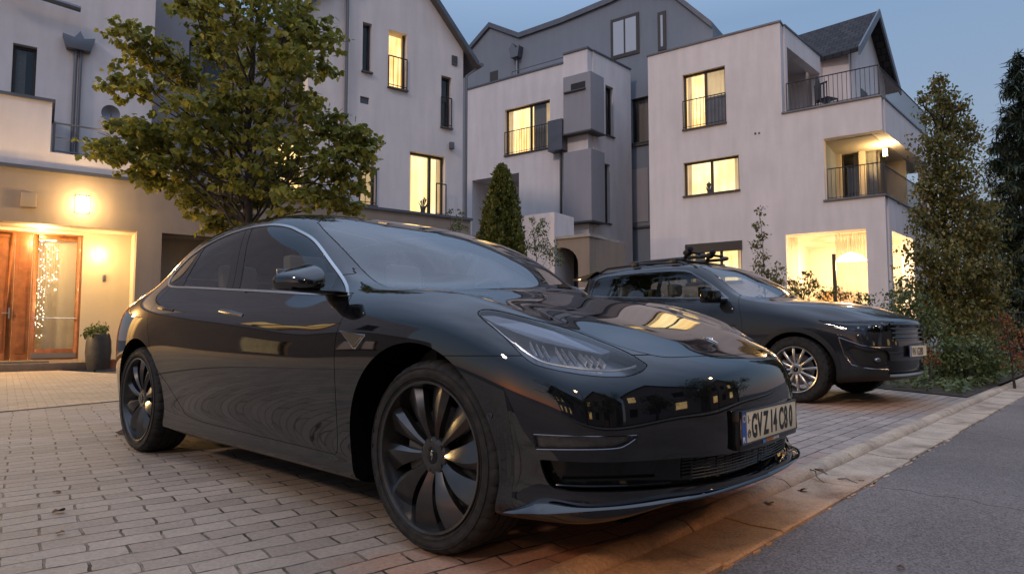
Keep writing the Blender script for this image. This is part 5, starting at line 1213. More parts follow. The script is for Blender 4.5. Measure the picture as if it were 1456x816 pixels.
# loggia: left cheek, back walls, windows
q = MB(); q.box(uL0-.12, uL0-.002, .352, 2.6, zL0-.01, zL1); q.build('loggia_cheek', M['grey'], hr)
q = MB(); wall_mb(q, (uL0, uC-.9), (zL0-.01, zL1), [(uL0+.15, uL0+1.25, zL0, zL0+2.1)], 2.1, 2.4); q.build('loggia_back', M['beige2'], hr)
window(hr, uL0+.15, uL0+1.25, zL0, zL0+2.1, 2.1, (), 'dark', sill=False, curt=[(.3,.9,'curtain')])
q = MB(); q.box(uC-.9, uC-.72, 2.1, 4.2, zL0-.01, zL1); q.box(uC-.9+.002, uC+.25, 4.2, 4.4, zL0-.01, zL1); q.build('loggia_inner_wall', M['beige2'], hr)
railing_part(hr, [(uL0+.06,.10),(uC-.06,.10)], zL0+.05, .95, sp=.11)
railing_part(hr, [(.12,.10),(SL-.9,.10)], zL0+.05, .95, sf, sp=.11)
# ceiling lamp in loggia
def lamp_round(parent, loc, r, power, label, name='ceiling_lamp', soft=.1, col=(1,.64,.30)):
    e = empty(name, loc, RA, label=label, cat='ceiling lamp')
    q = MB(); q.lathe([(.0001,-.05),(r*.8,-.045),(r,-.02),(r,0),(.0001,0)], 20); q.build('diffuser', mat('opal_glass', (1,.85,.6), .5, emit=(1,.68,.34), estr=9), e, smooth=True)
    ld = bpy.data.lights.new('lamp_light', 'POINT'); ld.energy = power; ld.color = col; ld.shadow_soft_size = soft; lo = bpy.data.objects.new('lamp_light', ld); COL.objects.link(lo); lo.parent = e; lo.location = (0,0,-.16); return e
wle = empty('wall_lamp', R_F.world(uL0+1.42, 2.098, zL0+1.75), RA, label='small lamp on the back wall of the covered corner balcony', cat='wall lamp')
q = MB(); q.box(-.07,.07,-.02,0,-.12,.12); q.build('back_plate', M['steel'], wle); q = MB(); q.box(-.055,.055,-.09,-.021,-.10,.10); q.build('diffuser', mat('balcony_lamp', (1,.85,.6), .5, emit=(1,.66,.30), estr=6), wle, bevel=.01)
ld = bpy.data.lights.new('lamp_light', 'POINT'); ld.energy = 26; ld.color = (1,.66,.28); ld.shadow_soft_size = .1; lo = bpy.data.objects.new('lamp_light', ld); COL.objects.link(lo); lo.parent = wle; lo.location = (0,-.5,-.1)
# glazed garden room on the ground floor
q = MB(); q.box(uR0-.3, uR0-.05, .352, 4.6, .24, zRm+.02); q.box(uR0-.05, uC+.1, 4.4, 4.6, .24, zRm+.02); q.build('room_wall', M['room'], hr)
rc = R_F.world((uR0+uR1)/2+.2, 2.4, 0)
pd = empty('pendant_lamp', R_F.world((uR0+uR1)/2+.45, 2.2, zRm+.02), RA, label='wide pendant lamp hanging in the brightly lit garden room', cat='pendant lamp')
q = MB(); q.tube([(0,0,0),(0,0,-.45)], .008, 6); q.lathe([(.0001,0),(.05,0),(.05,-.03),(.0001,-.03)], 16); q.build('cord', M['wire'], pd, smooth=True)
q = MB(); q.lathe([(.04,-.45),(.30,-.56),(.46,-.72),(.44,-.72),(.28,-.60),(.03,-.48)], 32); q.build('shade', mat('pendant_shade', (.85,.7,.45), .5, emit=(1,.72,.38), estr=3), pd, smooth=True)
q = MB(); q.sphere((0,0,-.66), .09, 16); q.build('bulb', mat('bulb_glass', (1,.85,.6), .5, emit=(1,.75,.42), estr=30), pd, smooth=True)
ld = bpy.data.lights.new('lamp_light', 'POINT'); ld.energy = 210; ld.color = (1,.68,.34); ld.shadow_soft_size = .2; lo = bpy.data.objects.new('lamp_light', ld); COL.objects.link(lo); lo.parent = pd; lo.location = (0,0,-.95)
# sheer curtains, tall frame, table in the room
q = MB(); vs = []
for i in range(60):
    x = uR1-.95+.85*i/59; o_ = .03*math.sin(i*1.1); vs += [(x,.8+o_,.25),(x,.8+o_*.6,zRm)]
q.add(vs, [(2*i,2*i+2,2*i+3,2*i+1) for i in range(59)]); q.build('sheer_curtain', mat('sheer', (.8,.72,.55), .8, alpha=.55), hr, smooth=True, angle=80)
q = MB(); vs = []
for i in range(16):
    x = uR0+.05+.3*i/15; o_ = .03*math.sin(i*1.1); vs += [(x,.7+o_,.25),(x,.7+o_*.6,zRm)]
q.add(vs, [(2*i,2*i+2,2*i+3,2*i+1) for i in range(15)]); q.build('sheer_curtain', bpy.data.materials['sheer'], hr, smooth=True, angle=80)
q = MB(); x = R_F.u(1187,400,.6); q.box(x-.05,x+.05,.55,.63,.24,3.1); q.box(x-.03,x+2.2,.56,.6,1.15,1.2); q.build('room_door_frame', M['wframe'], hr)
q = MB(); railing_mb(q, [(R_F.u(1195,420,-.3),-.3),(R_F.u(1236,420,-.3),-.3)], .55, .95, sp=.1); tag(q.build('garden_railing', M['rail'], None, smooth=True), 'low dark railing before the right half of the lit garden room', 'railing').matrix_world = Matrix.Translation((R_F.o[0],R_F.o[1],0))@Matrix.Rotation(RA,4,'Z')
tb = empty('dining_table', R_F.world(uR0+2.3, 3.2, .24), RA, label='pale dining table standing deep inside the lit garden room', cat='table')
q = MB(); q.box(-.8,.8,-.4,.4,.72,.76); q.build('tabletop', M['room'], tb, bevel=.01)
for sx_ in (-.72,.72):
    for sy_ in (-.33,.33): q = MB(); q.box(sx_-.03,sx_+.03,sy_-.03,sy_+.03,0,.72); q.build('leg', M['room'], tb)
# furniture deep in the garden room
def furn(name, label, cat, x, y, parts, rz=0):
    e = empty(name, R_F.world(x, y, .24), RA+rz, label=label, cat=cat)
    for nm, bxs, mt in parts:
        q = MB(); [q.box(*b) for b in bxs]; q.build(nm, mt, e, bevel=.006)
    return e
M['oak'] = mat('oak', (.20,.11,.05), .5, noise=.3, nscale=6); M['print'] = mat('picture_print', (.12,.14,.16), .6, noise=.7, nscale=5)
furn('cabinet', 'tall oak cabinet against the back wall of the lit garden room', 'cabinet', uR0+1.0, 4.15, [('body', [(-.55,.55,-.2,.2,0,1.9)], M['oak']), ('door', [(-.53,-.01,-.225,-.202,.05,1.85)], M['oak']), ('door', [(.01,.53,-.225,-.202,.05,1.85)], M['oak'])])
furn('wall_picture', 'dark framed picture on the back wall above the dining table', 'picture', uR0+2.4, 4.36, [('frame', [(-.45,.45,-.02,.02,1.45,2.15)], M['wframe']), ('print', [(-.39,.39,-.026,-.021,1.51,2.09)], M['print'])])
for i_, dx_ in enumerate((-.45,.35)):
    furn('dining_chair', ['left dining chair at the table in the lit room','right dining chair at the table in the lit room'][i_], 'chair', uR0+2.3+dx_, 2.62, [('seat', [(-.21,.21,-.2,.2,.43,.47)], M['oak']), ('backrest', [(-.21,.21,-.22,-.19,.5,.95)], M['oak'])]+[('leg', [(a-.02,a+.02,b-.02,b+.02,0,.43)], M['oak']) for a in (-.18,.18) for b in (-.17,.17)])
# windows
window(hr, *HA, 0, (.52,), 'lit', rail=.98, curt=[(.52,.98,'litdim')], label='tall lit window with grey lower panel')
window(hr, *HB, 0, (.5,), 'blind', label='wide lit two-part window')
window(hr, *HC, 0, (.62,), 'lit', curt=[(0,.3,'curtain')])
a = HA; q = MB(); q.box(a[0]+(a[1]-a[0])*.55, a[1]-.03, .10, .13, a[2]+.05, a[2]+1.0); q.build('window_panel', M['metal'], hr)
a = HC; q = MB(); q.box(a[0]-.02, a[1]+.02, -.05, .13, a[3]-.30, a[3]); q.build('shutter_box', M['wframe'], hr)
u_, z_ = R_F.at(1074,190); q = MB(); q.sphere((u_,-.02,z_), .035, 8); q.sphere((u_+.12,-.02,z_-.01), .03, 8); q.build('cable_stub', M['pipe'], hr)
# ---- terrace level: return wall with opening, back wall, gabled roof volume
A_F = Fr(*R_F.world(uA, 0)[:2], S_F.a)
s1 = A_F.u(1170, 110); af = lambda u, y, z: (uA+sd[0]*u-sd[1]*y, sd[1]*u+sd[0]*y, z)
zo = A_F.z(1120, 68); so0, so1 = A_F.u(1118,100), A_F.u(1166,110)
q = MB(); wall_mb(q, (.352, s1), (zT-.02, zTop), [(so0+.1, so1, zT-.03, zo)], 0, .3, af); q.build('return_wall', M['white'], hr)
q = MB(); q.prism([(.352,-.03),(s1,-.03),(s1,.33),(.352,.33)], zTop, zTop+.06, lambda a,b,h: af(a,b,h)); q.build('return_coping', M['metal'], hr)
q = MB(); q.prism([(so0-.2,1.4),(so1+.3,1.4),(so1+.3,1.6),(so0-.2,1.6)], zT-.02, zTop-.1, lambda a,b,h: af(a,b,h)); q.prism([(so0-.25,.31),(so0-.05,.31),(so0-.05,1.4),(so0-.25,1.4)], zT-.02, zTop-.1, lambda a,b,h: af(a,b,h)); q.build('covered_terrace_wall', M['midgrey'], hr)
cA = af(s1, 0, 0); V_F = Fr(*R_F.world(cA[0], cA[1])[:2], RA)
vW = V_F.u(1207, 90); zEv = V_F.z(1185, 76)
gdir = sd; GL = 4.6; zRv = zEv+1.95
vl = lambda u, y, z: (cA[0]+u, cA[1]+y, z)
gf = lambda u, y, z: (cA[0]+vW+sd[0]*u-sd[1]*y, cA[1]+sd[1]*u+sd[0]*y, z)
q = MB(); q.box(cA[0]-1.5, cA[0]+vW, cA[1], cA[1]+.3, zT-.02, zEv); 
q.prism([(.302,zT-.02),(GL,zT-.02),(GL,zEv),(GL/2,zRv),(.302,zEv)], 0, .3, lambda a,b,h: gf(a,h,b)); q.build('gable_wall', M['white'], hr)
q = MB(); q.prism([(1.25,zT+.0),(2.05,zT+.0),(2.05,zT+2.05),(1.25,zT+2.05)], -.02, .04, lambda a,b,h: gf(a,h,b)); q.build('terrace_door', M['wframe'], hr)
def roofslab(s_):
    q = MB(); e0 = -.35 if s_ > 0 else GL+.35; sl = 1.95/(GL/2); z0 = zEv-.35*sl; hs = GL/2
    ov = -.40; back = 6.0
    vs = []
    for (a, z, y) in ((e0,z0,ov),(hs,zRv,ov),(hs,zRv,back),(e0,z0,back)): vs.append(gf(a, y, z))
    vs += [(x, y, z+.16) for x, y, z in vs]
    q.add(vs, [(0,1,2,3),(7,6,5,4),(0,4,5,1),(1,5,6,2),(2,6,7,3),(3,7,4,0)])
    o = q.build('roof', [M['tiles']], hr)
    uvl = o.data.uv_layers.new(name='UVMap')
    for lp in o.data.loops:
        v = o.data.vertices[lp.vertex_index].co; uvl.data[lp.index].uv = (v.x, math.hypot(v.z-z0, (v.z-z0)/sl))
    return o
roofslab(1); roofslab(-1)
q = MB()
for s_ in (1,-1):
    e0 = -.38 if s_ > 0 else GL+.38; sl = 1.95/(GL/2); z0 = zEv-.38*sl; hs = GL/2
    pts = [gf(e0,-.42,z0+.06), gf(hs,-.42,zRv+.08)]; pts2 = [gf(e0,-.42,z0-.12), gf(hs,-.42,zRv-.10)]
    a, b, c, d = pts[0], pts[1], pts2[1], pts2[0]; a = Vector(a)+Vector((0,0,.14)); b = Vector(b)+Vector((0,0,.14)); off_ = Vector(gf(0,.06,0))-Vector(gf(0,0,0))
    vs = [a,b,Vector(c),Vector(d)]; vs += [v-off_*1.0 for v in vs]; q.add(vs, [(0,1,2,3),(7,6,5,4),(0,4,5,1),(1,5,6,2),(2,6,7,3),(3,7,4,0)])
q.build('barge_board', M['metal'], hr)
q = MB(); x0 = V_F.u(1120,40); q.box(cA[0]+x0, cA[0]+x0+1.1, cA[1]+1.6, cA[1]+2.8, zTop-.2, zTop+.9); q.prism([(-.1,0),(1.25,0),(1.25,.1),(-.1,.45)], 1.5, 2.9, lambda a,b,h: (cA[0]+x0+a, cA[1]+h, zTop+.9+b)); q.build('roof_dormer', M['metal'], hr)
railing_part(hr, [(uA+.12,.08),(uC-.04,.08)], zT+.05, .92, sp=.12)
railing_part(hr, [(.10,.08),(SL-.6,.08)], zT+.05, .92, sf, sp=.12)
q = MB(); z_ = zTop+.06; q.tube([(.9,.5,z_+.18),(3.4,.5,z_+.22)], .02, 6); q.tube([(.9,.5,z_),(.9,.5,z_+.18)], .015, 6); q.tube([(3.4,.5,z_),(3.4,.5,z_+.22)], .015, 6); q.build('roof_rail', M['metal'], hr, smooth=True)
# things on the terrace
def chair(loc, rz, label, mtl):
    e = empty('garden_chair', loc, rz, label=label, cat='chair', group='chairs on the terraces')
    q = MB(); q.box(-.24,.24,-.24,.24,.42,.45); q.build('seat', mtl, e, bevel=.01)
    q = MB(); [q.box(-.22+.11*i-.012,-.22+.11*i+.012,.22,.24,.45,.92) for i in range(5)]; q.box(-.24,.24,.215,.245,.88,.93); q.build('backrest', mtl, e)
    for sx_ in (-.22,.22):
        for sy_ in (-.22,.22): q = MB(); q.box(sx_-.015,sx_+.015,sy_-.015,sy_+.015,0,.42); q.build('leg', mtl, e)
    return e
chair(R_F.world(uA+1.15, .75, zT), RA+2.6, 'dark slatted garden chair on the upper roof terrace', M['rail'])
ps = empty('folded_parasol', R_F.world(uA+.95, .5, zT), label='dark folded parasol standing behind the upper terrace railing', cat='parasol')
q = MB(); q.lathe([(.0001,.0),(.16,.0),(.16,.04),(.02,.06),(.02,.3)], 14); q.build('base', M['rail'], ps, smooth=True, angle=50); q = MB(); q.lathe([(.03,.3),(.09,.38),(.07,.9),(.04,1.15),(.0001,1.18)], 12); q.build('canopy', M['dash'], ps, smooth=True)
# ---------------------------------------------------------------- middle house
Xm = (838-728)/FPX*24
M_F = Fr(Xm, 24, RA)
hm_ = M_F.empty('apartment_house', label='white flat-roofed house between its neighbours, with grey corner bays and a lit balcony window', cat='house')
uM0 = M_F.u(663,150); uT = M_F.u(801,90); zP = (M_F.z(664,128)+M_F.z(800,92))/2; zQ = (M_F.z(803,80)+M_F.z(838,67))/2
def MW(x0, ya, x1, yb, d=0): m_ = (x0+x1)/2; return (M_F.u(x0,(ya+yb)/2,d), M_F.u(x1,(ya+yb)/2,d), M_F.z(m_,yb,d), M_F.z(m_,ya,d))
H1 = MW(718,149,782,216); H2 = MW(664.5,252,738,330); H2 = (uM0+.35, H2[1], 1.0, H2[3])
q = MB(); wall_mb(q, (uM0, uT), (0, zP), [H1, H2], 0, .35); wall_mb(q, (uT, 0), (0, zQ), [], 0, .35)
mf = lambda u, y, z: (sd[0]*u-sd[1]*y, sd[1]*u+sd[0]*y, z)
MS = Fr(Xm, 24, S_F.a); sE = MS.u(897,150)
hs1 = (MS.u(861,150), MS.u(867,150), MS.z(864,193), MS.z(864,122)); hs2 = (MS.u(855,270), MS.u(862,270), MS.z(859,317), MS.z(859,232))
wall_mb(q, (.352, sE), (0, zQ), [(hs1[0],hs1[1]+.25,hs1[2],hs1[3]),(hs2[0],hs2[1]+.25,hs2[2],hs2[3])], 0, .35, mf); q.build('wall', M['white'], hm_)
for h in (hs1, hs2): window(hm_, h[0], h[1]+.25, h[2], h[3], 0, (), 'dark', fn=mf)
q = MB(); q.box(uM0-.03, uT, -.04, .36, zP, zP+.07); q.box(uT-.002, .04, -.05, .36, zQ, zQ+.07); q.prism([(.36,-.04),(sE,-.04),(sE,.36),(.36,.36)], zQ, zQ+.07, lambda a,b,h: mf(a,b,h)); q.build('coping', M['metal'], hm_)
q = MB(); q.box(uT, uT+.3, .352, 5, 5, zQ); q.box(uM0+.3, uT-.01, .36, 6, zP-.5, zP-.35); q.build('flat_roof', M['white'], hm_)
window(hm_, *H1, 0, (.55,), 'lit', rail=.95, curt=[(.57,1,'curtain')], label='lit window with a railing')
# recessed ground storey
q = MB(); h = H2; dz0 = M_F.z(720,300,1.5); q.box(h[0]-.2,h[1]+.2,1.6,1.8,.9,h[3]+.1); q.box(h[1],h[1]+.15,.352,1.6,.9,h[3]+.1); q.box(h[0]-.15,h[0],.352,1.6,.9,h[3]+.1); q.box(h[0]-.2,h[1]+.2,.352,1.8,h[3]+.002,h[3]+.12); q.build('niche_wall', M['white2'], hm_)
window(hm_, M_F.u(688,270,1.5), M_F.u(738,270,1.5), 2.2, 4.35, 1.44, (.4,), 'dark', sill=False, curt=[(.6,1,'curtain')])
# corner bays
zb1, zb1t = (M_F.z(803,194)+M_F.z(843,188))/2, (M_F.z(803,118)+M_F.z(840,104))/2
zb2, zb2t = (M_F.z(803,318)+M_F.z(843,316))/2, (M_F.z(803,222)+M_F.z(840,214))/2
for (za, zb, s_e, nm) in ((zb1, zb1t, MS.u(858,150,-.3), 'upper'), (zb2, zb2t, MS.u(853,270,-.3), 'lower')):
    q = MB(); s_e = min(max(s_e, .6), 3); uB = M_F.u(801,150,-.32)
    ex = [(uB,-.32),(.30,-.32),(.30+sd[0]*s_e, -.32+sd[1]*s_e+.3),(-.2,-.32+sd[1]*s_e+.3),(-.2,-.002),(uB,-.002)]
    q.prism(ex, za, zb); q.build('corner_bay', M['midgrey'], hm_)
    q = MB(); ex2 = [(uB-.03,-.35),(.33,-.35),(.33+sd[0]*s_e,-.32+sd[1]*s_e+.33),(-.2,-.32+sd[1]*s_e+.33),(-.2,-.003),(uB-.03,-.003)]; q.prism(ex2, za-.06, za-.001); q.build('bay_ledge', M['sill'], hm_)
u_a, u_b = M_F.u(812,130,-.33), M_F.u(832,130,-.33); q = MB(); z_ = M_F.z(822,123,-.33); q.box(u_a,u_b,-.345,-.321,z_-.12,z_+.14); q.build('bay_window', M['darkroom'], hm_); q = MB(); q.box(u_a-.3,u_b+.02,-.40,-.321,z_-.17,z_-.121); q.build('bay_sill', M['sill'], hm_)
u_ = M_F.u(797,250,-.12); q = MB(); q.tube([(u_,-.12,.5),(u_+.02,-.12,M_F.z(797,215,-.12))], .05, 8); q.build('downpipe', M['sill'], hm_, smooth=True)
pz0, pz1 = M_F.z(790,215,-.3), M_F.z(790,172,-.3); q = MB(); q.box(M_F.u(780,200,-.35), M_F.u(801,200,-.35)-.02, -.42, -.01, pz0, pz1); q.build('balcony_box', M['metal'], hm_)
# railing on the parapet roof, deck chair shapes
q = MB(); railing_mb(q, [(uT-2.6,.2),(uT-.05,.2)], zP+.07, .28, bars=False); q.build('roof_rail', M['metal'], hm_, smooth=True)
# ---------------------------------------------------------------- grey house behind
G_F = Fr(*M_F.world(0, 3.4)[:2], RA)
hg = G_F.empty('grey_house', label='tall blue-grey rendered house rising behind the white ones, with a bright skylit window', cat='house')
outl = [G_F.at(x, y) for x, y in ((640,105),(672,66),(697,37),(739,52),(799,31),(869,2),(900,-14),(958,-6),(1013,37))]
poly = [(outl[0][0]-1,0)]+[(outl[0][0]-1,outl[0][1]-1)]+outl+[(outl[-1][0],0)]
HG = [(G_F.u(871,50),G_F.u(907,50),G_F.z(889,79),G_F.z(889,26)), (G_F.u(898,160),G_F.u(923,160),G_F.z(910,203),G_F.z(910,125)), (G_F.u(938,40),G_F.u(945,40),G_F.z(941,70),G_F.z(941,20))]
zc = G_F.z(889,85)
q = MB(); zb_ = 10.4
wall_mb(q, (poly[0][0], outl[-1][0]), (0, zb_), [HG[1]], 0, .4)
q.prism([(poly[0][0],zb_)]+[(a, max(b, zb_+.01)) for a, b in outl if b > zb_]+[(outl[-1][0],zb_)], 0, .398, lambda a,b,h: (a,h,b)); q.box(outl[-1][0]-.4, outl[-1][0]-.001, .40, 7, 0, outl[-1][1]); q.build('wall', M['grey'], hg)
for k, h in enumerate(HG):
    yy = 0 if k == 1 else -.18
    if k != 1:
        q = MB(); q.box(h[0]-.07,h[1]+.07,-.05,-.001,h[2]-.07,h[3]+.07); q.box(h[0],h[1],-.054,-.051,h[2],h[3]); w = q.build('window', M['wframe'], hg)
        q = MB(); q.box(h[0]+.06,(h[0]+h[1])/2-.04 if k == 0 else h[1]-.06,-.062,-.056,h[2]+.08,h[3]-.08)
        if k == 0: q.box((h[0]+h[1])/2+.04,h[1]-.06,-.062,-.056,h[2]+.08,h[3]-.08)
        q.build('pane', mat('reflecting_pane', (.45,.47,.5), .15, .2), w)
    else: window(hg, *h, 0, (), 'dark', curt=[(.1,.9,'curtain')])
q = MB()
for (a, b) in zip(outl[:-1], outl[1:]):
    q.prism([(a[0],a[1]-.10),(b[0],b[1]-.10),(b[0],b[1]+.14),(a[0],a[1]+.14)], -.12, 6, lambda x,z,h: (x,h,z))
q.build('roof', M['metal'], hg)
u_ = G_F.u(735,80,-.1); q = MB(); z_ = G_F.z(735,75,-.1); q.prism([(-.2,0),(.2,0),(.3,.5),(.1,.4),(-.1,.7),(-.3,.45)], -.35, -.002, lambda a,b,h:(u_+a,h,z_-.3+b)); q.tube([(u_,-.1,zP),(u_,-.1,z_-.3)], .06, 8); q.build('downpipe', M['pipe'], hg)
h = (G_F.u(697,105), G_F.u(708,105), G_F.z(702,117), G_F.z(702,102)); q = MB(); q.box(h[0],h[1],-.02,-.003,h[2],h[3]); q.build('vent', M['wframe'], hg)
q = MB(); u_ = G_F.u(925,200,-.1); q.tube([(u_,-.12,0),(u_,-.12,G_F.z(925,110,-.1))], .06, 8); q.build('downpipe', M['pipe'], hg, smooth=True)
q = MB(); 
for yy in (205, 322): q.box(G_F.u(896,yy), G_F.u(925,yy), -.08, -.001, G_F.z(910,yy)-.08, G_F.z(910,yy)); 
q.build('ledge', M['sill'], hg)
q = MB(); q.box(G_F.u(899,280), G_F.u(922,280), -.03, -.001, G_F.z(910,316), G_F.z(910,240)); q.build('wall_panel', M['midgrey'], hg)
q = MB(); railing_mb(q, [(G_F.u(803,70,-1.2),-1.2),(G_F.u(836,60,-1.2),-1.2)], zQ-.1, .9, sp=.2); q.build('roof_terrace_railing', M['rail'], hg, smooth=True)
# ---------------------------------------------------------------- carport wall and gate before the middle house
C_F = Fr((838-728)/FPX*19.5, 19.5, RA)
cw = C_F.empty('garden_wall', label='beige garage wall with a dark arched opening, before the middle house', cat='wall')
ca, cb = C_F.u(758,350), C_F.u(838,350); zc1 = C_F.z(820,338)
a0, a1, zs = C_F.u(775,370), C_F.u(822,370), C_F.z(800,377)
q = MB(); arc = [(a1-(a1-a0)*(1-math.cos(PI*i/12))/2, zs+.55*math.sin(PI*i/12)) for i in range(13)]
q.prism([(ca,0),(a0,0)]+arc[::-1]+[(a1,0),(cb,0),(cb,zc1),(ca,zc1)], 0, .4, lambda a,b,h:(a,h,b)); q.prism([(0,0),(1.6,0),(1.6,zc1-.02),(0,zc1-.02)], 0, .3, lambda a,b,h: (cb+.0+sd[0]*a-sd[1]*h*.0+.0-h, sd[1]*a+.402, b)); q.build('wall_face', M['beige'], cw)
q = MB(); q.box(ca-.05, cb+.05, -.05, 2.2, zc1, zc1+.09); q.build('coping', M['concrete'], cw)
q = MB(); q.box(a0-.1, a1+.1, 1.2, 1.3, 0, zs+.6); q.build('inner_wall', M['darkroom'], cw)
gt = C_F.empty('garden_gate', label='white tubular gate standing in front of the arched garage opening', cat='gate')
q = MB(); railing_mb(q, [(C_F.u(782,380,-.4),-.4),(C_F.u(832,380,-.4),-.4)], .7, 1.15+.15, sp=.22, r=.014, top=.02); q.build('bars', mat('gate_white', (.6,.58,.55), .5), gt, smooth=True)
# low block left of it
B_F = Fr((760-728)/FPX*20.5, 20.5, RA); q = MB(); q.box(-.5,.75,0,1.2,0,B_F.z(760,305)); q.build('x', M['white2']); ob = bpy.data.objects['x']; ob.name = 'utility_block'; tag(ob, 'low pale rendered block beside the thuja, before the middle house', 'outbuilding'); ob.location = (*B_F.o, 0); ob.rotation_euler = (0,0,RA)
# ---------------------------------------------------------------- dark grey SUV parked beyond
PS = math.radians(48); SU = (math.cos(PS), -math.sin(PS)); SV = (math.sin(PS), math.cos(PS))
SO = (.435*7.0+.9*SV[0], 7.0+.9*SV[1])
M['suvpaint'] = mat('graphite_paint', (.010,.011,.014), .35, 0, .15, coat=1, coat_rough=.015)
M['alloy'] = mat('silver_alloy', (.42,.41,.40), .28, .9)
R_ = [None]*12
keyrow(0, [(.5,.46,.58,.26),(.2,.62,.22),(-2.6,.62,.24),(-3.4,-3.3,.58,.34)])
keyrow(1, [(.5,.56,.74,.26),(.2,.83,.23),(-.4,.85,.235),(-2.2,.85,.235),(-2.65,.86,.25),(-3.1,.80,.30),(-3.4,-3.32,.68,.36)])
keyrow(2, [(.5,.60,.77,.36),(.2,.875,.36),(-.4,.885,.35),(-2.2,.885,.35),(-2.65,.90,.37),(-3.1,.86,.40),(-3.4,-3.42,.72,.44)])
keyrow(3, [(.5,.62,.785,.50),(.2,.895,.53),(0,.912,.55),(-.4,.905,.54),(-2.2,.90,.54),(-2.65,.92,.56),(-3.1,.88,.58),(-3.4,-3.46,.74,.60)])
keyrow(4, [(.5,.625,.79,.66),(.2,.90,.73),(0,.918,.76),(-.4,.91,.76),(-1.4,.905,.76),(-2.2,.908,.78),(-2.65,.925,.80),(-3.1,.885,.80),(-3.4,-3.46,.75,.80)])
keyrow(5, [(.5,.60,.775,.79),(.2,.24,.875,.875),(0,.892,.93),(-.4,.892,.96),(-.8,.885,.975),(-1.4,.88,.99),(-2.2,.888,1.02),(-2.65,.89,1.04),(-3.1,.85,1.04),(-3.4,-3.42,.72,1.03)])
keyrow(6, [(.5,.60,.72,.855),(.2,.24,.80,.945),(-.13,.825,1.03),(-.45,.835,1.085),(-.8,.83,1.125),(-1.4,.825,1.15),(-2.2,.825,1.19),(-2.65,.82,1.22),(-3.1,.77,1.24),(-3.4,-3.34,.66,1.24)])
keyrow(7, [(.5,.67,.64,.872),(.2,.27,.735,.99),(-.13,-.13,.765,1.065),(-.45,-.50,.785,1.115),(-.8,.775,1.20),(-1.1,.745,1.32),(-1.4,.73,1.36),(-2.2,.725,1.39),(-2.65,.72,1.40),(-3.1,.68,1.38),(-3.4,-3.28,.60,1.37)])
keyrow(8, [(.5,.75,.50,.88),(.2,.34,.62,1.02),(-.13,-.08,.655,1.085),(-.45,-.55,.70,1.13),(-.8,-.84,.69,1.26),(-1.1,-1.10,.655,1.45),(-1.4,-1.37,.635,1.57),(-1.7,.63,1.60),(-2.2,.63,1.60),(-2.65,.62,1.59),(-3.1,.60,1.545),(-3.4,-3.25,.54,1.50)])
keyrow(9, [(.5,.81,.34,.882),(.2,.40,.42,1.03),(-.13,-.03,.44,1.10),(-.45,-.46,.46,1.145),(-.8,-.72,.46,1.30),(-1.1,-.98,.45,1.46),(-1.4,-1.28,.44,1.59),(-1.7,-1.66,.44,1.645),(-2.2,.44,1.66),(-2.65,.43,1.655),(-3.1,.42,1.61),(-3.4,-3.32,.38,1.54)])
keyrow(10, [(.5,.845,.17,.884),(.2,.44,.21,1.035),(-.13,0,.22,1.105),(-.45,-.40,.23,1.15),(-.8,-.66,.23,1.31),(-1.1,-.93,.22,1.47),(-1.4,-1.25,.22,1.60),(-1.7,-1.64,.22,1.66),(-2.2,.22,1.68),(-2.65,.22,1.675),(-3.1,.21,1.635),(-3.4,-3.36,.19,1.56)])
keyrow(11, [(.5,.855,0,.885),(.2,.45,0,1.037),(-.13,.01,0,1.107),(-.45,-.385,0,1.152),(-.8,-.65,0,1.315),(-1.1,-.92,0,1.475),(-1.4,-1.24,0,1.605),(-1.7,-1.63,0,1.665),(-2.2,0,1.685),(-2.65,0,1.68),(-3.1,0,1.64),(-3.4,-3.37,0,1.565)])
FR2 = {7:[(.54,.50,.26),(.67,.63,.27),(.72,.65,.36),(.74,.655,.50),(.74,.655,.66),(.72,.65,.79)],
       8:[(.58,.38,.26),(.74,.49,.27),(.80,.50,.36),(.815,.50,.50),(.815,.50,.66),(.795,.50,.80)],
       9:[(.60,.26,.26),(.78,.33,.27),(.84,.34,.36),(.855,.34,.50),(.855,.34,.66),(.84,.34,.80)],
       10:[(.61,.13,.26),(.80,.17,.27),(.86,.17,.36),(.875,.17,.50),(.878,.17,.66),(.865,.17,.80)],
       11:[(.61,0,.26),(.805,0,.27),(.865,0,.36),(.88,0,.50),(.885,0,.66),(.872,0,.80)]}
RE2 = {7:[(-3.33,.46,.34),(-3.40,.60,.36),(-3.52,.63,.44),(-3.56,.65,.60),(-3.56,.65,.80),(-3.52,.62,1.03)],
       8:[(-3.35,.36,.34),(-3.43,.46,.36),(-3.56,.50,.44),(-3.60,.50,.60),(-3.60,.50,.80),(-3.56,.49,1.03)],
       9:[(-3.36,.24,.34),(-3.45,.32,.36),(-3.58,.34,.44),(-3.62,.34,.60),(-3.62,.34,.80),(-3.58,.33,1.03)],
       10:[(-3.37,.12,.34),(-3.46,.16,.36),(-3.59,.17,.44),(-3.63,.17,.60),(-3.63,.17,.80),(-3.59,.17,1.03)],
       11:[(-3.37,0,.34),(-3.46,0,.36),(-3.59,0,.44),(-3.63,0,.60),(-3.63,0,.80),(-3.59,0,1.03)]}
SS = [-3.4,-3.25,-3.1,-2.88,-2.65,-2.42,-2.2,-1.95,-1.7,-1.55,-1.4,-1.25,-1.1,-.95,-.8,-.62,-.45,-.29,-.13,.04,.2,.35,.5]
sv_, sn_, sf_ = shell(R_, SS, face_cols(FR2), face_cols(RE2), 3)
suv = empty('suv', (SO[0], SO[1], 0), -PS, 'dark grey crossover with silver wheels and a roof rack, parked beyond the sedan', 'car', 'cars parked on the forecourt')
s2 = Shell(sv_, sn_, sf_)
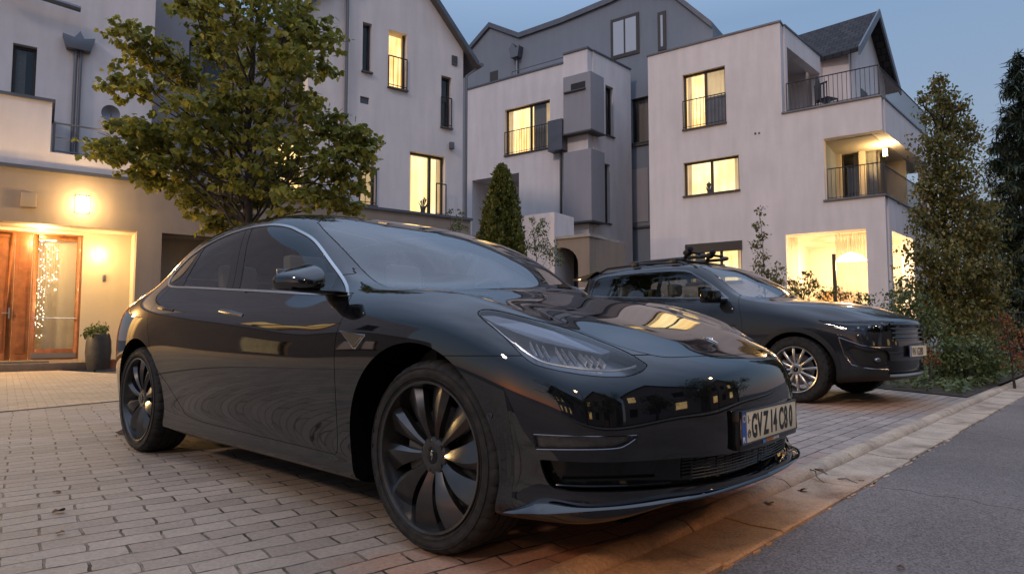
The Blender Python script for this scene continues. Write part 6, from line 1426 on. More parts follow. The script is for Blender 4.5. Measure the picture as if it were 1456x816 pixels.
D2 = xz(sdf_poly(spline([(-3.02,1.25),(-3.03,1.42),(-2.93,1.53),(-2.5,1.555),(-1.95,1.555),(-1.50,1.535),(-1.30,1.45),(-1.08,1.33),(-.84,1.165),(-.80,1.145),(-1.24,1.155),(-1.93,1.188)], corners=(0,9))))
W2 = xy(sdf_poly(spline([(-.415,-.3),(-.415,0),(-.44,.25),(-.53,.50),(-.70,.70),(-.84,.68),(-1.10,.64),(-1.33,.60),(-1.29,.30),(-1.28,0),(-1.28,-.3)], corners=(0,4,7,10))))
H2_ = xy(sdf_poly(spline([(-.36,-.3),(-.37,0),(-.40,.25),(-.49,.50),(-.60,.745),(-.3,.735),(0,.715),(.30,.68),(.55,.62),(.70,.52),(.78,.34),(.815,0),(.815,-.3)], corners=(0,4,12))))
L2 = az(sdf_poly(spline([(-.45,.875),(-.30,.862),(-.10,.862),(.12,.865),(.27,.855),(.24,.79),(.10,.755),(-.10,.765),(-.28,.79)], corners=(0,4))))
AC = az(sdf_poly(spline([(-.22,.60),(-.05,.565),(.15,.565),(.18,.43),(.0,.40),(-.15,.43)], corners=())))
G2 = lambda v: np.maximum(np.maximum(np.abs(v[:,1])-.50, .66-v[:,2]), v[:,2]-.845)
I2 = lambda v: np.maximum(np.maximum(np.abs(v[:,1])-.55, .32-v[:,2]), v[:,2]-.46)
FDs = xz(sdf_poly([(-1.86,1.6),(-1.86,.85),(-1.80,.36),(-.62,.36),(-.60,.62),(-.62,.90),(-.70,1.16),(-1.1,1.6)])); RDs = xz(sdf_poly([(-1.86,1.6),(-1.86,.85),(-1.80,.36),(-2.2,.36),(-2.38,.70),(-2.62,.86),(-2.68,1.2),(-2.66,1.6)]))
B1 = lambda v: np.hypot(v[:,0]+.02, v[:,2]-.35)-.405; B2 = lambda v: np.hypot(v[:,0]+2.66, v[:,2]-.35)-.40
K1 = lambda v: np.hypot(v[:,0]+.02, v[:,2]-.35)-.455; K2 = lambda v: np.hypot(v[:,0]+2.66, v[:,2]-.35)-.45; KZ = lambda v: v[:,2]-.37
s2.cut(B1, lat); s2.cut(B2, lat); s2.cut(K1, lat); s2.cut(K2, lat); s2.cut(KZ)
for d in (0,-.015): s2.cut(off(D2, d), lambda v, n: belt(v, n) & (v[:,2] > 1.05))
for d in (0,.008): s2.cut(off(W2, d), lambda v, n: v[:,2] > 1.0)
for d in (0,.005): s2.cut(off(H2_, d), lambda v, n: v[:,2] > .8)
fm = lambda v, n: v[:,0] > .2
for d in (0,.005): s2.cut(off(L2, d), lambda v, n: (v[:,0] > .1) & (np.abs(v[:,1]) > .4) & (v[:,2] > .65))
s2.cut(AC, lambda v, n: (v[:,0] > .2) & (v[:,2] < .64)); s2.cut(G2, lambda v, n: (v[:,0] > .6)); s2.cut(I2, lambda v, n: (v[:,0] > .6))
dm2 = lambda v, n: (np.abs(v[:,1]) > .7) & (v[:,2] < 1.25)
for f in (FDs, RDs):
    for d in (0,.005): s2.cut(off(f, d), dm2)
C2, N2 = s2.centroids(); a2 = np.abs(C2[:,1]); x2, z2 = C2[:,0], C2[:,2]; Q = np.full(len(C2), 'body', dtype=object)
front_m = (x2 > .25) & (z2 < .86) & (H2_(C2) > 0); Q[front_m] = 'bumper'
dd = (a2 > .7) & (z2 < 1.25); Q[dd & ((FDs(C2) < .005) | (RDs(C2) < .005))] = 'seal'; Q[dd & (RDs(C2) < 0)] = 'rdoor'; Q[dd & (FDs(C2) < 0)] = 'fdoor'
Q[(z2 < .37)] = 'clad'; Q[(a2 > .56) & ((K1(C2) < 0) | (K2(C2) < 0))] = 'clad'
Q[(H2_(C2) < .005) & (z2 > .8)] = 'seal'; Q[(H2_(C2) < 0) & (z2 > .8)] = 'hood'
Q[(W2(C2) < .008) & (z2 > 1)] = 'seal'; Q[(W2(C2) < 0) & (z2 > 1)] = 'ws'
lm = (x2 > .1) & (a2 > .4) & (z2 > .65); Q[lm & (L2(C2) < .005)] = 'seal'; Q[lm & (L2(C2) < 0)] = 'lamp'
Q[(x2 > .2) & (AC(C2) < 0)] = 'vent'; Q[(x2 > .6) & (G2(C2) < 0)] = 'grille'; Q[(x2 > .6) & (I2(C2) < 0)] = 'intake'
dz = (a2 > .56) & (z2 > 1.05); Q[dz & (D2(C2) < 0)] = 'trim'; Q[dz & (D2(C2) < -.015)] = 'pillar'
ii = dz & (D2(C2) < -.015); Q[ii & (x2 > -1.83)] = 'fwin'; Q[ii & (x2 < -1.89) & (x2 > -2.64)] = 'rwin'; Q[ii & (x2 < -2.68)] = 'qwin'
Q[(np.abs(C2[:,1]) < .58) & (x2 < -3.2) & (z2 > 1.12) & (z2 < 1.5)] = 'back'
Q[(a2 > .56) & ((B1(C2) < 0) | (B2(C2) < 0))] = 'drop'
def sq(k, s_=0):
    m = Q == k
    if s_: m &= C2[:,1]*s_ > 0
    return np.nonzero(m)[0]
make_panel(s2, sq('body'), 'body', M['suvpaint'], suv, .02); sb_ = make_panel(s2, sq('bumper'), 'front_bumper', M['suvpaint'], suv, .02)
make_panel(s2, sq('hood'), 'hood', M['suvpaint'], suv); [make_panel(s2, c_, 'panel_seal', M['rubber'], suv, 0, .004) for c_ in components(s2, sq('seal'))]
make_panel(s2, sq('clad'), 'cladding', M['trim'], suv, .03, -.008); make_panel(s2, sq('ws'), 'windshield', M['glass_front'], suv, 0); make_panel(s2, sq('back'), 'rear_window', M['glass_dark'], suv, 0)
for s_ in (-1, 1):
    fd = make_panel(s2, sq('fdoor', s_), 'front_door', M['suvpaint'], suv); rd = make_panel(s2, sq('rdoor', s_), 'rear_door', M['suvpaint'], suv)
    make_panel(s2, sq('fwin', s_), 'window', M['glass_side'], fd, 0, .004); make_panel(s2, sq('rwin', s_), 'window', M['glass_side'], rd, 0, .004); make_panel(s2, sq('qwin', s_), 'quarter_window', M['glass_side'], suv, 0, .004)
    [make_panel(s2, c_, 'pillar_trim', M['gloss'], suv, 0, .002) for c_ in components(s2, sq('pillar', s_))]; make_panel(s2, sq('trim', s_), 'window_trim', M['darkchrome'], suv, .01, -.004)
    hd = make_panel(s2, sq('lamp', s_), 'headlight', M['gloss'], suv, 0, .06); make_panel(s2, sq('lamp', s_), 'headlight_lens', M['lens'], hd, 0)
    bv = surf_bvh(sv_, sf_)
    def onS(a, z): h = bv.ray_cast(Vector((a/math.sqrt(2)+2, s_*(2-a/math.sqrt(2)), z)), Vector((-1,-s_,0)).normalized()); return h[0], h[1]
    q = MB()
    for a, z, r_ in ((-.12,.812,.030),(.0,.81,.034),(.12,.81,.034)): p, n = onS(a, z); q.sphere(p-n*.045, r_, 14)
    q.build('projector', M['darkchrome'], hd, smooth=True)
    q = MB(); q.tube([onS(a, z)[0]-onS(a, z)[1]*.02 for a, z in [(-.40,.868),(-.2,.845),(0,.842),(.2,.845)]], .005, 6); q.build('light_bar', M['darkchrome'], hd, smooth=True)
    q = MB(); p, n = onS(.05,.47); q.sphere(p-n*.030, .042, 14, sc=(1,1,.8)); q.build('fog_light', M['darkchrome'], suv, smooth=True)
    q = MB(); pl_ = [onS(a, z) for a, z in [(-.30,.70),(-.12,.62),(.02,.60),(.20,.60)]]; q.tube([p+n*.004 for p, n in pl_], .006, 6); q.tube([onS(a, z)[0] for a, z in [(-.30,.70),(-.26,.52),(-.20,.42),(-.05,.385),(.16,.375)]], .010, 8); q.build('bumper_trim', M['darkchrome'], sb_, smooth=True)
    # mirror
    q = MB(); q.obox((-.93,s_*1.03,1.165),(.055,0,.0),(.02,.125,.0),(.0,0,.075)); m_ = q.build('mirror', M['gloss'], fd, bevel=.03); q = MB(); q.obox((-.88,s_*.87,1.12),(.05,0,0),(0,.07,0),(0,0,.02)); q.build('mirror_foot', M['gloss'], fd, bevel=.008)
    for pr, x0, z0 in ((fd,-1.62,1.02),(rd,-2.42,1.05)): q = MB(); q.tube([(x0-.09,s_*.885,z0),(x0-.07,s_*.91,z0),(x0+.07,s_*.91,z0),(x0+.09,s_*.885,z0)], .012, 8); q.build('door_handle', M['darkchrome'], pr, smooth=True)
    # roof rail
    q = MB(); q.tube([(-1.5,s_*.585,1.60),(-1.62,s_*.585,1.655),(-2.2,s_*.585,1.675),(-2.85,s_*.58,1.655),(-3.0,s_*.57,1.60)], .016, 8); q.build('roof_rail', M['trim'], suv, smooth=True)
    # liners
    for cx_, rr in ((-.02,.405),(-2.66,.40)):
        q = MB(); vs = []
        for i in range(41):
            a = -.35+(PI+.7)*i/40; x = cx_+rr*math.cos(a); z = max(.2, .35+rr*math.sin(a)); vs += [(x,s_*.895,z),(cx_+(rr+.01)*math.cos(a),s_*.60,z)]
        fs = [(2*i,2*i+1,2*i+3,2*i+2) for i in range(40)]; c0 = len(vs); vs.append((cx_,s_*.6,.35)); fs += [(2*i+1,2*i+3,c0) for i in range(40)]; q.add(vs, fs); q.build('wheel_liner', M['liner'], suv)
    wheel(suv, -.02, .905, s_, r=.355, rim=.245, width=.225, nsp=12, style='slim', mrim=M['alloy'], rot=.1); wheel(suv, -2.66, .905, s_, r=.355, rim=.245, width=.225, nsp=12, style='slim', mrim=M['alloy'], rot=.3)
gr = make_panel(s2, sq('grille'), 'grille', M['gloss'], suv, .03, .03)
bv = surf_bvh(sv_, sf_)
for s_ in (-1, 1): make_panel(s2, sq('vent', s_), 'air_vent', M['trim'], suv, .02, .025)
for zz in (.70,.745,.79,.835):
    q = MB(); q.tube([bv.ray_cast(Vector((3,y,zz)),Vector((-1,0,0)))[0]-Vector((.012,0,0)) for y in [(-.48+.96*i/20) for i in range(21)]], .008 if zz < .83 else .012, 8); q.build('grille_bar', M['darkchrome'], gr, smooth=True)
it_ = make_panel(s2, sq('intake'), 'intake', M['gloss'], suv, .03, .03)
q = MB(); q.tube([bv.ray_cast(Vector((3,y,.31)),Vector((-1,0,0)))[0]+Vector((.004,0,0)) for y in [(-.52+1.04*i/20) for i in range(21)]], .014, 8); q.build('skid_bar', M['alloy'], it_, smooth=True)
q = MB(); q.box(.885,.90,-.27,.27,.495,.615); pc = q.build('plate_carrier', M['gloss'], suv, bevel=.004); q = MB(); q.box(.90,.903,-.26,.26,.50,.61); sp_ = q.build('license_plate', M['plate'], suv)
q = MB(); q.box(.903,.904,-.26,-.222,.502,.608); q.build('country_band', M['eu'], sp_)
text_obj('VN 1G3B0', 'plate_characters', .11, M['plate_ink'], sp_, Matrix(((0,0,1,.9035),(1,0,0,-.205),(0,1,0,.515),(0,0,0,1))), .72, .0008, .002)
q = MB(); q.box(-3.2,.55,-.6,.6,.24,.27); q.build('underbody', M['liner'], suv)
q = MB(); q.box(-.95,-.45,-.62,.62,.75,1.06); q.build('dashboard', M['dash'], suv, bevel=.04)
for (x, y) in ((-1.5,-.37),(-1.5,.37),(-2.35,-.36),(-2.35,.36)):
    q = MB(); q.box(x-.2,x+.28,y-.24,y+.24,.6,.74); q.prism([(x-.33,.70),(x-.16,.70),(x-.28,1.20),(x-.37,1.21)], y-.22, y+.22, lambda a,b,h:(a,h,b)); s_o = q.build('seat', M['seat'], suv, bevel=.04)
    q = MB(); q.obox((x-.36,y,1.31),(.045,0,0),(0,.12,0),(0,0,.08)); q.build('headrest', M['seatlight'], s_o, bevel=.03)
q = MB(); q.tube([(-1.08+.04*math.sin(a), .37+.18*math.cos(a), 1.06+.17*math.sin(a)) for a in [i*PI/10 for i in range(20)]], .014, 8, closed=True); q.build('steering_wheel', M['dash'], suv, smooth=True)
# rear spoiler
q = MB(); q.prism([(-3.05,1.63),(-3.52,1.545),(-3.55,1.52),(-3.3,1.50)], -.58, .58, lambda a,b,h:(a,h,b)); q.build('spoiler', M['suvpaint'], suv, bevel=.012)
# roof rack with a bicycle carrier
rk = empty('bicycle_carrier', (SO[0], SO[1], 0), -PS, 'black clamp-type bicycle carrier mounted across the roof of the crossover', 'roof rack')
q = MB()
for x in (-1.72,-2.35): q.tube([(x,-.60,1.70),(x,.60,1.70)], .017, 8)
q.build('cross_bar', M['trim'], rk, smooth=True)
for y in (-.32,.22):
    q = MB(); q.tube([(-1.45,y,1.735),(-2.6,y,1.735)], .022, 8); q.sphere((-1.45,y,1.745), .045, 10, sc=(1.3,.8,.7)); q.build('wheel_tray', M['dash'], rk, smooth=True)
    q = MB(); q.tube([(-1.72,y-.02,1.74),(-1.64,y-.05,1.80),(-1.52,y-.16,1.83),(-1.46,y-.28,1.815)], [.020,.026,.024,.030], 8); q.sphere((-1.46,y-.29,1.815), .045, 10, sc=(.8,1.3,.9)); q.sphere((-1.66,y-.04,1.80), .05, 10, sc=(1.4,.9,.9)); q.tube([(-1.6,y-.08,1.80),(-1.6,y+.16,1.80)], .018, 8); q.sphere((-1.6,y+.17,1.80), .032, 8); q.build('clamp_arm', M['rubber'], rk, smooth=True)
for y in (-.585,.585):
    for x in (-1.72,-2.35): q = MB(); q.obox((x,y,1.68),(.05,0,0),(0,.03,0),(0,0,.03)); q.build('foot', M['trim'], rk, bevel=.01)
# ---------------------------------------------------------------- vegetation
def leaf_mat(name, dark, mid, tip, trans=.35, warmth=0):
    m = bpy.data.materials.new(name); m.use_nodes = True; t = m.node_tree; b = t.nodes['Principled BSDF']; out = t.nodes['Material Output']
    at = N(t, 'ShaderNodeAttribute'); at.attribute_name = 'tone'
    r = N(t, 'ShaderNodeValToRGB'); e = r.color_ramp.elements; e[0].position = 0; e[0].color = (*dark,1); e[1].position = 1; e[1].color = (*tip,1); x = e.new(.55); x.color = (*mid,1)
    t.links.new(at.outputs['Fac'], r.inputs[0]); t.links.new(r.outputs[0], b.inputs['Base Color']); b.inputs['Roughness'].default_value = .5; b.inputs['Specular IOR Level'].default_value = .35
    tr = N(t, 'ShaderNodeBsdfTranslucent'); t.links.new(r.outputs[0], tr.inputs[0]); mx = N(t, 'ShaderNodeMixShader'); mx.inputs[0].default_value = trans
    t.links.new(b.outputs[0], mx.inputs[1]); t.links.new(tr.outputs[0], mx.inputs[2]); t.links.new(mx.outputs[0], out.inputs[0]); return m
def leaves(name, pos, nrm_up, size, mtl, parent, rng, shape='ovate', droop=.3, tonefn=None):
    """pos: (n,3) points; builds one folded leaf per point"""
    n = len(pos); 
    if shape == 'maple': P = [(0,0),(.38,.10),(.55,.42),(.30,.55),(.28,.80),(0,1.05),(-.28,.80),(-.30,.55),(-.55,.42),(-.38,.10)]
    elif shape == 'needle': P = [(0,0),(.07,.3),(.05,.8),(0,1),(-.05,.8),(-.07,.3)]
    else: P = [(0,0),(.26,.25),(.30,.55),(0,1.05),(-.30,.55),(-.26,.25)]
    m = len(P); V = np.zeros((n, m, 3)); T = np.zeros(n)
    az_ = rng.uniform(0, 2*np.pi, n); tilt = rng.normal(0, .55, n)+droop; roll = rng.normal(0, .4, n); sz = size*rng.uniform(.6, 1.25, n)
    for j, (a, b) in enumerate(P):
        x = a*np.ones(n); y = b*np.ones(n); z = -.22*np.abs(a)*1.0-.18*b*b
        z = z*np.ones(n)
        x2 = x*np.cos(roll)+z*np.sin(roll); z2 = -x*np.sin(roll)+z*np.cos(roll)
        y3 = y*np.cos(tilt)+z2*np.sin(tilt); z3 = -y*np.sin(tilt)+z2*np.cos(tilt)
        V[:,j,0] = pos[:,0]+sz*(x2*np.cos(az_)-y3*np.sin(az_)); V[:,j,1] = pos[:,1]+sz*(x2*np.sin(az_)+y3*np.cos(az_)); V[:,j,2] = pos[:,2]+sz*z3
    me = bpy.data.meshes.new(name); me.vertices.add(n*m); me.vertices.foreach_set('co', V.reshape(-1))
    me.loops.add(n*m); me.loops.foreach_set('vertex_index', np.arange(n*m)); me.polygons.add(n); me.polygons.foreach_set('loop_start', np.arange(n)*m); me.polygons.foreach_set('loop_total', np.full(n, m))
    me.update(calc_edges=True); me.materials.append(mtl)
    at = me.attributes.new('tone', 'FLOAT', 'POINT'); T = np.clip(rng.beta(2, 2.2, n), 0, 1) if tonefn is None else tonefn(pos, rng)
    at.data.foreach_set('value', np.repeat(T, m).astype(np.float32))
    o = bpy.data.objects.new(name, me); COL.objects.link(o); o.parent = parent; return o
M['bark'] = mat('bark', (.045,.036,.028), .9, noise=.4, nscale=14, bump=.8, bscale=30)
M['maple'] = leaf_mat('maple_leaf', (.09,.11,.020), (.235,.235,.042), (.46,.36,.07), .5)
M['birchleaf'] = leaf_mat('birch_leaf', (.06,.075,.02), (.15,.14,.04), (.30,.20,.055))
M['conifer'] = leaf_mat('conifer_needle', (.010,.022,.013), (.022,.038,.024), (.045,.062,.038), .1)
M['thuja'] = leaf_mat('thuja_scale', (.05,.07,.016), (.12,.13,.028), (.20,.17,.04), .3)
M['shrub'] = leaf_mat('shrub_leaf', (.04,.065,.02), (.10,.13,.04), (.19,.20,.07), .3)
M['autumn'] = leaf_mat('reddish_leaf', (.10,.03,.012), (.22,.07,.02), (.32,.14,.04), .3)
def branch(q, p0, p1, r0, r1, rg, n=7, wob=.06):
    pts = []; rs = []; L = (Vector(p1)-Vector(p0)).length
    for i in range(n+1):
        t = i/n; p = Vector(p0).lerp(Vector(p1), t); w = wob*L*math.sin(PI*t)
        p += Vector((rg.uniform(-w,w), rg.uniform(-w,w), rg.uniform(-w,w)*.5)); p.z += .06*L*math.sin(PI*t); pts.append(p); rs.append(r0+(r1-r0)*t)
    q.tube(pts, rs, 7); return pts
def pix(px, py, d):
    r = ray(px, py); t = d/r[1]; return Vector((t*r[0], d, CAMH+t*r[2]))
# ---- maple in front of the left houses
rg = random.Random(21); rn = np.random.default_rng(5)
mp_base = pix(352, 560, 9.6); mp_base.z = 0
mt_ = empty('maple_tree', (mp_base.x, mp_base.y, 0), label='leafy green maple with yellowing tips before the left houses', cat='tree')
CL = [(180,45,24),(200,75,24),(225,60,14),(172,120,24),(205,112,26),(245,85,28),(265,110,28),(150,205,22),(180,180,24),(205,190,30),(160,215,18),(195,228,26),(230,215,30),
 (330,15,48),(390,5,44),(430,25,38),(360,70,48),(410,75,40),(320,90,34),(300,60,22),(445,85,30),(350,120,42),(270,150,38),(310,150,38),(360,160,40),(410,140,38),(440,150,28),
 (245,180,34),(290,200,38),(340,205,38),(390,200,38),(435,200,28),(470,175,26),(490,200,26),(514,187,14),(518,213,16),(505,225,24),(470,230,28),(430,240,28),(250,240,30),(300,245,34),(350,250,30),(395,245,28),
 (275,285,26),(320,285,26),(370,280,20),(300,315,18),(330,310,16),(430,280,22),(465,270,26),(490,285,20),(500,262,18),(260,268,20),(222,250,18),(455,55,24),(285,20,20),(270,5,16),
 (340,-35,60),(400,-40,55),(300,-30,35),(370,-90,60),(330,-130,45),(385,-150,35)]
centers = []
for (x, y, r) in CL:
    d = 9.6+rg.uniform(-.9, .9)*(1 if 250 < x < 460 else .5); centers.append((pix(x, y, d), r/FPX*9.6))
q = MB(); top_ = pix(356, -120, 9.6); lb = lambda v: Vector((v.x-mp_base.x, v.y-mp_base.y, v.z))
trunk_pts = [Vector((0,0,-.05)), Vector((.01,0,.8)), Vector((.0,.02,1.6)), lb(pix(352,320,9.6)), lb(pix(354,250,9.62)), lb(pix(352,170,9.6)), lb(pix(360,90,9.65)), lb(pix(357,0,9.6)), lb(top_)]
q.tube(trunk_pts, [.11,.085,.075,.070,.060,.048,.036,.024,.010], 10)
for (c, r) in centers:
    c = lb(c); 
    # attach lower on trunk
    zt = max(2.35+rg.uniform(-.3,.5), c.z-math.hypot(c.x, c.y)*1.15-rg.uniform(.0,.5)); k = 0
    for i in range(len(trunk_pts)-1):
        if trunk_pts[i].z <= zt: k = i
    a, b = trunk_pts[k], trunk_pts[min(k+1, len(trunk_pts)-1)]; t = 0 if b.z == a.z else max(0, min(1, (zt-a.z)/(b.z-a.z))); p0 = a.lerp(b, t)
    pts = branch(q, p0, c, .021, .006, rg)
    for j in range(5):
        e = c+Vector((rg.gauss(0,1), rg.gauss(0,1), rg.gauss(0,.7)))*r*.6; q.tube([pts[-2], (pts[-2]+e)/2+Vector((0,0,.03)), e], [.007,.005,.003], 4)
q.build('trunk', M['bark'], mt_, smooth=True, angle=80)
P_ = []
for (c, r) in centers:
    c = lb(c); nt_ = int(7+r*70)
    for i in range(nt_):
        while True:
            v = np.array([rg.uniform(-1,1) for _ in range(3)])
            if np.dot(v, v) < 1: break
        e = np.array(c)+v*r*1.02*np.array([1,1.4,.85])
        # a twig spray: leaves lie in a layer
        k = rg.randint(7, 12); az0 = rg.uniform(0, 2*PI); dx = np.array([math.cos(az0), math.sin(az0), -.15])
        for j in range(k): P_.append(e+dx*(j*.026)+np.array([rg.gauss(0,.03), rg.gauss(0,.03), rg.gauss(0,.014)]))
P_ = np.array(P_)
leaves('crown', P_, None, .086, M['maple'], mt_, rn, 'maple', .75, lambda p, r: np.clip(r.beta(1.8,2.6,len(p))+.30*np.clip((2.9-p[:,2])/1.2,0,1), 0, 1))  # lowest leaves coloured brighter, warm light from below put into their tone
# ---- clump tree helper
def clump_tree(name, label, cat, base, clumps, leafn, size, mtl, trunk_r, seed, shape='ovate', group=None, trunks=1, twigs=3, d=None):
    rg = random.Random(seed); rn = np.random.default_rng(seed); e = empty(name, (base[0], base[1], 0), label=label, cat=cat, group=group); q = MB(); B = Vector((base[0], base[1], 0)); P = []
    zt = max(c[0].z for c in clumps); tops = sorted([c for c in clumps], key=lambda c: -c[0].z)
    tp = tops[0][0]-B
    pts = [Vector((0,0,-.05))]+[Vector((tp.x*t+rg.gauss(0,.04)*zt*.15, tp.y*t, tp.z*t)) for t in (.2,.4,.6,.8)]+[tp]
    q.tube(pts, [trunk_r*(1-.85*i/5) for i in range(6)], 8)
    for (c, r) in clumps:
        c = c-B; zz = max(.15, c.z-.9*math.hypot(c.x-tp.x*c.z/max(zt,.1), c.y)-.3*r); t = min(.98, zz/max(tp.z,.1)); p0 = Vector((tp.x*t, tp.y*t, tp.z*t)); branch(q, p0, c, trunk_r*.35, trunk_r*.1, rg, 5)
        for j in range(twigs): ee = c+Vector((rg.gauss(0,1),rg.gauss(0,1),rg.gauss(0,1)))*r*.6; q.tube([c, ee], [trunk_r*.09, .002], 4)
        nn = int(leafn*(r**2)*.9+6)
        for i in range(nn):
            v = np.array([rg.gauss(0,.46) for _ in range(3)]); e_ = np.array(c)+v*r
            for j in range(3): P.append(e_+np.array([rg.gauss(0,size*.5), rg.gauss(0,size*.5), rg.gauss(0,size*.4)]))
    P = np.array(P); P = P[P[:,2] > .02]
    q.build('trunk' if cat == 'tree' else 'stems', M['bark'], e, smooth=True, angle=80); leaves('crown' if cat == 'tree' else 'foliage', P, None, size, mtl, e, rn, shape, .7); return e
def pc(lst, d, dj=.4, seed=1):
    rg = random.Random(seed); return [(pix(x, y, d+rg.uniform(-dj, dj)), r/FPX*d) for x, y, r in lst]
# birch column at the right
b0 = pix(1352, 560, 11.5)
BL = [(1335,112,10),(1330,130,16),(1345,140,16),(1362,150,14),(1325,160,18),(1345,175,26),(1375,180,18),(1330,205,26),(1360,210,28),(1385,195,12),(1335,245,30),(1365,250,30),(1320,270,20),(1345,290,34),(1375,290,30),(1400,300,18),(1320,320,26),(1350,335,34),(1385,340,30),(1410,330,14),(1310,360,24),(1340,375,34),(1375,385,34),(1405,385,22),(1320,410,28),(1355,420,36),(1390,425,32),(1412,430,18),(1325,450,26),(1360,455,34),(1395,460,26),(1310,140,8),(1300,300,10)]
clump_tree('birch_tree', 'slender birch with thinning yellow-green leaves beside the right house corner', 'tree', (b0.x, b0.y), pc(BL, 11.5, .5, 2), 2400, .066, M['birchleaf'], .075, 31)
# conifer at the right edge
def conifer(name, label, base, H, Rr, seed, mtl, n=46, needles=9000, size=.16, group=None):
    rg = random.Random(seed); rn = np.random.default_rng(seed); e = empty(name, base, label=label, cat='tree', group=group); q = MB(); q.tube([(0,0,-.05),(0,0,H*.5),(0,0,H)], [H*.018,H*.011,.01], 8); P = []
    for i in range(n):
        z = .08*H+.92*H*(i/n)**.95; rr = Rr*(1-(z/H))**.85+.08
        for k in range(5):
            a = rg.uniform(0, 2*PI); l = rr*rg.uniform(.65, 1.15); tip = Vector((math.cos(a)*l, math.sin(a)*l, z-.22*l+.10*l)); mid = Vector((math.cos(a)*l*.5, math.sin(a)*l*.5, z-.16*l))
            q.tube([Vector((0,0,z)), mid, tip], [.022,.014,.004], 4)
            m_ = max(6, int(needles*l/(n*5*Rr*.5)))
            for j in range(m_):
                t = rg.uniform(.08, 1.0)**.8; p = Vector((0,0,z)).lerp(mid, t*2) if t < .5 else mid.lerp(tip, t*2-1); w = .22*l*(1-t*.6)
                P.append((p.x-math.sin(a)*rg.gauss(0,w*.6), p.y+math.cos(a)*rg.gauss(0,w*.6), p.z+rg.gauss(0,.05)-rg.uniform(0,.10)))
    q.build('trunk', M['bark'], e, smooth=True, angle=80); leaves('crown', np.array(P), None, size, mtl, e, rn, 'needle', .5); return e
c1 = pix(1470, 500, 19); conifer('spruce_tree', 'dark tall spruce cut by the right edge of the view', (c1.x, c1.y, 0), 9.2, 2.3, 8, M['conifer'], 58, 34000, .26)
c2 = pix(1440, 500, 30); 
clump_tree('background_tree', 'dark round tree far behind the spruce and the fence', 'tree', (c2.x, c2.y), [(Vector((c2.x+random.Random(i).uniform(-2.5,3.5), c2.y+random.Random(i+50).uniform(-1,1), random.Random(i+90).uniform(2.0,5.5))), 1.2) for i in range(16)], 110, .16, M['conifer'], .2, 77)
# bushes at the foot of the birch
def bush(name, label, lst, d, seed, mtl, size=.05, dens=1500, cat='shrub', base=None, group=None):
    cl = pc(lst, d, .3, seed); cx_ = sum(c.x for c, r in cl)/len(cl); cy_ = sum(c.y for c, r in cl)/len(cl)
    return clump_tree(name, label, cat, (cx_, cy_), cl, dens, size, mtl, .018, seed, twigs=4, group=group)
bush('shrub', 'broad grey-green bush low at the foot of the birch', [(1335,505,22),(1360,498,26),(1390,500,26),(1415,510,22),(1350,520,18),(1380,520,22),(1410,525,14)], 9.2, 41, M['shrub'], .055, 2600)
bush('shrub', 'dark leafy bush between the crossover and the birch', [(1300,430,24),(1285,415,16),(1310,455,24),(1330,470,24),(1300,470,18),(1275,440,10),(1290,395,8)], 9.9, 43, M['shrub'], .05, 1900)
bush('shrub', 'reddish autumn bush at the right edge by the kerb', [(1440,500,20),(1450,480,18),(1425,470,12),(1455,515,16),(1430,455,12)], 9.0, 44, M['autumn'], .04, 1300)
bush('flowering_plant', 'low rust-red plant left of the grey-green bush', [(1320,498,10),(1330,510,10),(1315,512,7)], 8.7, 45, M['autumn'], .03, 2500, 'plant')
bush('shrub', 'yellowish loose bush behind the grey-green one', [(1400,480,18),(1425,485,14),(1380,475,16),(1440,470,14)], 10.5, 46, M['birchleaf'], .045, 1500)
# plants before the lit room
bush('sapling', 'thin young tree standing left of the lit garden room', [(1080,300,6),(1078,320,9),(1085,335,9),(1076,350,10),(1088,365,8),(1078,378,12),(1095,390,14),(1105,400,14),(1085,400,10),(1110,380,8)], 13.0, 51, M['birchleaf'], .06, 1100, 'tree')
bush('shrub', 'loose shrub in front of the lit room window', [(1125,405,14),(1140,412,16),(1155,402,12),(1148,390,6),(1170,418,12),(1190,415,10),(1130,418,12),(1200,420,8)], 12.6, 52, M['birchleaf'], .055, 1500)
bush('shrub', 'small dark shrub at the foot of the white pillar', [(1225,420,8),(1236,425,8),(1218,428,6)], 12.2, 53, M['shrub'], .05, 1700)
bush('shrub', 'sparse leafy bush before the side window of the lit room', [(1270,420,14),(1280,400,10),(1262,435,12),(1285,435,14)], 11.4, 54, M['shrub'], .05, 1500)
bush('shrub', 'leafy climber beside the thuja', [(765,330,14),(775,350,14),(785,362,12),(760,350,12),(770,318,8),(795,370,8),(757,312,5)], 13.5, 55, M['shrub'], .05, 1500)
bush('shrub', 'thin twiggy plant left of the thuja', [(650,318,7),(655,305,6),(645,322,7),(660,322,6),(640,300,3)], 13.0, 56, M['shrub'], .05, 1300)
bush('planter_flowers', 'dark-leaved flowers growing in the tall planter', [(128,470,7),(137,468,9),(146,467,7),(122,474,4),(150,465,4)], L_.world(pu, pv)[1], 57, M['shrub'], .05, 4500, 'plant')
tb0 = pix(713, 400, 12.0)
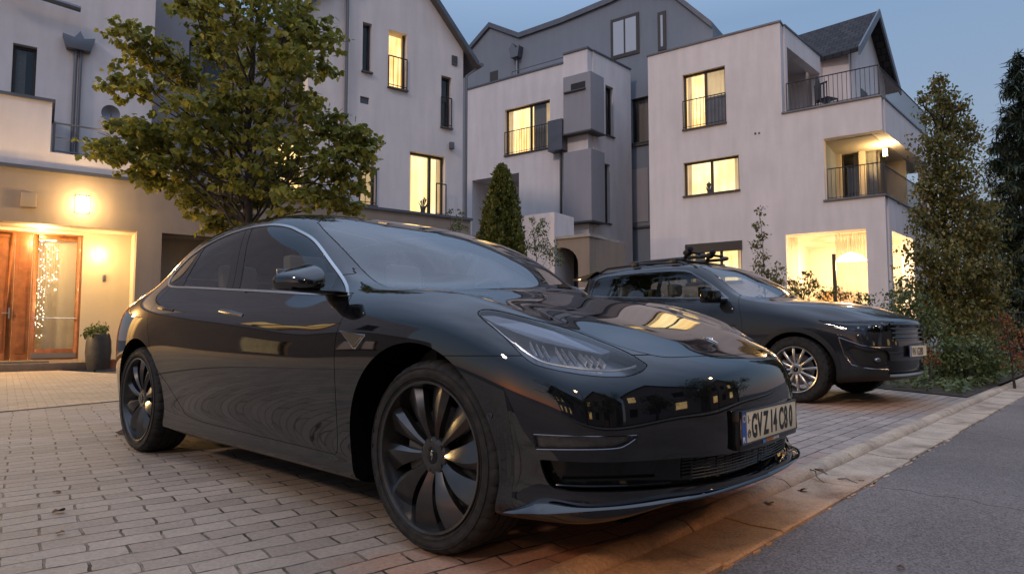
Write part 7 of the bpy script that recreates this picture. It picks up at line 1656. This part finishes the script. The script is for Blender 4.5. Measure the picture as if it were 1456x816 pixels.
def thuja():
    rg = random.Random(9); rn = np.random.default_rng(9); e = empty('thuja', (tb0.x, tb0.y, 0), label='dense dark green columnar thuja before the middle house', cat='tree'); q = MB(); q.tube([(0,0,-.05),(0,0,1.6),(0,0,3.2)], [.07,.05,.01], 8); P = []; H = CAMH+(469-243)/FPX*12
    for i in range(5200):
        z = .15+(H-.15)*rg.random()**.9; t = z/H; R0 = .54*min(1, (1-t)**.55*1.25)*(.75+.25*min(1, t*3)); a = rg.uniform(0, 2*PI); lob = 1+.16*math.sin(a*5+z*2.1)+.10*math.sin(a*9-z*4); rr = R0*lob*rg.uniform(.55, 1.0)**.5*(1.0 if rg.random() < .9 else rg.uniform(1.0,1.22))
        for j in range(5): P.append((rr*math.cos(a)+rg.gauss(0,.02), rr*math.sin(a)+rg.gauss(0,.02), z+j*.030))
    q.build('trunk', M['bark'], e); return leaves('crown', np.array(P), None, .075, M['thuja'], e, rn, 'ovate', -1.15)
thuja()
# fallen leaves and twigs on the ground
def fallen(px, py, sz, label, seed, z=.0, col='autumn'):
    rg = random.Random(seed); r = ray(px, py); t = (z-CAMH)/r[2]; x, y = t*r[0], t*r[1]; e = None; q = MB()
    P = [(0,0),(.38,.10),(.55,.42),(.30,.55),(.28,.80),(0,1.05),(-.28,.80),(-.30,.55),(-.55,.42),(-.38,.10)]; vs = [(sz*a, sz*b, sz*(.25*abs(a)+.12*math.sin(b*4+seed))+.004) for a, b in P]; vs.append((0, sz*.5, sz*.02+.004)); n = len(P)
    q.add(vs, [(i, (i+1)%n, n) for i in range(n)]); o = q.build('fallen_leaf', M['deadleaf'] , None); o.location = (x, y, z+.004); o.rotation_euler = (rg.uniform(-.2,.2), rg.uniform(-.2,.2), rg.uniform(0,6)); tag(o, label, 'leaf', 'fallen leaves on the paving and gutter'); return o
M['deadleaf'] = mat('dead_leaf', (.10,.045,.016), .7, noise=.4, nscale=30); 
fallen(167, 617, .12, 'dry brown leaf on the paving beside the rear wheel', 1); fallen(176, 622, .08, 'smaller dry leaf touching the one beside the rear wheel', 2)
fallen(158, 549, .07, 'dark crumpled leaf on the paving before the planter', 3)
fallen(87, 700, .035, 'small dark leaf in a paving joint at lower left', 4); fallen(80, 760, .03, 'small leaf fragment near the lower left corner of the paving', 5); fallen(90, 728, .05, 'dark leaf fragment in a joint left of the front wheel', 6)
fallen(1158, 671, .07, 'brown leaf on the kerb in front of the number plate', 7, .02); fallen(1148, 699, .05, 'dark leaf lying in the gutter', 8, -.02); fallen(1100, 718, .045, 'narrow leaf lying in the gutter nearer the viewer', 9, -.02)
fallen(1215, 684, .06, 'curled leaf on the asphalt just beyond the gutter', 10, -.036); fallen(1275, 808, .025, 'tiny leaf on the asphalt at the bottom edge', 12, -.036)
def twig(px, py, px2, py2, label, z=-.015):
    a = ray(px, py); b = ray(px2, py2); t = (z-CAMH)/a[2]; u = (z-CAMH)/b[2]; p = Vector((t*a[0], t*a[1], z+.006)); r = Vector((u*b[0], u*b[1], z+.006)); q = MB(); q.tube([p, p.lerp(r, .3)+Vector((.01,-.01,.012)), p.lerp(r, .7)+Vector((-.01,.012,.008)), r], [.003,.003,.002,.0015], 5); tag(q.build('twig', M['bark']), label, 'twig')
twig(1150, 668, 1172, 688, 'bent thin twig lying across kerb and gutter', .004); twig(1190, 682, 1225, 690, 'short twig on the edge of the asphalt', -.03)
# orange pot near the planter
op_ = L_.world(L_.u(157,525,-.2), -.2); e = empty('flower_pot', (op_[0], op_[1], 0), label='small terracotta pot between planter and sedan', cat='pot'); q = MB(); q.lathe([(.0001,0),(.09,0),(.12,.16),(.13,.16),(.13,.19),(.11,.19),(.10,.15),(.0001,.15)], 20); q.build('pot', mat('terracotta', (.35,.13,.06), .8), e, smooth=True, angle=40)
# metal fence at the far right
ff = Fr(*pix(1418, 500, 15.5)[:2], math.radians(20)); fe = ff.empty('fence', label='dark wire fence with thin posts at the far right behind the bushes', cat='fence'); q = MB(); railing_mb(q, [(0,0),(4.5,0)], .15, 1.05, sp=.12, r=.006); q.build('fence_panel', M['rail'], fe, smooth=True)
for u_ in (0,1.5,3.0): q = MB(); q.box(u_-.03,u_+.03,-.03,.03,0,1.35); q.build('post', M['rail'], fe)
# grass strip under the bushes
q = MB(); gpts = []
bed = [kp(7.0,-.4),kp(30,-.4),kp(30,-12),kp(9.0,-12),kp(9.3,-4.0),kp(8.0,-2.2)]
flat('planting_bed', [b[:2] for b in bed], .012, M['earth'])
rnb = np.random.default_rng(3); NG = 22000; uu = rnb.uniform(7.05,17,NG); nn_ = rnb.uniform(-8,-.42,NG); PX = np.stack([KP[0]+KD[0]*uu+KN[0]*nn_, KP[1]+KD[1]*uu+KN[1]*nn_, np.full(NG,.03)+rnb.uniform(0,.12,NG)], -1)
PX = PX[(uu > 7+np.clip(-(nn_+.4)*.62, 0, 2.3))]
gc = leaves('ground_cover', PX, None, .07, M['shrub'], None, rnb, 'ovate', -.4); tag(gc, kind='stuff')
# ---------------------------------------------------------------- the other side of the street and the neighbours out of frame: what the paint mirrors
def simple_house(s, n, w, dp, h, rh, label, mtl, seed, litp=.5, ang=KA):
    rg = random.Random(seed); p = kp(s, n); e = empty('house', (p[0], p[1], 0), ang, label, 'house', group='houses across the street')
    # local x along the street, local -y away from it ... facade faces +y
    q = MB(); H = []
    nx = int(w/2.6)
    for fl_ in range(int(h/2.8)):
        for i in range(nx):
            x0 = .8+i*(w-1.2)/nx; H.append((x0, x0+1.25, .9+fl_*2.8, 2.3+fl_*2.8))
    wall_mb(q, (0, w), (0, h), H, 0, .3, lambda u, y, z: (u, -y, z)); q.prism([(0,h),(w,h),(w/2,h+rh)], 0, .3, lambda a,b,hh: (a,-hh,b)); q.box(0,.3,-dp,-.31,0,h); q.box(w-.3,w,-dp,-.31,0,h); q.build('wall', mtl, e)
    for s_ in (0,1):
        q = MB(); q.add([(-.4 if s_ == 0 else w+.4, .4, h-.3),(w/2,.4,h+rh+.1),(w/2,-dp,h+rh+.1),(-.4 if s_ == 0 else w+.4,-dp,h-.3)], [(0,1,2,3)]); q.build('roof', M['tiles'], e)
    for hh in H:
        q = MB(); q.add([(hh[0],-.15,hh[2]),(hh[1],-.15,hh[2]),(hh[1],-.15,hh[3]),(hh[0],-.15,hh[3])], [(0,1,2,3)]); q.build('window', M['lit'] if rg.random() < litp else M['darkroom'], e)
    return e
simple_house(-13.5, 13.0, 9, 7, 5.6, 3.2, 'plain gabled house across the street, behind the viewer', M['beige'], 1, .35)
simple_house(-2.5, 12.5, 9.5, 7, 5.6, 3.0, 'second gabled house across the street, behind the viewer to the right', M['midgrey'], 2, .45)
simple_house(9.5, 13.5, 9, 7, 5.6, 3.0, 'third gabled house across the street, far to the right', M['beige'], 3, .4)
simple_house(-27.5, 11, 10, 7, 5.6, 3.4, 'gabled house across the street, far to the left', M['midgrey'], 4, .4)
for k, (s, n, hh, rr) in enumerate([(-17,9.0,6.5,2.2),(-4.5,9.2,5.5,1.9),(5.5,9.0,6.8,2.3),(-9,8.2,4.0,1.6),(1.2,8.0,3.4,1.4),(12,8.6,5,2)]):
    rgk = random.Random(k); p = kp(s, n); cl = [(Vector((p[0]+rgk.gauss(0,rr*.45), p[1]+rgk.gauss(0,rr*.45), hh*.35+rgk.uniform(0,hh*.62))), rr*.42) for _ in range(13)]
    clump_tree('street_tree', ['tall dark street tree far left behind the viewer','street tree behind the viewer','large street tree across the road at the right','lower bushy tree across the road','small tree across the road','bushy tree far right across the road'][k], 'tree', (p[0], p[1]), cl, 150, .15, M['shrub'], .12, 200+k, group='trees across the street')
# pavement strip opposite
flat('opposite_pavement', [kp(-60,6.2)[:2], kp(80,6.2)[:2], kp(80,8)[:2], kp(-60,8)[:2]], .06, M['concrete'])
# two lit street lamps opposite
for k, (s, n) in enumerate([(-7.5, 6.9),(6.0, 6.9)]):
    p = kp(s, n); e = empty('street_lamp', (p[0], p[1], 0), KA, ['lit street lamp across the road, behind the viewer','lit street lamp across the road, to the right'][k], 'street lamp', 'street lamps')
    q = MB(); q.tube([(0,0,0),(0,0,4.6),(0,.25,4.95),(0,.8,5.05)], [.06,.045,.04,.035], 10); q.build('pole', M['rail'], e, smooth=True); q = MB(); q.box(-.12,.12,.7,1.2,4.98,5.08); q.build('lamp_head', M['rail'], e, bevel=.02)
    q = MB(); q.box(-.09,.09,.74,1.15,4.955,4.975); q.build('lamp_lens', mat('street_lamp_lens', (1,.7,.4), .5, emit=(1,.60,.25), estr=30), e)
    ld = bpy.data.lights.new('lamp_light', 'POINT'); ld.energy = 60; ld.color = (1,.58,.25); ld.shadow_soft_size = .15; lo = bpy.data.objects.new('lamp_light', ld); COL.objects.link(lo); lo.parent = e; lo.location = (0,.95,4.85)
# ---------------------------------------------------------------- dusk sky, last light, exposure
SUN_EL, SUN_AZ = math.radians(1.5), math.radians(215)
w = bpy.data.worlds.new('World'); scene.world = w; w.use_nodes = True; t = w.node_tree
sk = t.nodes.new('ShaderNodeTexSky'); sk.sky_type = 'NISHITA'; sk.sun_disc = False; sk.sun_elevation = SUN_EL; sk.sun_rotation = SUN_AZ; sk.altitude = 200; sk.air_density = 1.3; sk.dust_density = 1.0; sk.ozone_density = 3.0
# clear dusk sky with brightness added overhead to fill the ground, mauve haze low
tcw = N(t, 'ShaderNodeTexCoord'); sep = N(t, 'ShaderNodeSeparateXYZ'); t.links.new(tcw.outputs['Generated'], sep.inputs[0])
rw = N(t, 'ShaderNodeValToRGB'); e = rw.color_ramp.elements; e[0].position = 0; e[0].color = (.80,.72,.80,1); e[1].position = 1; e[1].color = (2.3,2.75,3.75,1)
for p_, c_ in ((.12,(.70,.78,.98)),(.42,(.50,.73,1.10)),(.62,(1.15,1.5,2.2)),(.80,(2.0,2.45,3.4))): x = e.new(p_); x.color = (*c_,1)
t.links.new(sep.outputs['Z'], rw.inputs[0])
cn = N(t, 'ShaderNodeTexNoise'); cn.inputs['Scale'].default_value = 2.4; cn.inputs['Detail'].default_value = 7; cn.inputs['Roughness'].default_value = .55; cn.inputs['Distortion'].default_value = .15
cm = N(t, 'ShaderNodeMapping'); cm.inputs['Scale'].default_value = (1.0,2.2,1.4); cm.inputs['Rotation'].default_value = (0,0,.6); t.links.new(tcw.outputs['Generated'], cm.inputs[0]); t.links.new(cm.outputs[0], cn.inputs[0])
cr = N(t, 'ShaderNodeMapRange'); cr.inputs[1].default_value = .35; cr.inputs[2].default_value = .65; cr.inputs[3].default_value = .9; cr.inputs[4].default_value = 1.1; t.links.new(cn.outputs[0], cr.inputs[0])
ch = N(t, 'ShaderNodeMapRange', interpolation_type='SMOOTHSTEP'); ch.inputs[1].default_value = .40; ch.inputs[2].default_value = .75; t.links.new(sep.outputs['Z'], ch.inputs[0])
cx = N(t, 'ShaderNodeMix', data_type='FLOAT'); cx.inputs[2].default_value = 1; t.links.new(ch.outputs[0], cx.inputs[0]); t.links.new(cr.outputs[0], cx.inputs[3])
rv = N(t, 'ShaderNodeVectorMath', operation='SCALE'); t.links.new(rw.outputs[0], rv.inputs[0]); t.links.new(cx.outputs[0], rv.inputs['Scale'])
mw = N(t, 'ShaderNodeMix', data_type='RGBA'); mw.inputs[0].default_value = .78; t.links.new(sk.outputs[0], mw.inputs[6]); t.links.new(rv.outputs[0], mw.inputs[7])
t.links.new(mw.outputs[2], t.nodes['Background'].inputs[0]); t.nodes['Background'].inputs[1].default_value = .15
sl = bpy.data.lights.new('sun', 'SUN'); sl.energy = .24; sl.angle = math.radians(5); sl.color = (1,.76,.62); so = bpy.data.objects.new('sun', sl); COL.objects.link(so)
# nishita: rotation 0 is +Y, clockwise; lamp points from the same bearing
el = math.radians(32); d_ = Vector((math.sin(SUN_AZ)*math.cos(el), math.cos(SUN_AZ)*math.cos(el), math.sin(el))); so.rotation_euler = (-d_).to_track_quat('-Z','Y').to_euler()
vs_ = scene.view_settings; vs_.view_transform = 'Standard'; vs_.look = 'None'; vs_.exposure = 1.8; vs_.gamma = 1; vs_.use_curve_mapping = False
scene.render.engine = 'CYCLES'; scene.cycles.max_bounces = 8; scene.cycles.transparent_max_bounces = 16; scene.cycles.sample_clamp_indirect = 6; scene.cycles.caustics_reflective = False; scene.cycles.caustics_refractive = False
